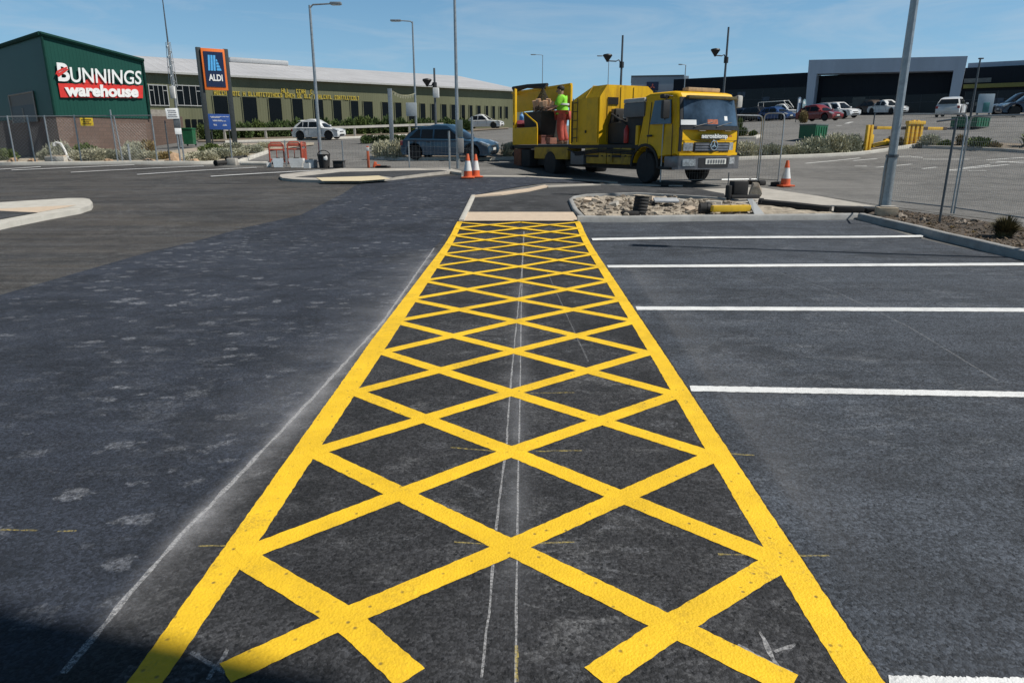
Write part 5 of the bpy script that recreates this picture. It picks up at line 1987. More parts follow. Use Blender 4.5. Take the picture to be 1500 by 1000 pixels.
MB().bbox((.02, .05, .26), (.3, .2, .03), .01).build('pad', CONC, t)
for px, py, s, lb in ((1320, 322, .16, 'brown rock beside the beige concrete block'), (1352, 327, .12, 'grey rock in the mulch before the mesh fence'), (1410, 331, .14, 'pale rock under the mesh fence'), (1430, 328, .10, 'small pale rock under the mesh fence')):
    rocks('rock', [(px, py, s)], lambda i: lb, mat('garden_stone', (0.26, 0.22, 0.18), .95, var=.3, bump=.6, bscale=25), 'rocks in the mulch strip', int(px))
for px, py, s, lb in ((255, 237, .34, 'tan sandstone rock in front of the twin leg post'), (286, 238.5, .22, 'tan rock at the kerb right of the twin leg post'), (217, 238, .22, 'grey rock at the kerb left of the twin leg post'), (19, 238, .24, 'reddish rock at the kerb left of the first fence posts'),
                      (48, 238, .2, 'reddish rock between the first fence posts'), (160, 237, .18, 'small grey rock below the shrubs at the fence')):
    rocks('rock', [(px, py, s)], lambda i: lb, mat('sandstone_%d' % (px % 2), (0.40, 0.27, 0.17) if px in (255, 286) else (0.34, 0.28, 0.23), .95, var=.3, bump=.6, bscale=20, dirt=.3), 'rocks along the garden kerb', int(px))

# ------------------------------------------------------------------ yellow swing gate (right)
YG = 32.5
P0 = G(1269, 222.5)
gwl = Wall(P0, Vector((ray(1345, 213)[0] * 34 - P0.x, 34 - P0.y + .2, 0)))
t = thing('swing_gate', P0, gwl.rz, 'yellow swing gate with striped boom across the car park entry', 'gate')


def gpt(px, py, y=0.0):
    x, z = gwl.px(px, py)
    return (x, y, z)


mb = MB()
zt = gwl.px(1268, 183)[1]
for x in (-.09, .12):
    mb.bbox((x, 0, zt / 2), (.13, .14, zt), .02)
mb.build('post', GATE_Y, t)
xm0, xm1 = gwl.px(1329, 195)[0], gwl.px(1348, 195)[0]
zm1, zm0 = gwl.px(1338, 176)[1], gwl.px(1338, 213)[1]
for k in range(4):
    x = xm0 + (xm1 - xm0) * k / 3
    MB().bbox((x, 0, (zm0 + zm1) / 2 - (.12 if k in (0, 3) else 0)), (.15, .15, zm1 - zm0), .02).build('post', GATE_Y, t)
MB().bbox(((xm0 + xm1) / 2, -.02, zm1 - .12), (xm1 - xm0 + .25, .2, .16), .02).build('cross_plate', GATE_Y, t)
zb_ = gwl.px(1300, 187.5)[1]
xs_ = gwl.px(1281, 187)[0]
xe = gwl.px(1388, 187)[0]
MB().bbox(((xs_ + xe) / 2, .1, zb_), (xe - xs_, .11, .13), .02).build('boom', GATE_Y, t)
for a, b in ((1281, 1286), (1320, 1330), (1352, 1361), (1383, 1389)):
    x0, x1 = gwl.px(a, 187)[0], gwl.px(b, 187)[0]
    MB().bbox(((x0 + x1) / 2, .1, zb_), (x1 - x0, .12, .14), .02).build('boom_band', mat('boom_dark', (0.06, 0.035, 0.02), .6, var=.3), t)
xq = gwl.px(1277, 200)[0]
MB().tube([(xq, 0, zb_ - .5), (xq, 0, zb_ + .65)], .03, 6).build('latch_rod', GALV_D, t)
MB().bbox((xq, 0, zb_ - .5), (.16, .12, .4), .02).build('latch', GATE_Y, t)
t2 = thing('fallen_rail', G(1284, 217), gwl.rz + .1, 'yellow rail lying fallen at the foot of the swing gate', 'rail')
MB().bbox((.3, 0, .22), (1.3, .14, .16), .02, Matrix.Rotation(-.18, 4, 'Y')).build('rail', GATE_Y, t2)
MB().bbox((.7, .1, .2), (.2, .14, .45), .02).build('bracket', GATE_Y, t2)

# bins, banners, board in the far car park
for (cx, by, w_px, ty, lb, Y_) in ((1190, 204.5, 37, 182, 'green skip bin behind the grey green shrubs', 0), (1420, 187.5, 50, 171, 'green skip bin below the white wagon', 0)):
    p = G(cx, by)
    w = w_px / F * p.y * .8
    h = height_to(cx, ty, p)
    t = thing('skip_bin', p, .62, lb, 'bin', 'green skip bins in the car park')
    MB().prism([(-w * .5, 0.05), (w * .46, .05), (w * .5, h * .9), (-w * .5, h * .9)], 'y', -w * .42, w * .42).build('body', BIN_G, t, smooth=False)
    MB().bbox((0, 0, h * .95), (w * 1.04, w * .88, h * .1), .03).build('lid', mat('bin_lid', (0.10, 0.13, 0.12), .5, var=.2), t)
    rbm = MB()
    for k in range(5):
        rbm.box((-w * .4 + k * w * .2, -w * .425, h * .47), (.06, .05, h * .7))
        MB().box((-w * .4 + k * w * .2, -w * .425, h * .47), (.06, .05, h * .7)).build('stiffener', BIN_G, t, smooth=False)
p, q = G(1427, 180.5), G(1450, 180)
t = thing('display_board', p, math.atan2((q - p).y, (q - p).x), 'pale blue display board standing behind the white wagon', 'board')
Lb = (q - p).length
z1, z0 = height_to(1430, 138, p), height_to(1430, 166, p)
MB().bbox((Lb / 2, 0, (z0 + z1) / 2), (Lb, .12, z1 - z0), .02).build('panel', mat('board_pale', (0.38, 0.46, 0.52), .4, var=.12, scale=1.5), t)
MB().bbox((Lb * .55, -.07, z0 + (z1 - z0) * .3), (Lb * .4, .03, (z1 - z0) * .5), .01).build('picture', mat('board_teal', (0.06, 0.20, 0.20), .5, var=.4, scale=2), t)
for x in (.1, Lb - .1):
    MB().tube([(x, .08, -.2), (x, .08, z1)], .05, 6).build('leg', GALV_D, t)
for px0, px1, ty, by, c_, lb in ((1167, 1173, 142, 172, (0.22, 0.30, 0.42), 'grey blue feather banner, the left one before the black building'), (1174, 1180.5, 145, 170, (0.25, 0.40, 0.45), 'teal feather banner, the right one before the black building')):
    p = base((px0 + px1) / 2, 66, 160)
    t = thing('feather_banner', p, .3, lb, 'banner', 'feather banners')
    z1, z0 = height_to(px0, ty, p), max(.3, height_to(px0, by, p))
    w = (px1 - px0) / F * p.y
    pl_ = [(-w / 2, z0), (w * .4, z0 + .1), (w / 2, z1 - .5), (w * .3, z1 - .1), (0, z1), (-w / 2, z1 - .2)]
    MB().prism(pl_, 'y', -.02, .02).build('flag', mat('banner_%d' % px0, c_, .6, var=.15), t, smooth=False)
    MB().prism([(-w * .3, z0 + (z1 - z0) * .7), (w * .25, z0 + (z1 - z0) * .7), (w * .3, z1 - .5), (0, z1 - .15), (-w * .3, z1 - .3)], 'y', -.035, .035).build('flag_tip', SIGN_WHITE, t, smooth=False)
    MB().tube([(-w / 2, 0, -.1), (-w / 2, 0, z1)], .035, 6).build('pole', GALV_D, t)

# added unseen slab behind the viewer: cut to shade the lower left corner
HC = 13.0
off = Vector((math.cos(SUN_AZ), math.sin(SUN_AZ))) * (HC / math.tan(SUN_EL))
ea, eb = G(-40, 878), G(345, 962)
dd = (Vector(eb[:2]) - Vector(ea[:2])).normalized()
E1 = Vector(ea[:2]) - dd * 5 + off
E2 = Vector(eb[:2]) + dd * .22 + off
E3 = E2 + Vector((.10, -.55))
E4 = E3 + Vector((.5, -9))
E5 = E1 + Vector((-4, -9))
cp = thing('shadow_caster', (E4.x, E4.y, 0), 0, 'unseen added slab behind the viewer whose shadow darkens the lower left corner', 'canopy')
P_ = [(q.x - E4.x, q.y - E4.y) for q in (E1, E2, E3, E4, E5)]
MB().prism(P_, 'z', HC - .25, HC + .2).build('roof', OLIVE_CLAD, cp, smooth=False)
for q in (P_[3], P_[4]):
    MB().tube([(q[0] - .3 * (1 if q[0] >= -1 else -1), q[1] + .3, -.1), (q[0] - .3 * (1 if q[0] >= -1 else -1), q[1] + .3, HC - .25)], .1, 10).build('post', GALV, cp)


# ------------------------------------------------------------------ planting
def leafmat(name, c1, c2, rough=.75):
    t = NT(name)
    oi = t.N.new('ShaderNodeObjectInfo')
    n1 = t.noise(3.0, 5, .7)
    g = t.N.new('ShaderNodeNewGeometry')
    c = t.mix(g.outputs['Random Per Island'], c1, c2)
    c = t.mix(t.rng(n1, .4, .7, 0, .5), c, tuple(v * .6 for v in c1))
    c = t.mix(t.math('MULTIPLY', oi.outputs['Random'], .35), c, tuple(v * 1.35 for v in c2))
    t.L.new(c, t.b.inputs['Base Color'])
    t.b.inputs['Roughness'].default_value = rough
    t.b.inputs['Specular IOR Level'].default_value = .25
    return t.m


SAGE = leafmat('sage_leaf', (0.22, 0.235, 0.17), (0.40, 0.40, 0.30))
SAGE_P = leafmat('pale_sage_leaf', (0.29, 0.29, 0.20), (0.48, 0.46, 0.33))
DEEP = leafmat('hedge_leaf', (0.035, 0.060, 0.020), (0.085, 0.125, 0.040))
MIDG = leafmat('green_leaf', (0.055, 0.085, 0.022), (0.13, 0.17, 0.05))
DRY = leafmat('dry_leaf', (0.16, 0.13, 0.06), (0.30, 0.22, 0.10))
TWIG = mat('twig', (0.09, 0.07, 0.05), .9, var=.3, scale=10)


def bush_mesh(name, n, leaf, lumps, seed, m, upright=0.0, hf=.62):
    """unit bush (radius 1): leaf sprigs through several overlapping lumps, thinner towards the rim"""
    r = random.Random(seed)
    mb = MB()
    L_ = []
    for k in range(lumps):
        a = r.uniform(0, 2 * PI)
        d = r.uniform(.15, .62) if k else 0
        s = r.uniform(.34, .52)
        L_.append((Vector((d * math.cos(a), d * math.sin(a), r.uniform(.25, .62) * hf)), s))
    for i in range(n):
        c, s = r.choice(L_)
        v = Vector((r.gauss(0, 1), r.gauss(0, 1), r.gauss(0, 1))).normalized() * s * (r.random() ** .33) * r.uniform(.85, 1.12)
        v.z *= .85
        p = c + v
        if p.z < .02:
            p.z = r.uniform(.02, .12)
        dn = (v.normalized() + Vector((r.uniform(-.7, .7), r.uniform(-.7, .7), r.uniform(-.2, .8) + upright))).normalized()
        u = dn.cross(Vector((r.uniform(-1, 1), r.uniform(-1, 1), r.uniform(-1, 1)))).normalized()
        l = leaf * r.uniform(.7, 1.5)
        w = l * r.uniform(.22, .4)
        mb.add([p - u * w, p + dn * l * .55 - u * w * .9, p + dn * l, p + dn * l * .5 + u * w * .9, p + u * w * .6], [(0, 1, 2, 3, 4)])
    me = bpy.data.meshes.new(name)
    me.from_pydata(mb.v, [], mb.f)
    me.materials.append(m)
    return me


BUSH = {}
for key, m, n, leaf, lumps, up in (('sage', SAGE, 4200, .080, 13, .5), ('pale', SAGE_P, 4200, .080, 13, .5), ('deep', DEEP, 2400, .11, 9, .2), ('mid', MIDG, 2400, .11, 9, .3), ('dry', DRY, 1200, .13, 6, .6)):
    BUSH[key] = [bush_mesh('shrub_' + key, n, leaf, lumps, s, m, up) for s in range(3)]
STEM = MB()
for k in range(7):
    a = k * 2 * PI / 7
    STEM.tube([(0, 0, -.1), (.18 * math.cos(a), .18 * math.sin(a), .2), (.42 * math.cos(a), .42 * math.sin(a), .5)], [.03, .022, .008], 5)
stem_src = STEM.build('stems', TWIG)
stem_me = stem_src.data
bpy.data.objects.remove(stem_src)
br = random.Random(21)


def shrub(px, py, w, h, kind, label, group=None, Y=None):
    p = G(px, py) if Y is None else base(px, Y, py)
    s = w / 2 / F * p.y * 1.22
    hz = h / F * p.y * 1.12
    o = bpy.data.objects.new('shrub', br.choice(BUSH[kind]))
    COL.objects.link(o)
    o.location = p
    o.scale = (s, s * .9, hz / .86)
    o.rotation_euler = (0, 0, br.uniform(0, 6))
    tag(o, label, 'shrub', group)
    st = bpy.data.objects.new('stems', stem_me)
    COL.objects.link(st)
    st.parent = o
    return o


g1 = 'shrubs in the garden before the green warehouse'
for x, y, w, h, k, lb in ((6, 236, 34, 17, 'mid', 'dark green shrub at the left picture edge behind the chain link fence'), (88, 235, 32, 26, 'sage', 'tall grey green shrub behind the bent white pipe'), (66, 235.5, 24, 14, 'sage', 'low grey green shrub left of the bent pipe'),
                          (112, 236, 26, 15, 'pale', 'pale low shrub right of the bent pipe'), (141, 236, 44, 19, 'pale', 'widest pale shrub below the yellow warning plate'), (128, 232, 34, 20, 'mid', 'greener shrub behind the pale ones under the warning plate'),
                          (166, 235, 26, 15, 'sage', 'small grey green shrub beside the doubled fence posts'), (200, 235, 36, 20, 'sage', 'grey green shrub right of the short pale stake'), (196, 230, 30, 21, 'sage', 'bluish shrub behind the short pale stake'),
                          (222, 235, 30, 13, 'pale', 'low pale shrub at the end of the chain link fence'), (214, 229.5, 22, 24, 'dry', 'thin yellowing shrub against the brown block wall'), (243, 234, 26, 12, 'dry', 'dry low shrub left of the twin leg post'),
                          (296, 236, 42, 14, 'pale', 'pale shrub right of the twin leg post'), (322, 233, 44, 15, 'sage', 'grey green shrub in front of the pylon sign posts'), (349, 230, 40, 13, 'pale', 'pale shrub at the right of the pylon sign'), (371, 225, 34, 12, 'sage', 'grey green shrub near the tip of the left garden'),
                          (310, 224, 40, 12, 'mid', 'green low shrub at the foot of the pylon sign'), (340, 220, 36, 11, 'sage', 'small shrub behind the right pylon post'), (386, 218, 24, 9, 'pale', 'smallest pale shrub at the tip of the left garden')):
    shrub(x, y, w, h, k, lb, g1)
# hedge plants in front of the olive shed
hx = [303, 322, 341, 360, 379, 398, 417, 436, 455, 474, 493, 512, 531, 550, 569, 588, 606, 622, 638, 654, 668, 682]
nn = ['first', 'second', 'third', 'fourth', 'fifth', 'sixth', 'seventh', 'eighth', 'ninth', 'tenth', 'eleventh', 'twelfth', 'thirteenth', 'fourteenth', 'fifteenth', 'sixteenth', 'seventeenth', 'eighteenth', 'nineteenth', 'twentieth', 'twenty-first', 'twenty-second']
for i, x in enumerate(hx):
    yb = 204.5 - (x - 303) * .032
    shrub(x, yb, 27 if i % 3 else 24, 20 + (i * 7 % 5) - (5 if i > 15 else 0), 'deep' if i % 4 else 'mid', '%s hedge plant from the pylon sign along the olive shed' % nn[i], 'dark hedge plants along the olive shed')
for x, y, w, h, k, lb in ((697, 187, 20, 14, 'mid', 'bright green shrub behind the white sedan'), (716, 186, 20, 14, 'mid', 'bright green shrub between the white sedan and the grey coupe'), (736, 184, 20, 14, 'deep', 'dark shrub behind the grey coupe')):
    shrub(x, y, w, h, k, lb, 'shrubs at the far end of the olive shed')
g2 = 'shrubs on the median by the blue hatchback'
for x, y, w, h, k, lb in ((562, 232.5, 34, 25, 'pale', 'pale rounded shrub left of the blue hatchback'), (584, 233, 36, 27, 'pale', 'pale rounded shrub touching the tail of the blue hatchback'), (745, 230, 30, 22, 'pale', 'pale shrub behind the rear of the yellow truck'),
                          (540, 210, 24, 11, 'deep', 'dark clipped shrub left of the stout sign post'), (560, 209.5, 24, 11, 'deep', 'dark clipped shrub at the foot of the stout sign post'), (583, 208.5, 22, 10, 'deep', 'dark clipped shrub right of the stout sign post')):
    shrub(x, y, w, h, k, lb, g2)
g3 = 'grey green shrubs in the bed right of the truck'
for x, y, w, h, k, lb in ((1066, 231, 30, 20, 'sage', 'grey green shrub partly behind the truck bumper'), (1090, 230, 34, 21, 'pale', 'pale shrub right of the truck headlamp'), (1112, 229.5, 24, 17, 'sage', 'small dark shrub behind the doubled fence posts'), (1131, 229, 32, 17, 'sage', 'grey green shrub behind the narrow fence panel'),
                          (1153, 228, 26, 14, 'pale', 'low pale shrub above the lone traffic cone'), (1172, 227.5, 34, 15, 'sage', 'low grey green shrub left of the big mounded ones'), (1191, 225.5, 44, 24, 'sage', 'mounded grey green shrub in front of the green skip'),
                          (1222, 224.5, 44, 27, 'pale', 'largest mounded shrub right of the green skip'), (1246, 223, 36, 24, 'sage', 'mounded shrub touching the left post of the yellow gate'), (1205, 227.5, 24, 11, 'sage', 'little shrub at the kerb between the mounded ones'), (1258, 222, 20, 14, 'mid', 'small green shrub at the left post of the yellow gate')):
    shrub(x, y, w, h, k, lb, g3)
g4 = 'shrubs in the roadside bed'
for x, y, w, h, k, lb in ((1362, 215, 30, 17, 'sage', 'grey shrub right of the yellow gate cluster'), (1384, 216, 22, 10, 'mid', 'low green shrub between the fence posts'), (1407, 214, 18, 15, 'dry', 'dry shrub just right of the leaning fence post'), (1432, 217.5, 36, 15, 'mid', 'broad olive shrub in the roadside bed'),
                          (1456, 218.5, 22, 9, 'dry', 'orange brown shrub at the end of the roadside bed'), (1310, 213, 26, 12, 'dry', 'dry plants behind the fallen yellow rail')):
    shrub(x, y, w, h, k, lb, g4)
for x, y, w, h, k, lb in ((1085, 200, 20, 12, 'deep', 'dark green shrub on the kerb right of the truck windscreen'), (1101, 199.5, 16, 8, 'mid', 'low green shrub at the tip of the car park island'), (1178, 180, 14, 15, 'dry', 'reddish sapling in front of the red car'), (1084, 188, 8, 14, 'mid', 'thin sapling right of the truck mirror')):
    shrub(x, y, w, h, k, lb, 'plants in the car park islands')


def spiky(px, py, w, h, n, m, label, seed, droop=.5, wid=.012):
    p = G(px, py)
    r = random.Random(seed)
    R_ = w / 2 / F * p.y
    Hh = h / F * p.y
    mb = MB()
    for i in range(n):
        a = r.uniform(0, 2 * PI)
        k = r.random() ** .6
        d = Vector((math.cos(a), math.sin(a), 0))
        s = Vector((-d.y, d.x, 0)) * wid
        b = d * R_ * .15 * r.random() + Vector((r.uniform(-.03, .03), r.uniform(-.03, .03), 0))
        t_ = b + d * R_ * k + Vector((0, 0, Hh * (1 - .55 * k * k) * r.uniform(.75, 1.05)))
        md = (b + t_) / 2 + Vector((0, 0, Hh * .12)) - d * R_ * .1
        mb.add([b - s, b + s, md + s, md - s, t_], [(0, 1, 2, 3), (3, 2, 4)])
    o = mb.build('tussock', m, None, smooth=False, fix=False, loc=p)
    tag(o, label, 'shrub')
    return o


spiky(1470, 352, 56, 38, 900, leafmat('tussock_leaf', (0.05, 0.05, 0.025), (0.17, 0.14, 0.07)), 'dark spiky tussock in the mulch strip at the right edge', 5)
spiky(1503, 216, 36, 26, 60, MIDG, 'strappy dark plant at the end of the roadside bed', 6, wid=.05)
for i, (px, py) in enumerate(((1360, 333), (1395, 338), (1425, 345), (1488, 365))):
    spiky(px, py, 18, 8, 90, DRY, ['small dry tuft of grass beside the prop post', 'small dry tuft in the middle of the mulch strip', 'small dry tuft left of the spiky tussock', 'small dry tuft between the tussock and the kerb'][i], 30 + i)
# ------------------------------------------------------------------ cars
def carpaint(name, col, metal=0.0, rough=0.35):
    return mat(name, col, rough, metal=metal, var=0.06, scale=2.0, coat=0.6, dirt=0.12, dirtcol=(0.14, 0.12, 0.10))


CGLASS = mat('car_glass', (0.010, 0.013, 0.016), 0.06, var=0.3, scale=1.0, spec=0.6)
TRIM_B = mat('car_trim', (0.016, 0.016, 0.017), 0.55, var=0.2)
RIM = mat('wheel_alloy', (0.38, 0.39, 0.40), 0.35, metal=0.7, var=0.15, dirt=0.3, dirtcol=(0.08, 0.07, 0.06))
HEADL = mat('headlamp_lens', (0.40, 0.43, 0.45), 0.15, metal=.35, var=0.55, scale=14, spec=0.8)
TAILL = mat('tail_lamp', (0.30, 0.015, 0.012), 0.2, var=0.15)
PLATE = mat('number_plate', (0.62, 0.62, 0.58), 0.5, var=0.08)


def inset(poly, d):
    n = len(poly)
    out = []
    area = sum(poly[i][0] * poly[(i + 1) % n][1] - poly[(i + 1) % n][0] * poly[i][1] for i in range(n))
    sg = 1 if area > 0 else -1
    for i in range(n):
        p, q, r_ = Vector(poly[i - 1]), Vector(poly[i]), Vector(poly[(i + 1) % n])
        a, b = (q - p).normalized(), (r_ - q).normalized()
        na, nb_ = Vector((-a.y, a.x)) * sg, Vector((-b.y, b.x)) * sg
        m = na + nb_
        if m.length < .3:
            m = na
        m = m.normalized() / max(.5, m.normalized().dot(na))
        out.append((q.x + m.x * d, q.y + m.y * d))
    return out


def arch(cx, r, z0, n=9):
    """wheel opening from front edge to rear edge"""
    a0 = math.asin(min(1, max(-1, (z0 - r * .98) / r)))
    return [(cx + r * math.cos(a), r * .98 + r * math.sin(a)) for a in [a0 + (PI - 2 * a0) * k / n for k in range(n + 1)]]


def wheel(name, parent, x, y, r, w, side, spokes=5):
    t = MB()
    pr = [(r * .62, -w / 2), (r * .93, -w / 2), (r, -w * .34), (r, w * .34), (r * .93, w / 2), (r * .62, w / 2)]
    t.lathe(pr, 22, 'y')
    ty = t.build(name, RUBBER, parent, loc=(x, y, r))
    m = MB()
    s = side
    m.lathe([(r * .64, s * w * .42), (r * .60, s * w * .50), (r * .56, s * w * .36), (r * .10, s * w * .30), (r * .08, s * w * .36), (.01, s * w * .38)], 20, 'y')
    for k in range(spokes):
        a = 2 * PI * k / spokes
        m.box((r * .34 * math.cos(a), s * w * .36, r * .34 * math.sin(a)), (r * .50, w * .14, r * .15), Matrix.Rotation(-a, 4, 'Y'))
    m.build('rim', RIM, ty)
    return ty


def car(p, heading, paintm, label, kind='hatch', L=4.1, W=1.72, Ht=1.48, group=None, cat='car', plate=True, scale=1.0, roofm=None):
    """heading: direction of the nose in the ground plane; x forward, y left"""
    rz = math.atan2(heading[1], heading[0])
    t = thing({'hatch': 'hatchback', 'sedan': 'sedan_car', 'suv': 'wagon_car', 'ute': 'utility_truck'}[kind], p, rz, label, cat, group)
    # settle on the slope
    fx = Vector((math.cos(rz), math.sin(rz)))
    zf = H(p[0] + fx.x * L * .32, p[1] + fx.y * L * .32)
    zr_ = H(p[0] - fx.x * L * .32, p[1] - fx.y * L * .32)
    lx = Vector((-fx.y, fx.x))
    zl = H(p[0] + lx.x * .75, p[1] + lx.y * .75)
    zr2_ = H(p[0] - lx.x * .75, p[1] - lx.y * .75)
    t.rotation_euler = (math.atan2(zl - zr2_, 1.5), -math.atan2(zf - zr_, L * .64), rz)
    t.rotation_mode = 'XYZ'
    t.location.z = (zf + zr_) / 2 + .015
    r = .31 if kind in ('hatch', 'sedan') else .36
    ar = r + .055
    gc = .20 if kind in ('hatch', 'sedan') else .27
    xf, xr = L / 2 - .80, -L / 2 + .72
    bz = Ht * .615                                       # belt line
    hood = {'hatch': Ht * .60, 'sedan': Ht * .60, 'suv': Ht * .60, 'ute': Ht * .60}[kind]
    cow = {'hatch': L / 2 - 1.05, 'sedan': L / 2 - 1.25, 'suv': L / 2 - 1.15, 'ute': L / 2 - 1.25}[kind]
    tail = {'hatch': bz + .02, 'sedan': bz - .02, 'suv': bz + .02, 'ute': bz - .02}[kind]
    o = [(L / 2 - .10, gc)]
    o += [(L / 2 - .015, gc + .12), (L / 2, gc + .24), (L / 2 - .035, hood * .72), (L / 2 - .16, hood * .83), (L / 2 - .45, hood * .93), (cow, hood), (cow - .1, bz)]
    o += [(-L / 2 + .50, tail), (-L / 2 + .20, tail - .035), (-L / 2 + .06, tail - .17), (-L / 2 + .0, gc + .30), (-L / 2 + .03, gc + .12), (-L / 2 + .12, gc)]
    o += arch(xr, ar, gc)[::-1] + arch(xf, ar, gc)[::-1]
    ys = [(-W / 2 + .005, .055), (-W / 2 + .0, .035), (-W / 2 + .05, 0.0), (W / 2 - .05, 0.0), (W / 2, .035), (W / 2 - .005, .055)]
    b = MB()
    n = len(o)
    wst = lambda z: 0
    for y, d in ys:
        q = inset(o, d) if d else o
        for (x, z), (x0, z0_) in zip(q, o):
            tuck = .05 * max(0, (.45 - z)) + .10 * max(0, abs(x) - L / 2 + .55)  # sill and nose tuck in
            b.v.append((x, y - math.copysign(tuck, y), z))
    for i in range(len(ys) - 1):
        for k in range(n):
            a_, c_ = i * n + k, i * n + (k + 1) % n
            b.f.append((a_, c_, c_ + n, a_ + n))
    b.f.append(tuple(range(n)))
    b.f.append(tuple(range((len(ys) - 1) * n, len(ys) * n))[::-1])
    body = b.build('body', paintm, t, ang=32)
    # dark tub under the floor so the wheel openings read dark
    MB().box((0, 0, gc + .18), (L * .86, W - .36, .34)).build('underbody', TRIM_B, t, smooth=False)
    # greenhouse
    rf = {'hatch': (cow - .86, Ht - .04), 'sedan': (cow - .86, Ht - .03), 'suv': (cow - .74, Ht - .02), 'ute': (cow - .78, Ht - .02)}[kind]
    rr_ = {'hatch': (-L / 2 + .70, Ht - .13), 'sedan': (-L / 2 + 1.42, Ht - .08), 'suv': (-L / 2 + .66, Ht - .10), 'ute': (cow - 1.75, Ht - .02)}[kind]
    rb2 = {'hatch': (-L / 2 + .14, bz), 'sedan': (-L / 2 + .62, bz - .02), 'suv': (-L / 2 + .10, bz), 'ute': (cow - 1.95, bz)}[kind]
    mid = ((rf[0] * .55 + rr_[0] * .45), Ht + .025)
    prof = [(cow + .03, bz - .06), rf, mid, rr_, (rb2[0], rb2[1] - .06)]

    def yo(z):
        k = max(0.0, min(1, (z - bz) / (Ht - bz)))
        return W / 2 - .06 - .21 * k ** 1.15
    gprof = [(cow + .03, bz - .06), (cow * .5 + rf[0] * .5, (bz + Ht) / 2 + .02), (rf[0] + .06, Ht - .035), (rf[0] - .12, Ht + .005), mid, (rr_[0] + .22, rr_[1] + .035), (rr_[0] - .03, rr_[1] - .045), ((rr_[0] + rb2[0]) / 2 - .03, (rr_[1] + rb2[1]) / 2), (rb2[0], rb2[1] - .06)]
    g = MB()
    m_ = len(gprof)
    cols = []
    for x, z in gprof:
        y = yo(z)
        top = z > Ht - .03
        cols.append([(-y, z), (-y + .07, z + (.02 if top else .0)), (0, z + (.045 if top else .0)), (y - .07, z + (.02 if top else .0)), (y, z)])
    xx = [x for x, z in gprof]
    for i, cl in enumerate(cols):
        bow = .07 if i in (0, 1, 2) else (-.04 if i > m_ - 4 else 0)
        for j, (y, z) in enumerate(cl):
            g.v.append((xx[i] - bow * (abs(j - 2) / 2) ** 2, y, z))
    for i in range(m_ - 1):
        for j in range(4):
            a_ = i * 5 + j
            g.f.append((a_, a_ + 1, a_ + 6, a_ + 5))
    g.f.append(tuple(i * 5 for i in range(m_)))
    g.f.append(tuple(i * 5 + 4 for i in range(m_))[::-1])
    g.build('roof', roofm or paintm, t, ang=40)

    # glazing, a few millimetres proud
    def side_pane(x0b, x1b, x0t, x1t, s, z0, z1):
        pts = [(x0b, z0), (x1b, z0), (x1t, z1), (x0t, z1)]
        vs = [(x, s * (yo(z) + .008), z) for x, z in pts]
        vs += [(x, s * (yo(z) - .02), z) for x, z in pts]
        MB().add(vs, [(0, 1, 2, 3), (7, 6, 5, 4), (0, 4, 5, 1), (1, 5, 6, 2), (2, 6, 7, 3), (3, 7, 4, 0)]).build('side_window', CGLASS, t, smooth=False)

    def along(a_, b_, f):
        return a_[0] + (b_[0] - a_[0]) * f, a_[1] + (b_[1] - a_[1]) * f
    z0, z1 = bz + .03, Ht - (.15 if kind == 'hatch' else .125)
    fA = lambda z: cow + .03 + (rf[0] - cow - .03) * (z - bz + .06) / (Ht - bz + .06)
    fB = lambda z: rb2[0] + (rr_[0] - rb2[0]) * (z - bz + .06) / (rr_[1] - bz + .06)
    bx = (fA(z0) + fB(z0)) / 2 - .02
    edges = [fA(z0) - .16, bx]
    for s in (-1, 1):
        side_pane(bx + .04, fA(z0) - .17, bx + .04, fA(z1) - .13, s, z0, z1)
        if kind == 'ute':
            side_pane(fB(z0) + .14, bx - .04, fB(z1) + .12, bx - .04, s, z0, z1)
        else:
            qx = fB(z0) + (.78 if kind != 'sedan' else .48)
            side_pane(qx + .03, bx - .04, qx + .03, bx - .04, s, z0, z1)
            side_pane(fB(z0) + .24, qx - .03, max(fB(z1) + .20, fB(z0) + .24), qx - .03, s, z0 + .03, z1)
        # door handles and seams
        for hx in (bx - .28 + .02, bx + .62 - .9 if False else bx - .85):
            pass
    for nm_, A_, B_, ins, sgn in (('windscreen', (cow + .03, bz - .06), rf, (.09, .93), 1), ('rear_window', rb2, rr_, (.16, .90), -1)):
        (xa_, za_), (xb_, zb_) = along(A_, B_, ins[0]), along(A_, B_, ins[1])
        nx, nz = (B_[1] - A_[1]), -(B_[0] - A_[0])
        l_ = math.hypot(nx, nz)
        nx, nz = nx / l_ * .012 * (1 if sgn > 0 else 1), nz / l_ * .012
        if sgn > 0 and nx < 0 or sgn < 0 and nx > 0:
            nx, nz = -nx, -nz
        gl = MB()
        K = 6
        for lay in (1.0, -.8):
            for (x, z) in ((xa_, za_), ((xa_ + xb_) / 2, (za_ + zb_) / 2 + .02), (xb_, zb_)):
                hw = yo(z) - .085
                for k in range(K + 1):
                    y = -hw + 2 * hw * k / K
                    bow = (.07 if sgn > 0 else -.04) * (abs(y) / (hw + .085)) ** 2
                    gl.v.append((x + nx * lay - bow + (.028 * lay if sgn > 0 else -.036 * lay), y, z + nz * lay + .008 * lay))
        W_ = K + 1
        for i in range(2):
            for k in range(K):
                a_ = i * W_ + k
                gl.f.append((a_, a_ + 1, a_ + W_ + 1, a_ + W_))
        gl.build(nm_, CGLASS, t, fix=False)
    # wheels
    for x in (xf, xr):
        for s in (-1, 1):
            wheel('wheel', t, x, s * (W / 2 - .115), r, .20, s, 5)
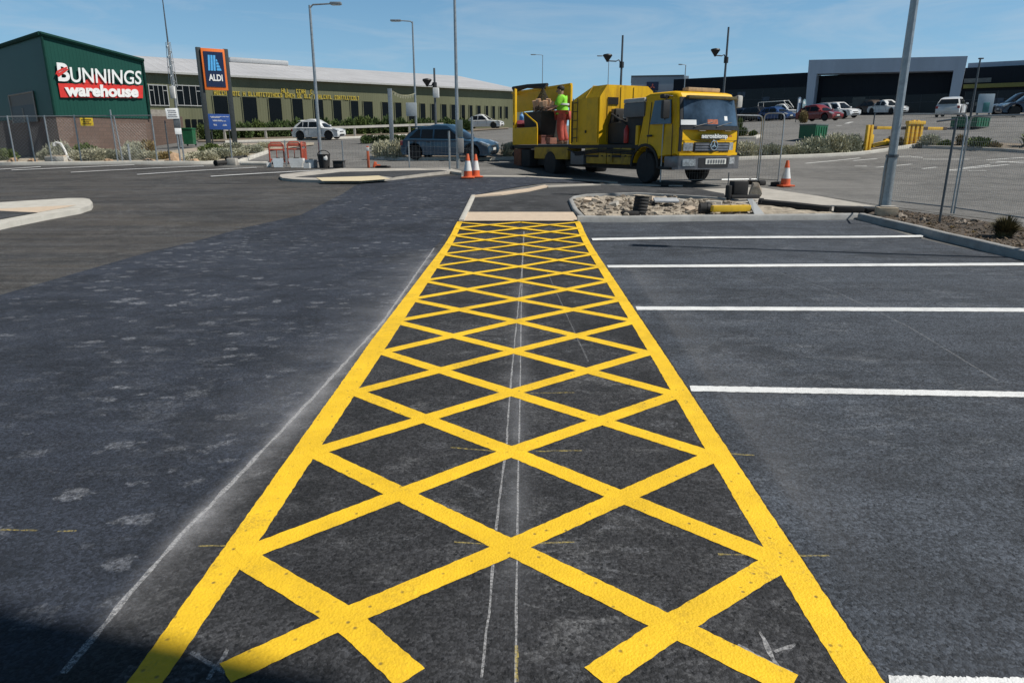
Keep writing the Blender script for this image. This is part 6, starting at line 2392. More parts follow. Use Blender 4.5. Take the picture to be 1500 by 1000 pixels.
    # lamps, grille, plates, mirrors
    for s in (-1, 1):
        hl = MB()
        hl.prism([(L / 2 - .045, hood * .66), (L / 2 - .035, hood * .78), (L / 2 - .42, hood * .93), (L / 2 - .40, hood * .84)], 'y', s * (W / 2 - .36), s * (W / 2 - .025))
        hl.build('headlamp', HEADL, t, ang=30)
        MB().bbox((-L / 2 + .10, s * (W / 2 - .13), tail - .20), (.16, .17, .20 if kind != 'sedan' else .14), .03).build('tail_lamp', TAILL, t)
        mr_ = MB().bbox((cow - .28, s * (W / 2 + .06), bz + .09), (.12, .20, .14), .04)
        mr_.build('mirror', paintm, t)
    MB().bbox((L / 2 - .03, 0, gc + .14), (.09, W * .52, .13), .02).build('lower_grille', TRIM_B, t)
    MB().bbox((L / 2 - .045, 0, hood * .66), (.07, W * .42, .08), .02).build('grille', TRIM_B, t)
    if plate:
        MB().bbox((L / 2 + .012, 0, gc + .27), (.012, .42, .11), .003).build('number_plate', PLATE, t)
        MB().bbox((-L / 2 - .004, 0, tail - .32), (.02, .42, .11), .003).build('number_plate', PLATE, t)
    sm = MB()
    for s in (-1, 1):
        for x in (bx, fA(z0) - .18, fB(z0) + (.55 if kind != 'ute' else .14)):
            sm.box((x, s * (W / 2 - .002), (bz + gc) / 2 + .10), (.012, .012, bz - gc - .22))
        for x in (bx + .12 - .35, bx - 1.05 + .2):
            sm.bbox((x, s * (W / 2 + .012), bz - .12), (.17, .04, .03), .01)
    sm.build('door_seams', TRIM_B, body, smooth=False)
    if kind == 'hatch':
        MB().prism([(rr_[0] + .10, Ht - .02), (rr_[0] - .16, Ht - .06), (rr_[0] - .14, Ht - .09), (rr_[0] + .08, Ht - .08)], 'y', -W / 2 + .26, W / 2 - .26).build('spoiler', paintm, t, smooth=False)
    if kind == 'ute':
        MB().box(((rb2[0] - L / 2) / 2 - .02, 0, bz - .015), (rb2[0] + L / 2 - .34, W - .26, .03)).build('tray', TRIM_B, t, smooth=False)
    if scale != 1:
        t.scale = (scale,) * 3
    return t


BLUE = carpaint('paint_blue_grey', (0.022, 0.062, 0.110), .15, .32)
WHITEP = carpaint('paint_white', (0.68, 0.69, 0.69))
REDP = carpaint('paint_red', (0.20, 0.012, 0.012))
NAVY = carpaint('paint_navy', (0.015, 0.028, 0.060), .3)
BLUE2 = carpaint('paint_blue', (0.022, 0.070, 0.20), .3)
SLATE = carpaint('paint_slate', (0.10, 0.125, 0.17), .4)
CHARC = carpaint('paint_charcoal', (0.018, 0.018, 0.020), .3)
SILV = carpaint('paint_silver', (0.40, 0.42, 0.44), .5)

# blue hatchback on the road: nose to the right, a little towards the viewer
A, B = G(613, 236), G(712, 235)
mid_ = (A + B) / 2
hd_ = Vector((0.965, -0.26, 0))
kL = (B - A).length / (4.15 - 1.52) / 1.0
pc = mid_ + Vector((.26, .965, 0)) * .70 - hd_ * .35
car(pc, hd_, BLUE, 'dark blue grey hatchback driving on the road behind the traffic cones', 'hatch', 4.2, 1.76, 1.46)
gcar = 'parked and passing cars in the distance'
p = G(464, 205.5)
car(p + Vector((0, .8, 0)), (1, -.18), WHITEP, 'small white hatchback with dark wheels on the road behind the red barriers', 'hatch', 3.9, 1.66, 1.5, gcar)
p = G(707, 189)
car(p + Vector((0, .8, 0)), (.96, -.25), WHITEP, 'white sedan parked at the far end of the olive shed', 'sedan', 4.5, 1.76, 1.48, gcar)
p = G(733, 187.5)
car(p + Vector((0, 2.2, 0)), (.9, -.44), SLATE, 'slate blue coupe parked beyond the white sedan', 'sedan', 4.4, 1.76, 1.40, gcar)
rlot = 'cars in the right hand car park'


def park(px, py, hd, m, label, kind, L=4.3, Ht=1.5, W=1.75, sc=1.0):
    p = G(px, py)
    return car(p, hd, m, label, kind, L, W, Ht, rlot, scale=sc)


park(1090, 178, (.55, -.83), NAVY, 'navy car nearest the truck windscreen in the right car park', 'sedan', 4.6)
park(1110, 177.5, (.5, -.86), CHARC, 'black car between the navy car and the bright blue hatchback', 'suv', 4.5, 1.6)
park(1137, 176.5, (.5, -.86), BLUE2, 'bright blue hatchback below the ladder rack', 'hatch', 4.2)
ut = park(1143, 175, (.75, -.66), WHITEP, 'white utility truck with a ladder rack in the right car park', 'ute', 5.2, 1.7, 1.85)
rk = MB()
for s in (-.8, .8):
    rk.tube([(-2.5, s, .9), (-2.5, s, 2.1), (.6, s, 2.1), (1.25, s, 1.25)], .045, 6)
for x in (-2.5, -1.2, .2):
    rk.tube([(x, -.8, 2.1), (x, .8, 2.1)], .04, 6)
rk.build('ladder_rack', WHITE_P, ut)
park(1199, 178, (.5, -.86), REDP, 'red hatchback parked in front of the black retail building', 'hatch', 4.0, 1.45, sc=.92)
park(1212, 174.6, (.45, -.89), SILV, 'silver wagon behind the red hatchback', 'suv', 4.6, 1.6)
park(1226, 174, (.42, -.9), WHITEP, 'white wagon with blue reflections right of the red hatchback', 'suv', 4.5, 1.6)
park(1299, 167.6, (.30, -.95), WHITEP, 'lone white car below the middle of the grey portal', 'sedan', 4.3, 1.5)
park(1281, 167.6, (.3, -.95), mat('paint_brown', (0.07, 0.05, 0.04), .4, var=.1), 'brown car beside the lone white one below the portal', 'hatch', 4.0, 1.5)
p = G(1398, 171.5)
car(p + Vector((.2, .9, 0)), (.62, .78), WHITEP, 'large white wagon seen from behind above the green skip', 'suv', 4.6, 1.78, 1.52, rlot)
park(1495, 169.5, (-.9, .3), CHARC, 'charcoal wagon at the right edge of the car park', 'suv', 4.6, 1.65)
park(1516, 171, (-.9, .3), NAVY, 'navy wagon cut by the right picture edge', 'suv', 4.6, 1.65)

# ------------------------------------------------------------------ yellow line marking / road maintenance truck
TY = mat('truck_yellow', (0.76, 0.44, 0.009), .5, var=.10, scale=2.5, dirt=.35, dirtcol=(0.16, 0.08, 0.02), spec=.25)
TYR = mat('truck_yellow_rusty', (0.74, 0.43, 0.010), .55, spec=.25, var=.12, scale=2.0, dirt=.9, dirtcol=(0.20, 0.075, 0.02), stretch=(1.6, 1.6, .22))
TDK = mat('truck_chassis', (0.020, 0.019, 0.018), .7, var=.3, scale=5, dirt=.4, dirtcol=(0.08, 0.06, 0.04))
TGR = mat('truck_grey_bumper', (0.16, 0.16, 0.17), .35, metal=.5, var=.25, scale=5, dirt=.35)
TGT = mat('truck_grey_tank', (0.11, 0.115, 0.12), .5, var=.15, scale=4, dirt=.3)
PALE_TOP = mat('truck_pale_top', (0.45, 0.44, 0.41), .6, var=.15, scale=4, dirt=.3)
CHROME = mat('chrome', (0.62, 0.63, 0.64), .18, metal=1.0, var=.05)
AMBER = mat('amber_lamp', (0.60, 0.22, 0.02), .25, var=.1)

AL = R(63)
hh = Vector((math.cos(AL), -math.sin(AL), 0))
ll = Vector((math.sin(AL), math.cos(AL), 0))
WT = 2.36
P1 = G(949, 268.5)
O = P1 + ll * (WT / 2 - .18)
O.z = P1.z
trk = thing('maintenance_truck', O, math.atan2(hh.y, hh.x), 'yellow road maintenance truck with hopper and open rear platform, nose towards the viewer', 'truck')
S = Wall(O - ll * (WT / 2), hh)          # near side, local x = truck x
S.P0.z = O.z
xF = S.px(996, 243)[0]                   # nose
FR = Wall(O + hh * xF - ll * (WT / 2), ll)
FR.P0.z = O.z


def sx(px, py):
    return S.px(px, py)


zroof = (sx(955, 133.5)[1] + FR.px(1035, 137)[1]) / 2
xcb = sx(939, 170)[0]                    # cab back wall
zcb = .98
YW = WT / 2


def sec(mb, rows):
    """loft of rectangular-ish cross sections: rows of (x, half width, z)"""
    return mb


# cab shell: side profile with wheel arch, raked windscreen, domed roof
zscr0 = FR.px(1035, 184)[1]
zscr1 = FR.px(1035, 143)[1]
zbum1 = FR.px(1035, 229)[1]
cab_prof = [(xF - .02, zbum1), (xF, zscr0 - .30), (xF - .03, zscr0), (xF - .20, zscr1 + .02), (xF - .30, zroof - .04), (xF - .55, zroof + .02), (xcb + .25, zroof + .03), (xcb, zroof - .03), (xcb, zcb), (-.62, zcb)]
cab_prof += [(.62 * math.cos(a), .50 + .62 * math.sin(a)) for a in [PI * (1 - k / 9) * .86 + .24 for k in range(10)]]
cab_prof += [(.70, zbum1)]
mb = MB()
n = len(cab_prof)
ys = [(-YW + .012, .13), (-YW, .09), (-YW + .03, .035), (-YW + .10, 0), (YW - .10, 0), (YW - .03, .035), (YW, .09), (YW - .012, .13)]
for y, d in ys:
    q = inset(cab_prof, d) if d else cab_prof
    for (x, z), (x0, z0_) in zip(q, cab_prof):
        if abs(x0) < .75 and z0_ < 1.16:
            x, z = x0, z0_
        k = max(0, (z0_ - zscr0) / (zroof - zscr0))
        yy = y - math.copysign(.10 * k, y)
        bow = .22 * (abs(y) / YW) ** 2.5 if x0 > xF - .6 else 0
        mb.v.append((x - bow + (.08 if x0 > xF - .6 else 0), yy, z))
for i in range(len(ys) - 1):
    for k in range(n):
        a_, c_ = i * n + k, i * n + (k + 1) % n
        mb.f.append((a_, c_, c_ + n, a_ + n))
mb.f.append(tuple(range(n)))
mb.f.append(tuple(range((len(ys) - 1) * n, len(ys) * n))[::-1])
cab = mb.build('cab', TY, trk, ang=32)


def front_x(z, y):
    pr = [(zbum1, xF - .02), (zscr0 - .30, xF), (zscr0, xF - .03), (zscr1 + .02, xF - .20), (zroof - .04, xF - .30)]
    for (z0_, x0), (z1_, x1) in zip(pr, pr[1:]):
        if z <= z1_ or z1_ == pr[-1][0]:
            k = (z - z0_) / (z1_ - z0_)
            return x0 + (x1 - x0) * max(0, min(1, k)) + .08 - .22 * (abs(y) / YW) ** 2.5
    return xF


def face(name, m, z0, z1, y0, y1, out, parent=None, thick=.03, nz=3, ny=8, sh=0.0, smooth=True):
    """panel that follows the curved nose"""
    g = MB()
    for lay in (out, out - thick):
        for i in range(nz + 1):
            z = z0 + (z1 - z0) * i / nz
            for k in range(ny + 1):
                y = y0 + (y1 - y0) * k / ny
                kk = max(0, (z - zscr0) / (zroof - zscr0))
                g.v.append((front_x(z, y) + lay, y * (1 - .085 * kk), z))
    w_ = ny + 1
    N_ = (nz + 1) * w_
    for i in range(nz):
        for k in range(ny):
            a_ = i * w_ + k
            g.f.append((a_, a_ + 1, a_ + w_ + 1, a_ + w_))
            g.f.append((a_ + N_, a_ + w_ + N_, a_ + w_ + 1 + N_, a_ + 1 + N_))
    bd = [k for k in range(w_)] + [i * w_ + ny for i in range(1, nz + 1)] + [nz * w_ + k for k in range(ny - 1, -1, -1)] + [i * w_ for i in range(nz - 1, 0, -1)]
    for a_, c_ in zip(bd, bd[1:] + bd[:1]):
        g.f.append((a_, a_ + N_, c_ + N_, c_))
    return g.build(name, m, parent or trk, smooth=smooth)


def fz(py, px=1035):
    return FR.px(px, py)[1]


def fy(px, py=215):
    return FR.px(px, py)[0] - YW


SCR = mat('truck_windscreen', (0.040, 0.065, 0.100), .08, var=.7, scale=1.3, spec=.6)
face('windscreen_surround', TRIM_B, fz(187), fz(142), -YW + .035, YW - .035, .010, nz=5, ny=10)
face('windscreen', SCR, fz(184), fz(144.5), -YW + .13, YW - .13, .016, nz=5, ny=10)
face('wiper_panel', TRIM_B, fz(190.5), fz(185), -YW + .05, YW - .05, .02)
wp = MB()
for y0, y1 in ((-.75, -.1), (.05, .75)):
    wp.tube([(front_x(fz(186), y0) + .04, y0, fz(186)), (front_x(fz(178), y1) + .035, y1 * .96, fz(179))], .012, 5)
wp.build('wiper', TRIM_B, trk)
# things lying on the dashboard
dash_p = MB().bbox((xF - .16, -.65, zscr0 + .09), (.16, .55, .14), .03)
ds = face('sun_paper', SIGN_WHITE, fz(183, 1012), fz(175.5, 1012), fy(1002, 180), fy(1020, 180), .020, nz=1, ny=3)
face('dashboard_bag', mat('bag_red', (0.35, 0.10, 0.05), .7, var=.5, scale=12), fz(182), fz(175), fy(1035, 180), fy(1050, 180), .020, nz=1, ny=3)
face('permit', SIGN_WHITE, fz(177, 1063), fz(170.5, 1063), fy(1061, 175), fy(1066, 175), .020, nz=1, ny=2)
# yellow nose panel lettering: blurred white letters with dark edge
face('name_strip', mat('letter_backing', (0.10, 0.11, 0.10), .6), fz(204, 1043), fz(197, 1043), fy(1026, 200), fy(1063, 200), .010, nz=1, ny=6)  # dark backing strip behind the white letters
lt = 'zenoBlomp'
ya_, yb_ = fy(1025.5, 200), fy(1063.5, 200)
lo_ = text_mesh('lettering', 'aeroablomp', 1.0, SIGN_WHITE, trk, Matrix.Identity(4), extrude=.5, bold=.02, width=1, height=1)
for v in lo_.data.vertices:
    u, w_, t_ = v.co
    y = ya_ + (yb_ - ya_) * u
    z = fz(204.5, 1043) + (fz(196.5, 1043) - fz(204.5, 1043)) * w_
    v.co = (front_x(z, y) + (.022 if t_ > 0 else .0), y, z)
face('side_badge', mat('badge_orange', (0.35, 0.12, 0.03), .5), fz(201, 1070), fz(198.5, 1070), fy(1066, 200), fy(1071.5, 200), .015, nz=1, ny=2)
# grille, lamps
face('grille', mat('grille_dark', (0.030, 0.034, 0.036), .4, var=.2), fz(222), fz(208.5), fy(1016), fy(1066), .022, ny=8)
sl = MB()
for k in range(3):
    z = fz(221) + (fz(209.5) - fz(221)) * (k + .5) / 3
    for i in range(8):
        y0_ = fy(1017) + (fy(1065) - fy(1017)) * i / 8
        y1_ = fy(1017) + (fy(1065) - fy(1017)) * (i + 1) / 8
        sl.slab((front_x(z, y0_) + .045, y0_, z - .03), (front_x(z, y1_) + .045, y1_, z - .03), (front_x(z, y1_) + .035, y1_, z + .02), (front_x(z, y0_) + .035, y0_, z + .02), .02)
sl.build('grille_slats', TGR, trk, smooth=False)
yc_ = (fy(1016) + fy(1066)) / 2
zc_ = fz(213)
em = MB()
xe_ = front_x(zc_, yc_) + .06
em.tube([(xe_, yc_ + .135 * math.cos(a), zc_ + .135 * math.sin(a)) for a in [2 * PI * k / 20 for k in range(21)]], .018, 6, caps=False)
for k in range(3):
    a = PI / 2 + 2 * PI * k / 3
    em.prism([(yc_ + .03 * math.cos(a + PI / 2), zc_ + .03 * math.sin(a + PI / 2)), (yc_ + .135 * math.cos(a), zc_ + .135 * math.sin(a)), (yc_ - .03 * math.cos(a + PI / 2), zc_ - .03 * math.sin(a + PI / 2)), (yc_, zc_)], 'x', xe_ - .012, xe_ + .012)
em.build('emblem', CHROME, trk)
face('headlamp', HEADL, fz(221), fz(209.5), fy(1003.5), fy(1014.5), .022, ny=3)
face('headlamp', HEADL, fz(220, 1070), fz(209, 1070), fy(1067), fy(1074), .022, ny=3)
face('nose_lip', TY, fz(227.5), fz(224), -YW + .04, YW - .04, .03)
# bumper
bt_, bb_ = fz(228.5), fz(248)
face('bumper', TGR, bb_, bt_, -YW - .01, YW + .01, .10, thick=.28, nz=4, ny=10)
MB().bbox((xF - .42, -YW + .03, (bt_ + bb_) / 2 + .02), (.62, .10, bt_ - bb_ - .06), .04).build('bumper_end', TGR, trk)
MB().bbox((xF - .42, YW - .03, (bt_ + bb_) / 2 + .02), (.62, .10, bt_ - bb_ - .06), .04).build('bumper_end', TGR, trk)
face('bumper_grille', TRIM_B, fz(246), fz(240), fy(1022, 243), fy(1061, 243), .108, nz=1)
face('number_plate', PLATE, fz(240.5), fz(232.5), fy(1028, 236), fy(1058, 236), .122, nz=1)
pt_ = MB()
yy = fy(1030, 236)
for k in range(7):
    w_ = (fy(1056, 236) - fy(1030, 236)) / 7
    pt_.box((front_x(fz(236.5), yy) + .128, yy + w_ * .5, fz(236.5)), (.012, w_ * .55, fz(234) - fz(239)))
    yy += w_
pt_.build('plate_marks', mat('plate_dark', (0.12, 0.13, 0.14), .6), trk, smooth=False)
face('driving_lamp', HEADL, fz(243), fz(233), fy(1000, 238), fy(1015, 238), .112, nz=2, ny=3)
face('driving_lamp', HEADL, fz(240, 1068), fz(230.5, 1068), fy(1064, 236), fy(1073.5, 236), .112, nz=2, ny=3)
face('bumper_panel', TRIM_B, fz(245.5), fz(231), fy(1019, 238), fy(1062, 238), .106, nz=2)
face('nose_seam', TRIM_B, fz(206.2), fz(205.6), -YW + .06, YW - .06, .006, nz=1)
for s_ in (-1, 1):
    face('corner_vent', TRIM_B, fz(222), fz(187), s_ * (YW - .02), s_ * (YW - .10), .012, nz=3, ny=2)
for s_ in (-.5, .5):
    MB().tube([(front_x(fz(192), s_) + .03, s_ - .14, fz(192)), (front_x(fz(192), s_) + .06, s_ - .12, fz(192)), (front_x(fz(192), s_) + .06, s_ + .12, fz(192)), (front_x(fz(192), s_) + .03, s_ + .14, fz(192))], .012, 5).build('grab_handle', TRIM_B, trk)
MB().bbox((front_x(zscr1 + .1, 0) + .03, 0, fz(142.5)), (.16, WT - .5, .10), .03).build('sun_visor', mat('visor_smoke', (0.10, 0.075, 0.02), .3, var=.2), trk)
# door, window, handle, steps, mirrors
xd0, xd1 = sx(949, 170)[0], sx(990, 170)[0] - .10
zw0, zw1 = sx(965, 182)[1], sx(965, 147)[1]


def spane(name, m, pts, out, parent=None, thick=.03):
    """plate on the near cab side, following its lean"""
    vs = []
    for lay in (out, out - thick):
        for x, z in pts:
            k = max(0, (z - zscr0) / (zroof - zscr0))
            vs.append((x, -(YW - .10 * k) - lay, z))
    n_ = len(pts)
    fs = [tuple(range(n_)), tuple(range(n_, 2 * n_))[::-1]] + [(i, n_ + i, n_ + (i + 1) % n_, (i + 1) % n_) for i in range(n_)]
    return MB().add(vs, fs).build(name, m, parent or trk, smooth=False)


spane('side_window', SCR, [(xd0 + .13, zw0), (xd1 - .10, zw0), (xd1 - .24, zw1), (xd0 + .22, zw1)], .012)
for k, (a, b) in enumerate((((xd0, .75), (xd0 + .05, zroof - .25)), ((xd1, .85), (xd1 - .02, zw0)))):
    MB().tube([(a[0], -YW - .002, a[1]), (b[0], -YW + (.10 if b[1] > zscr0 + .4 else 0) * .9, b[1])], .012, 5).build('door_seam', TRIM_B, trk)
MB().bbox((xd0 + .16, -YW - .02, sx(955, 199)[1]), (.24, .05, .06), .02).build('door_handle', TRIM_B, trk)
MB().bbox((xd1 - .1, -YW - .24, (zw1 + zw0) / 2 + .05), (.14, .26, .52), .05).build('mirror', TRIM_B, trk)
MB().tube([(xd1 - .1, -YW, zw1 + .08), (xd1 - .1, -YW - .22, zw1 + .10), (xd1 - .1, -YW - .24, zw0 + .1)], .02, 6).build('mirror_arm', TRIM_B, trk)
MB().bbox((xd1 + .12, YW + .05, zscr1 - .06), (.14, .20, .36), .05).build('mirror', PALE_TOP, trk)
MB().tube([(xd1 + .1, YW - .1, zroof - .12), (xd1 + .12, YW + .05, zroof - .04), (xd1 + .12, YW + .05, zscr1 - .2)], .022, 6).build('mirror_arm', TRIM_B, trk)
MB().bbox((sx(975, 138)[0] - .05, -YW + .02, zroof - .12), (.2, .24, .12), .04).build('roof_lamp', TRIM_B, trk)
# wheel arch trim
pa_ = [(.64 * math.cos(a), .50 + .64 * math.sin(a)) for a in [PI * (1 - k / 12) for k in range(13)]]
for s in (-1, 1):
    wa = MB()
    for k in range(12):
        (x0, z0), (x1, z1) = pa_[k], pa_[k + 1]
        (u0, v0), (u1, v1) = [(q[0] * 1.13, .50 + (q[1] - .50) * 1.13) for q in (pa_[k], pa_[k + 1])]
        wa.add([(x0, s * (YW + .03), z0), (x1, s * (YW + .03), z1), (u1, s * (YW + .03), v1), (u0, s * (YW + .03), v0),
                (x0, s * (YW - .25), z0), (x1, s * (YW - .25), z1), (u1, s * (YW - .10), v1), (u0, s * (YW - .10), v0)],
               [(0, 1, 2, 3), (0, 4, 5, 1), (3, 2, 6, 7)])
    wa.build('wheel_arch', TDK, trk)
MB().bbox((.95, -YW + .12, .50), (.55, .26, .10), .02).build('step', TDK, trk)
# roof beacon bar and hatch
MB().bbox((sx(980, 133)[0] - .1, .15, zroof + .09), (.28, 1.25, .12), .03).build('beacon_bar', mat('beacon_pale', (0.40, 0.28, 0.16), .35, var=.3, scale=10), trk)
MB().bbox((sx(962, 133)[0] - .25, -.1, zroof + .05), (.5, .7, .06), .02).build('roof_hatch', TY, trk)
# chassis
xR = sx(752, 225)[0]
for s in (-.42, .42):
    MB().box(((xR + xF - .7) / 2, s, .78), (xF - .7 - xR, .10, .26)).build('chassis_rail', TDK, trk, smooth=False)
MB().box(((xR + xcb) / 2, 0, .55), (xcb - xR - .6, WT - .75, .30)).build('underbody', TDK, trk, smooth=False)
MB().box((.2, 0, .95), (1.9, WT - .5, .5)).build('engine_box', TDK, trk, smooth=False)
zdk = (sx(790, 211)[1] + sx(930, 214)[1]) / 2
MB().bbox(((xR + xcb) / 2 - .05, 0, zdk - .06), (xcb - xR - .1, WT - .02, .14), .02).build('deck', TDK, trk)
MB().box(((sx(786, 210)[0] + sx(836, 210)[0]) / 2, 0, zdk + .015), (sx(836, 210)[0] - sx(786, 210)[0], WT - .1, .02)).build('platform_plate', PALE_TOP, trk, smooth=False)


def twheel(x, s, r=.49, w=.30, dual=False):
    t = MB()
    ws = (w, ) if not dual else (w, )
    pr = [(r * .58, -w / 2), (r * .92, -w / 2), (r, -w * .36), (r, w * .36), (r * .92, w / 2), (r * .58, w / 2)]
    t.lathe(pr, 26, 'y')
    o = t.build('wheel', RUBBER, trk, loc=(x, s * (YW - (.18 if not dual else .22)), r))
    m = MB()
    m.lathe([(r * .60, s * w * .40), (r * .57, s * w * .48), (r * .50, s * w * .20), (r * .30, s * w * .25), (r * .20, s * w * .46), (.02, s * w * .48)], 20, 'y')
    for k in range(8):
        a = 2 * PI * k / 8
        m.lathe([(.022, s * w * .24), (.018, s * w * .34)], 6, 'y', (r * .40 * math.cos(a), 0, r * .40 * math.sin(a)))
    m.build('rim', TGR, o)


xw = sx(806, 246)[0]
for s in (-1, 1):
    twheel(0, s)
    twheel(xw, s, w=.5, dual=True)
# side lockers and tanks below the deck
def locker(x0, x1, z0, z1, m, y0=-YW - .01, d=.5, name='locker', b=.02):
    return MB().bbox(((x0 + x1) / 2, y0 + d / 2, (z0 + z1) / 2), (x1 - x0, d, z1 - z0), b).build(name, m, trk)


def both(name, a, b, top, bot, m, **k):
    x0, x1 = sx(a, (top + bot) / 2)[0], sx(b, (top + bot) / 2)[0]
    c = (a + b) / 2
    o = locker(x0, x1, sx(c, bot)[1], sx(c, top)[1], m, name=name, **k)
    return o, x0, x1, sx(c, bot)[1], sx(c, top)[1]


TYD = mat('truck_yellow_grime_shade', (0.40, 0.25, 0.015), .65, var=.25, scale=3, dirt=.85, dirtcol=(0.045, 0.035, 0.02))  # grime, plus shade below the deck put into the darker yellow
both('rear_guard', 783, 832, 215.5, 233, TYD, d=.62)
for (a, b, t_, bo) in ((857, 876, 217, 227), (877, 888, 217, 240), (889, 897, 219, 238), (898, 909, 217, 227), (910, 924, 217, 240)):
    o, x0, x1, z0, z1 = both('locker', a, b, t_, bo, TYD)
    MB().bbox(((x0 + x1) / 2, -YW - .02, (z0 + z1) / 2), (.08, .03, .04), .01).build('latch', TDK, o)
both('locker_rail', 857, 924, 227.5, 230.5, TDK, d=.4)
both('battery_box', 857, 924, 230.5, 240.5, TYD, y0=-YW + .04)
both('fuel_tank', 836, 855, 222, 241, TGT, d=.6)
both('mud_flap', 753, 763, 218, 242.5, mat('rust_brown', (0.20, 0.075, 0.040), .8, var=.3, scale=6, dirt=.4), d=.5)
both('mud_flap', 764, 776, 219, 244, RUBBER, d=.5)
MB().tube([(xR - .25, -YW + .05, zdk - .1), (xR - .05, -YW + .05, zdk - .1)], .09, 10).build('tow_lug', TDK, trk)
MB().tube([(xR - .15, -YW + .3, zdk - .1), (xR - .15, YW - .3, zdk - .1)], .07, 10).build('rear_bar', TDK, trk)
MB().blob((xR - .05, -YW + .2, zdk - .38), (.22, .18, .14), 2, .4, 1.5, 3).build('hose_coil', RUBBER, trk)
# rear side panel and high back board
o, x0, x1, z0, z1 = both('rear_side_panel', 751, 786, 187, 212, TY, d=.06)
MB().tube([(x1, -YW + .03, zdk), (x1, -YW + .03, sx(786, 188)[1]), (x1 - .05, -YW + .03, sx(784, 181)[1]), (sx(768, 166)[0], -YW + .03, sx(768, 166)[1])], .028, 6).build('grab_rail', TY, trk)
xb0, xb1 = sx(751, 150)[0], xw + .55
ztop = sx(760, 131)[1]
yfar = YW - .04
# far side board: read on the far plane
S2 = Wall(O + ll * (YW - .05), hh)
S2.P0.z = O.z
fx0, fx1 = S2.px(752, 145)[0], S2.px(836, 145)[0]
fzt, fzb = S2.px(795, 131)[1], S2.px(770, 163.5)[1]
bd = MB()
bd.bbox(((fx0 + fx1) / 2, YW - .05, (fzt + fzb) / 2), (fx1 - fx0, .06, fzt - fzb), .01)
bd.build('back_board', TY, trk)
MB().bbox(((fx0 + fx1) / 2, YW - .06, fzt + .03), (fx1 - fx0 + .1, .12, .10), .02).build('board_rail', TY, trk)
for a in (753, 836):
    x = S2.px(a, 160)[0]
    MB().bbox((x, YW - .05, (fzt + zdk) / 2), (.10, .10, fzt - zdk), .01).build('board_post', TY, trk)
xn = sx(752.5, 150)[0]
MB().bbox((xn + .06, -YW + .05, (sx(752, 131)[1] + zdk) / 2), (.10, .10, sx(752, 131)[1] - zdk), .01).build('board_post', TY, trk)
MB().tube([(xn + .06, -YW + .05, sx(752, 131)[1]), (fx0, YW - .05, fzt)], .04, 6).build('board_rail', TY, trk)
# everything stowed on the platform
def onp(px, py, y, name, mb, m, label, cat, rz=0.0):
    """loose item standing on the truck bed at local x from the photo, local y given"""
    w_ = Wall(O + ll * y, hh)
    x = w_.px(px, py)[0]
    wp = O + hh * x + ll * y
    o = mb.build(name, m, None, loc=(wp.x, wp.y, O.z + zdk + .03))
    o.rotation_euler.z = trk.rotation_euler.z + rz
    tag(o, label, cat)
    return o


hp_ = MB().box((0, 0, .62), (1.35, 1.1, 1.22), taper=1.10).bbox((0, 0, 1.25), (1.5, 1.24, .08), .02)
onp(798, 190, -.25, 'spray_tank', hp_, TDK, 'black square tank on the rear platform of the truck', 'tank')
tp = MB().bbox((0, 0, .32), (.62, .9, .62), .05)
onp(770, 190, .0, 'tool_chest', tp, TDK, 'dark tool chest at the tail of the truck platform', 'chest')
bx_ = MB().bbox((0, 0, .80), (.55, .7, .18), .05)
o_ = onp(762, 180, -.55, 'tarpaulin_roll', MB().blob((0, 0, .85), (.38, .30, .16), 2, .4, 1.4, 4), mat('tarp_crimson', (0.16, 0.02, 0.03), .7, var=.4, scale=6), 'dark red tarpaulin bundle at the tail of the truck', 'tarpaulin')
onp(764, 172, -.2, 'blue_bottle', MB().lathe([(.09, .85), (.10, .9), (.10, 1.22), (.04, 1.30), (.04, 1.36)], 12), mat('bottle_blue', (0.12, 0.30, 0.60), .4, var=.1), 'pale blue bottle standing on the tool chest', 'bottle')
cr = MB()
cr.box((0, 0, .16), (.45, .5, .30))
cr.box((0, 0, .33), (.49, .54, .05))
onp(797, 205, -.75, 'crate', cr, mat('crate_red', (0.13, 0.045, 0.035), .7, var=.35, scale=7), 'rust red crate at the edge of the truck platform', 'crate')
onp(808, 204, -.80, 'small_crate', MB().bbox((0, 0, .13), (.30, .32, .24), .03), mat('crate_orange', (0.22, 0.09, 0.06), .7, var=.3, scale=7), 'small orange crate beside the rust red one', 'crate')
cn = onp(805, 197, -.35, 'gas_bottle', MB().lathe([(.11, 0), (.12, .04), (.12, .45), (.06, .55), (.03, .62)], 14), mat('bottle_olive', (0.10, 0.12, 0.07), .5, var=.2), 'olive gas bottle between the tank and the worker', 'bottle')
# sack of boards hanging from the far rail
sk = MB()
sk.lathe([(.03, 1.0), (.10, .86), (.16, .72), (.32, .44), (.42, .18), (.40, .02), (.2, -.06)], 16)
wsk = Wall(O + ll * .45, hh)
xs0, zs0 = wsk.px(795, 165)
skm = dusty('net_black', (0.012, 0.012, 0.013), .42, .52, .85, 26.0)
wp = O + hh * xs0 + ll * .45
hs = wsk.px(795, 129)[1] - zs0
so_ = sk.build('net_sack', skm, None, loc=(wp.x, wp.y, O.z + zs0))
so_.scale = (hs * 1.05, hs * 1.05, hs)
tag(so_, 'black net sack of pale boards hanging over the truck platform', 'sack')
for k in range(6):
    bmb = MB().bbox((0, 0, 0), (.20, .06, .46), .03)
    a = -.42 + k * .17
    bo = bmb.build('board', mat('board_tan', (0.72, 0.44, 0.27), .8, var=.25, scale=8), so_, loc=(a * .72, -.40 * (1 - abs(a)), .26 + .06 * math.sin(k * 2)))
    bo.rotation_euler = (.25, a * .5, .3 * math.sin(k * 3))
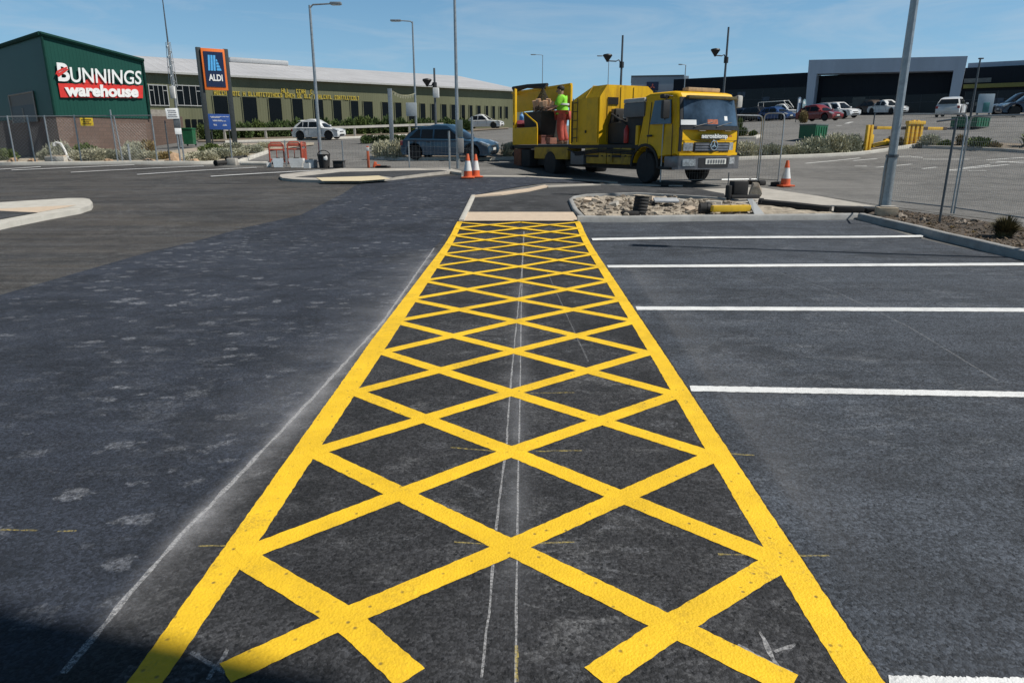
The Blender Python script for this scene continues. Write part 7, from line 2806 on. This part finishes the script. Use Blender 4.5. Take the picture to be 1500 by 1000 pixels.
MB().blob((.36, -.06, .12), (.12, .10, .11), 2, .2, 1, 2).build('pouch', mat('pouch_orange', (0.62, 0.25, 0.06), .7, var=.2), so_)
tr_ = MB()
for k in range(5):
    tr_.tube([(fx0 + .25, YW - .12 - .02 * k, fzt + .09 + .035 * k), (fx0 + (fx1 - fx0) * .30, YW - .14, fzt + .20 + .01 * k), (fx0 + (fx1 - fx0) * .62, YW - .12 + .02 * k, fzt + .05 + .03 * k)], .07, 8)
tr_.build('rolled_sheet', TDK, trk)
# big hopper: near wall dull in shade, sloped shoulders, sunlit front
xh0, xh1 = sx(837, 180)[0], sx(877.5, 180)[0]
zh = sx(857, 126.5)[1]
zsh = sx(857, 144)[1]
hop = MB()
prof = [(xh0, zdk), (xh1, zdk), (xh1, zsh + .05), (xh1 - .02, zh), (xh0 + (xh1 - xh0) * .58, zh), (xh0, zsh - .06)]
n = len(prof)
rows = [(-YW + .01, 0), (-YW + .05, 0), (YW - .28, 0), (YW - .06, 0), (YW - .02, 0)]
hop.prism([(-YW + .01, zdk), (-YW + .01, zsh), (-YW + .30, zh), (YW - .35, zh), (YW - .12, zh - .16), (YW - .02, zsh - .1), (YW - .02, zdk)], 'x', xh0 + (xh1 - xh0) * .5, xh1)
hop.build('hopper', TYR, trk, smooth=False)
h2 = MB()
xm_ = xh0 + (xh1 - xh0) * .5
h2.add([(xh0, -YW + .012, zdk), (xm_, -YW + .012, zdk), (xm_, -YW + .012, zsh), (xh0, -YW + .012, zsh - .05), (xm_, -YW + .30, zh), (xh0 + .06, -YW + .34, zsh + .02),
        (xh0, YW - .02, zdk), (xm_, YW - .02, zdk), (xm_, YW - .02, zsh), (xh0, YW - .02, zsh - .05), (xm_, YW - .35, zh), (xh0 + .06, YW - .38, zsh + .02)],
       [(0, 1, 2, 3), (3, 2, 4, 5), (0, 3, 9, 6), (3, 5, 11, 9), (5, 4, 10, 11), (9, 11, 10, 8), (6, 9, 8, 7)])
h2.build('hopper_side', TY, trk, smooth=False)
MB().box(((xm_ + xh1) / 2 + .02, -YW + .0, (zdk + zsh) / 2 + .02), ((xh1 - xm_) * .80, .03, zsh - zdk - .1)).build('side_door', TY, trk, smooth=False)
MB().bbox((xm_ + .12, -YW - .03, zdk + .45), (.06, .06, .10), .02).build('door_handle', TDK, trk)
# front wall details of the hopper, read on its own plane
HFp = Wall(O + hh * xh1 - ll * YW, ll)
HFp.P0.z = O.z
def hfp(px, py):
    a, b = HFp.px(px, py)
    return a - YW, b
(y0, z0), (y1, z1) = hfp(890, 153), hfp(905.5, 143)
MB().box((xh1 + .01, (y0 + y1) / 2, (z0 + z1) / 2), (.04, y1 - y0, z1 - z0)).build('inspection_opening', mat('opening_black', (0.006, 0.005, 0.004), .9), trk, smooth=False)
(ya, za), (yb, zb), (yc, zc), (yd, zd) = hfp(880, 196), hfp(888, 196), hfp(896, 170), hfp(893, 160)
ys_ = MB().box((xh1 + .12, (hfp(897, 180)[0]), (hfp(897, 190)[1] + hfp(897, 160)[1]) / 2), (.16, .18, hfp(897, 160)[1] - hfp(897, 190)[1])).build('chute', TGT, trk, smooth=False)
# weld seams, bands and a ladder on the hopper, hoses looped along the deck
for k in range(4):
    f_ = .12 + .25 * k
    MB().tube([(xh1 + .012, -YW + .06 + f_ * (WT - .2), zdk + .1), (xh1 + .012, -YW + .06 + f_ * (WT - .2), zsh - .05 if k in (0, 3) else zh - .06)], .014, 5).build('seam', TYD, trk)
MB().tube([(xm_ + .02, -YW + .0, zsh + .005), (xm_ + .02, -YW + .30, zh + .01), (xm_ + .02, YW - .35, zh + .01)], .02, 6).build('seam', TYD, trk)
MB().tube([(xh0 + .02, -YW + .0, zdk + .05), (xh0 + .02, -YW + .0, zsh - .06)], .03, 6).build('corner_post', TYD, trk)
for k in range(5):
    MB().tube([(xh0 + .18, -YW - .05, zdk + .25 + k * .3), (xh0 + .48, -YW - .05, zdk + .25 + k * .3)], .014, 5).build('ladder_rung', TDK, trk)
for dx_ in (.18, .48):
    MB().tube([(xh0 + dx_, -YW - .05, zdk + .1), (xh0 + dx_, -YW - .05, zdk + 1.6)], .016, 5).build('ladder_side', TDK, trk)
for k in range(3):
    z_ = zdk - .16 - .05 * k
    MB().tube([(xh0 - .2 + .3 * k, -YW - .03, z_), (xh0 + .4, -YW - .06, z_ - .10), (xh1 + .2, -YW - .05, z_ + .02), (xcb - .2, -YW - .03, z_ - .03)], .022, 6).build('hose', RUBBER, trk)
MB().bbox((xh1 + .18, -.15, zdk + .95), (.22, 1.1, .5), .05).build('manifold', TDK, trk)
for k in range(4):
    MB().tube([(xh1 + .06, -.6 + .3 * k, zdk + 1.1), (xh1 + .32, -.6 + .3 * k, zdk + .98), (xh1 + .34, -.55 + .3 * k, zdk + .5)], .03, 6).build('hose', RUBBER, trk)
# engine unit between hopper and tank, with red extinguisher and hoses
xg0, xg1 = sx(912, 170)[0], sx(943, 170)[0] - .03
MB().bbox(((xh1 + xg0) / 2, .1, zdk + .38), (xg0 - xh1 - .05, WT - .5, .72), .06).build('pump_unit', TDK, trk)
for k in range(3):
    MB().tube([(xh1 + .1, -.8 + k * .18, zdk + .7), (xh1 + .35, -.9 + k * .2, zdk + 1.0 - k * .1), (xg0 - .1, -.85 + k * .2, zdk + .6)], .035, 8).build('hose', RUBBER, trk)
MB().bbox((xg0 - .25, -YW + .45, zdk + .92), (.28, .30, .16), .03).build('white_can', WHITE_P, trk)
MB().lathe([(.085, 0), (.095, .03), (.095, .42), (.05, .5), (.03, .56)], 14, c=(xg0 + .08, -YW + .14, zdk + .05)).build('extinguisher', mat('ext_red', (0.42, 0.02, 0.015), .35, var=.1), trk)
# grey tank with pale lid behind the cab, dark bay below it
zt0, zt1, zt2 = sx(928, 172)[1], sx(928, 150.5)[1], sx(928, 145.5)[1]
MB().bbox(((xg0 + xg1) / 2, 0, (zt0 + zt1) / 2), (xg1 - xg0, WT - .04, zt1 - zt0), .05).build('water_tank', TGT, trk)
MB().bbox(((xg0 + xg1) / 2, 0, zt1 + .06), (xg1 - xg0 + .02, WT - .02, .14), .05).build('tank_lid', PALE_TOP, trk)
MB().box(((xg0 + xg1) / 2 + .05, 0, (zt0 + zdk) / 2), (xg1 - xg0 - .1, WT - .3, zt0 - zdk)).build('tank_frame', TDK, trk, smooth=False)
MB().bbox((xg0 + (xg1 - xg0) * .72, -YW + .06, zdk + .28), (.14, .10, .62), .02).build('bracket', TY, trk)

# ------------------------------------------------------------------ the worker on the platform
HIV = mat('hivis_green', (0.22, 0.62, 0.03), .8, var=.15, scale=14)
HIV_Y = mat('hivis_lime', (0.62, 0.80, 0.20), .8, var=.12, scale=14)
TROU = mat('trouser_orange', (0.36, 0.060, 0.040), .8, var=.3, scale=10)
SKIN = mat('skin', (0.36, 0.20, 0.14), .6, var=.1, scale=10)
HAIR = mat('hair_black', (0.012, 0.010, 0.009), .7, var=.3, scale=20)
BOOT = mat('boot', (0.10, 0.06, 0.04), .8, var=.3)


def skinned(name, pts, edges, rad, m, parent, lvl=2):
    me = bpy.data.meshes.new(name)
    me.from_pydata(pts, edges, [])
    o = bpy.data.objects.new(name, me)
    COL.objects.link(o)
    sk_ = o.modifiers.new('skin', 'SKIN')
    sk_.use_smooth_shade = True
    me.skin_vertices[0].data[0].use_root = True
    for v, r_ in zip(me.skin_vertices[0].data, rad):
        v.radius = r_ if isinstance(r_, tuple) else (r_, r_)
    sb2 = o.modifiers.new('sub', 'SUBSURF')
    sb2.levels = sb2.render_levels = lvl
    bpy.context.view_layer.update()
    dg = bpy.context.evaluated_depsgraph_get()
    me2 = bpy.data.meshes.new_from_object(o.evaluated_get(dg))
    bpy.data.objects.remove(o)
    me2.materials.clear()
    me2.materials.append(m)
    for p_ in me2.polygons:
        p_.use_smooth = True
    o = bpy.data.objects.new(name, me2)
    COL.objects.link(o)
    if parent is not None:
        o.parent = parent
    return o


ww = Wall(O + ll * (-.10), hh)
xw_ = ww.px(824, 200)[0]
wpos = O + hh * xw_ + ll * (-.10)
zft = O.z + zdk + .03
top = EYE + ray(822, 125)[1] * wpos.y
KH = (top - zft) / 1.76
# local: facing -x is left of picture; root turned so the worker faces left and away a little
per = thing('person', (wpos.x, wpos.y, zft), R(165), 'worker in green hi-vis shirt and orange trousers standing on the truck platform', 'person')
per.scale = (KH * 1.22, KH * 1.22, KH)
# x forward, y left
J = dict(pel=(0, 0, .95), wai=(.01, 0, 1.08), che=(.03, 0, 1.30), nek=(.05, 0, 1.46), hed=(.08, 0, 1.56), crown=(.08, 0, 1.70),
         hL=(0, .10, .90), kL=(.05, .13, .50), aL=(-.01, .14, .09), tL=(.14, .16, .04), hR=(0, -.10, .90), kR=(.02, -.12, .49), aR=(-.08, -.13, .09), tR=(.08, -.15, .04),
         sL=(.03, .19, 1.40), eL=(.12, .25, 1.13), wL=(.34, .18, 1.10), sR=(.03, -.19, 1.40), eR=(.10, -.26, 1.14), wR=(.33, -.20, 1.06), pL=(.42, .16, 1.10), pR=(.41, -.18, 1.05))
names = list(J)
idx = {k: i for i, k in enumerate(names)}
E_ = [('pel', 'wai'), ('wai', 'che'), ('che', 'nek'), ('nek', 'hed'), ('hed', 'crown'), ('pel', 'hL'), ('hL', 'kL'), ('kL', 'aL'), ('aL', 'tL'), ('pel', 'hR'), ('hR', 'kR'), ('kR', 'aR'), ('aR', 'tR'),
      ('che', 'sL'), ('sL', 'eL'), ('eL', 'wL'), ('wL', 'pL'), ('che', 'sR'), ('sR', 'eR'), ('eR', 'wR'), ('wR', 'pR')]
RD = dict(pel=(.155, .12), wai=(.165, .125), che=(.19, .14), nek=.055, hed=(.078, .092), crown=(.070, .085), hL=.092, kL=.062, aL=.045, tL=.040, hR=.092, kR=.062, aR=.045, tR=.040, sL=.065, eL=.045, wL=.030, sR=.065, eR=.045, wR=.030, pL=.034, pR=.034)
body = skinned('body', [J[k] for k in names], [(idx[a], idx[b]) for a, b in E_], [RD[k] for k in names], SKIN, per)


def garment(name, keys, edges, grow, m):
    ix = {k: i for i, k in enumerate(keys)}
    def g_(k):
        r_ = RD[k]
        return tuple(q * 1.0 + grow for q in r_) if isinstance(r_, tuple) else r_ + grow
    return skinned(name, [J[k] for k in keys], [(ix[a], ix[b]) for a, b in edges], [g_(k) for k in keys], m, per)


garment('shirt', ['wai', 'che', 'nek', 'sL', 'eL', 'sR', 'eR', 'pel'], [('wai', 'che'), ('wai', 'pel'), ('che', 'nek'), ('che', 'sL'), ('sL', 'eL'), ('che', 'sR'), ('sR', 'eR')], .034, HIV)
J['sleeveL'] = (.24, .21, 1.115)
J['sleeveR'] = (.23, -.225, 1.095)
garment('trousers', ['pel', 'hL', 'kL', 'aL', 'hR', 'kR', 'aR'], [('pel', 'hL'), ('hL', 'kL'), ('kL', 'aL'), ('pel', 'hR'), ('hR', 'kR'), ('kR', 'aR')], .036, TROU)
# lime side stripe panel on the sunlit side of the shirt and tape bands
for z, gr_ in ((1.16, .168), (1.10, .165)):
    pass
MB().lathe([(.206, 1.17), (.208, 1.20), (.206, 1.22)], 20, c=(.015, 0, 0)).build('reflective_band', mat('tape_silver', (0.55, 0.56, 0.55), .35, var=.1), per).scale = (.82, 1.05, 1)
for s, a in ((1, 'L'), (-1, 'R')):
    bt = MB().bbox((J['t' + a][0] - .05, J['t' + a][1], .055), (.29, .105, .11), .04)
    bt.build('boot', BOOT, per)
    pw, pp = Vector(J['w' + a]), Vector(J['p' + a])
    dv = (pp - pw).normalized()
    for k in range(4):
        off_ = Vector((0, (k - 1.5) * .020, 0))
        ln_ = (.075, .088, .082, .064)[k]
        skinned('finger', [tuple(pp + off_), tuple(pp + off_ + dv * ln_ * .5 + Vector((0, 0, -.012))), tuple(pp + off_ + dv * ln_ * .75 + Vector((0, 0, -.045)))], [(0, 1), (1, 2)], [.010, .009, .008], SKIN, body, 1)
    skinned('thumb', [tuple(pp - dv * .03), tuple(pp - dv * .005 + Vector((0, -s * .045, -.005))), tuple(pp + dv * .03 + Vector((0, -s * .05, -.02)))], [(0, 1), (1, 2)], [.012, .011, .009], SKIN, body, 1)
hr_ = MB().blob((.068, 0, 1.665), (.098, .088, .098), 3, .12, 3.0, 2)
hr_.v = [(x if z > 1.60 or x < .07 else x, y, max(z, 1.575) if x < .08 else max(z, 1.66)) for x, y, z in hr_.v]
hr_.build('hair', HAIR, per)
fc = MB()
for s in (-1, 1):
    fc.blob((.158, s * .033, 1.605), (.010, .014, .009), 1, 0)
fc.build('eyes', HAIR, body)
MB().blob((.172, 0, 1.575), (.018, .014, .024), 2, 0).build('nose', SKIN, body)
MB().blob((.158, 0, 1.532), (.010, .026, .007), 1, 0).build('mouth', mat('lips', (0.25, 0.10, 0.08), .6), body)
for s in (-1, 1):
    MB().blob((.07, s * .086, 1.59), (.022, .010, .032), 2, 0).build('ear', SKIN, body)
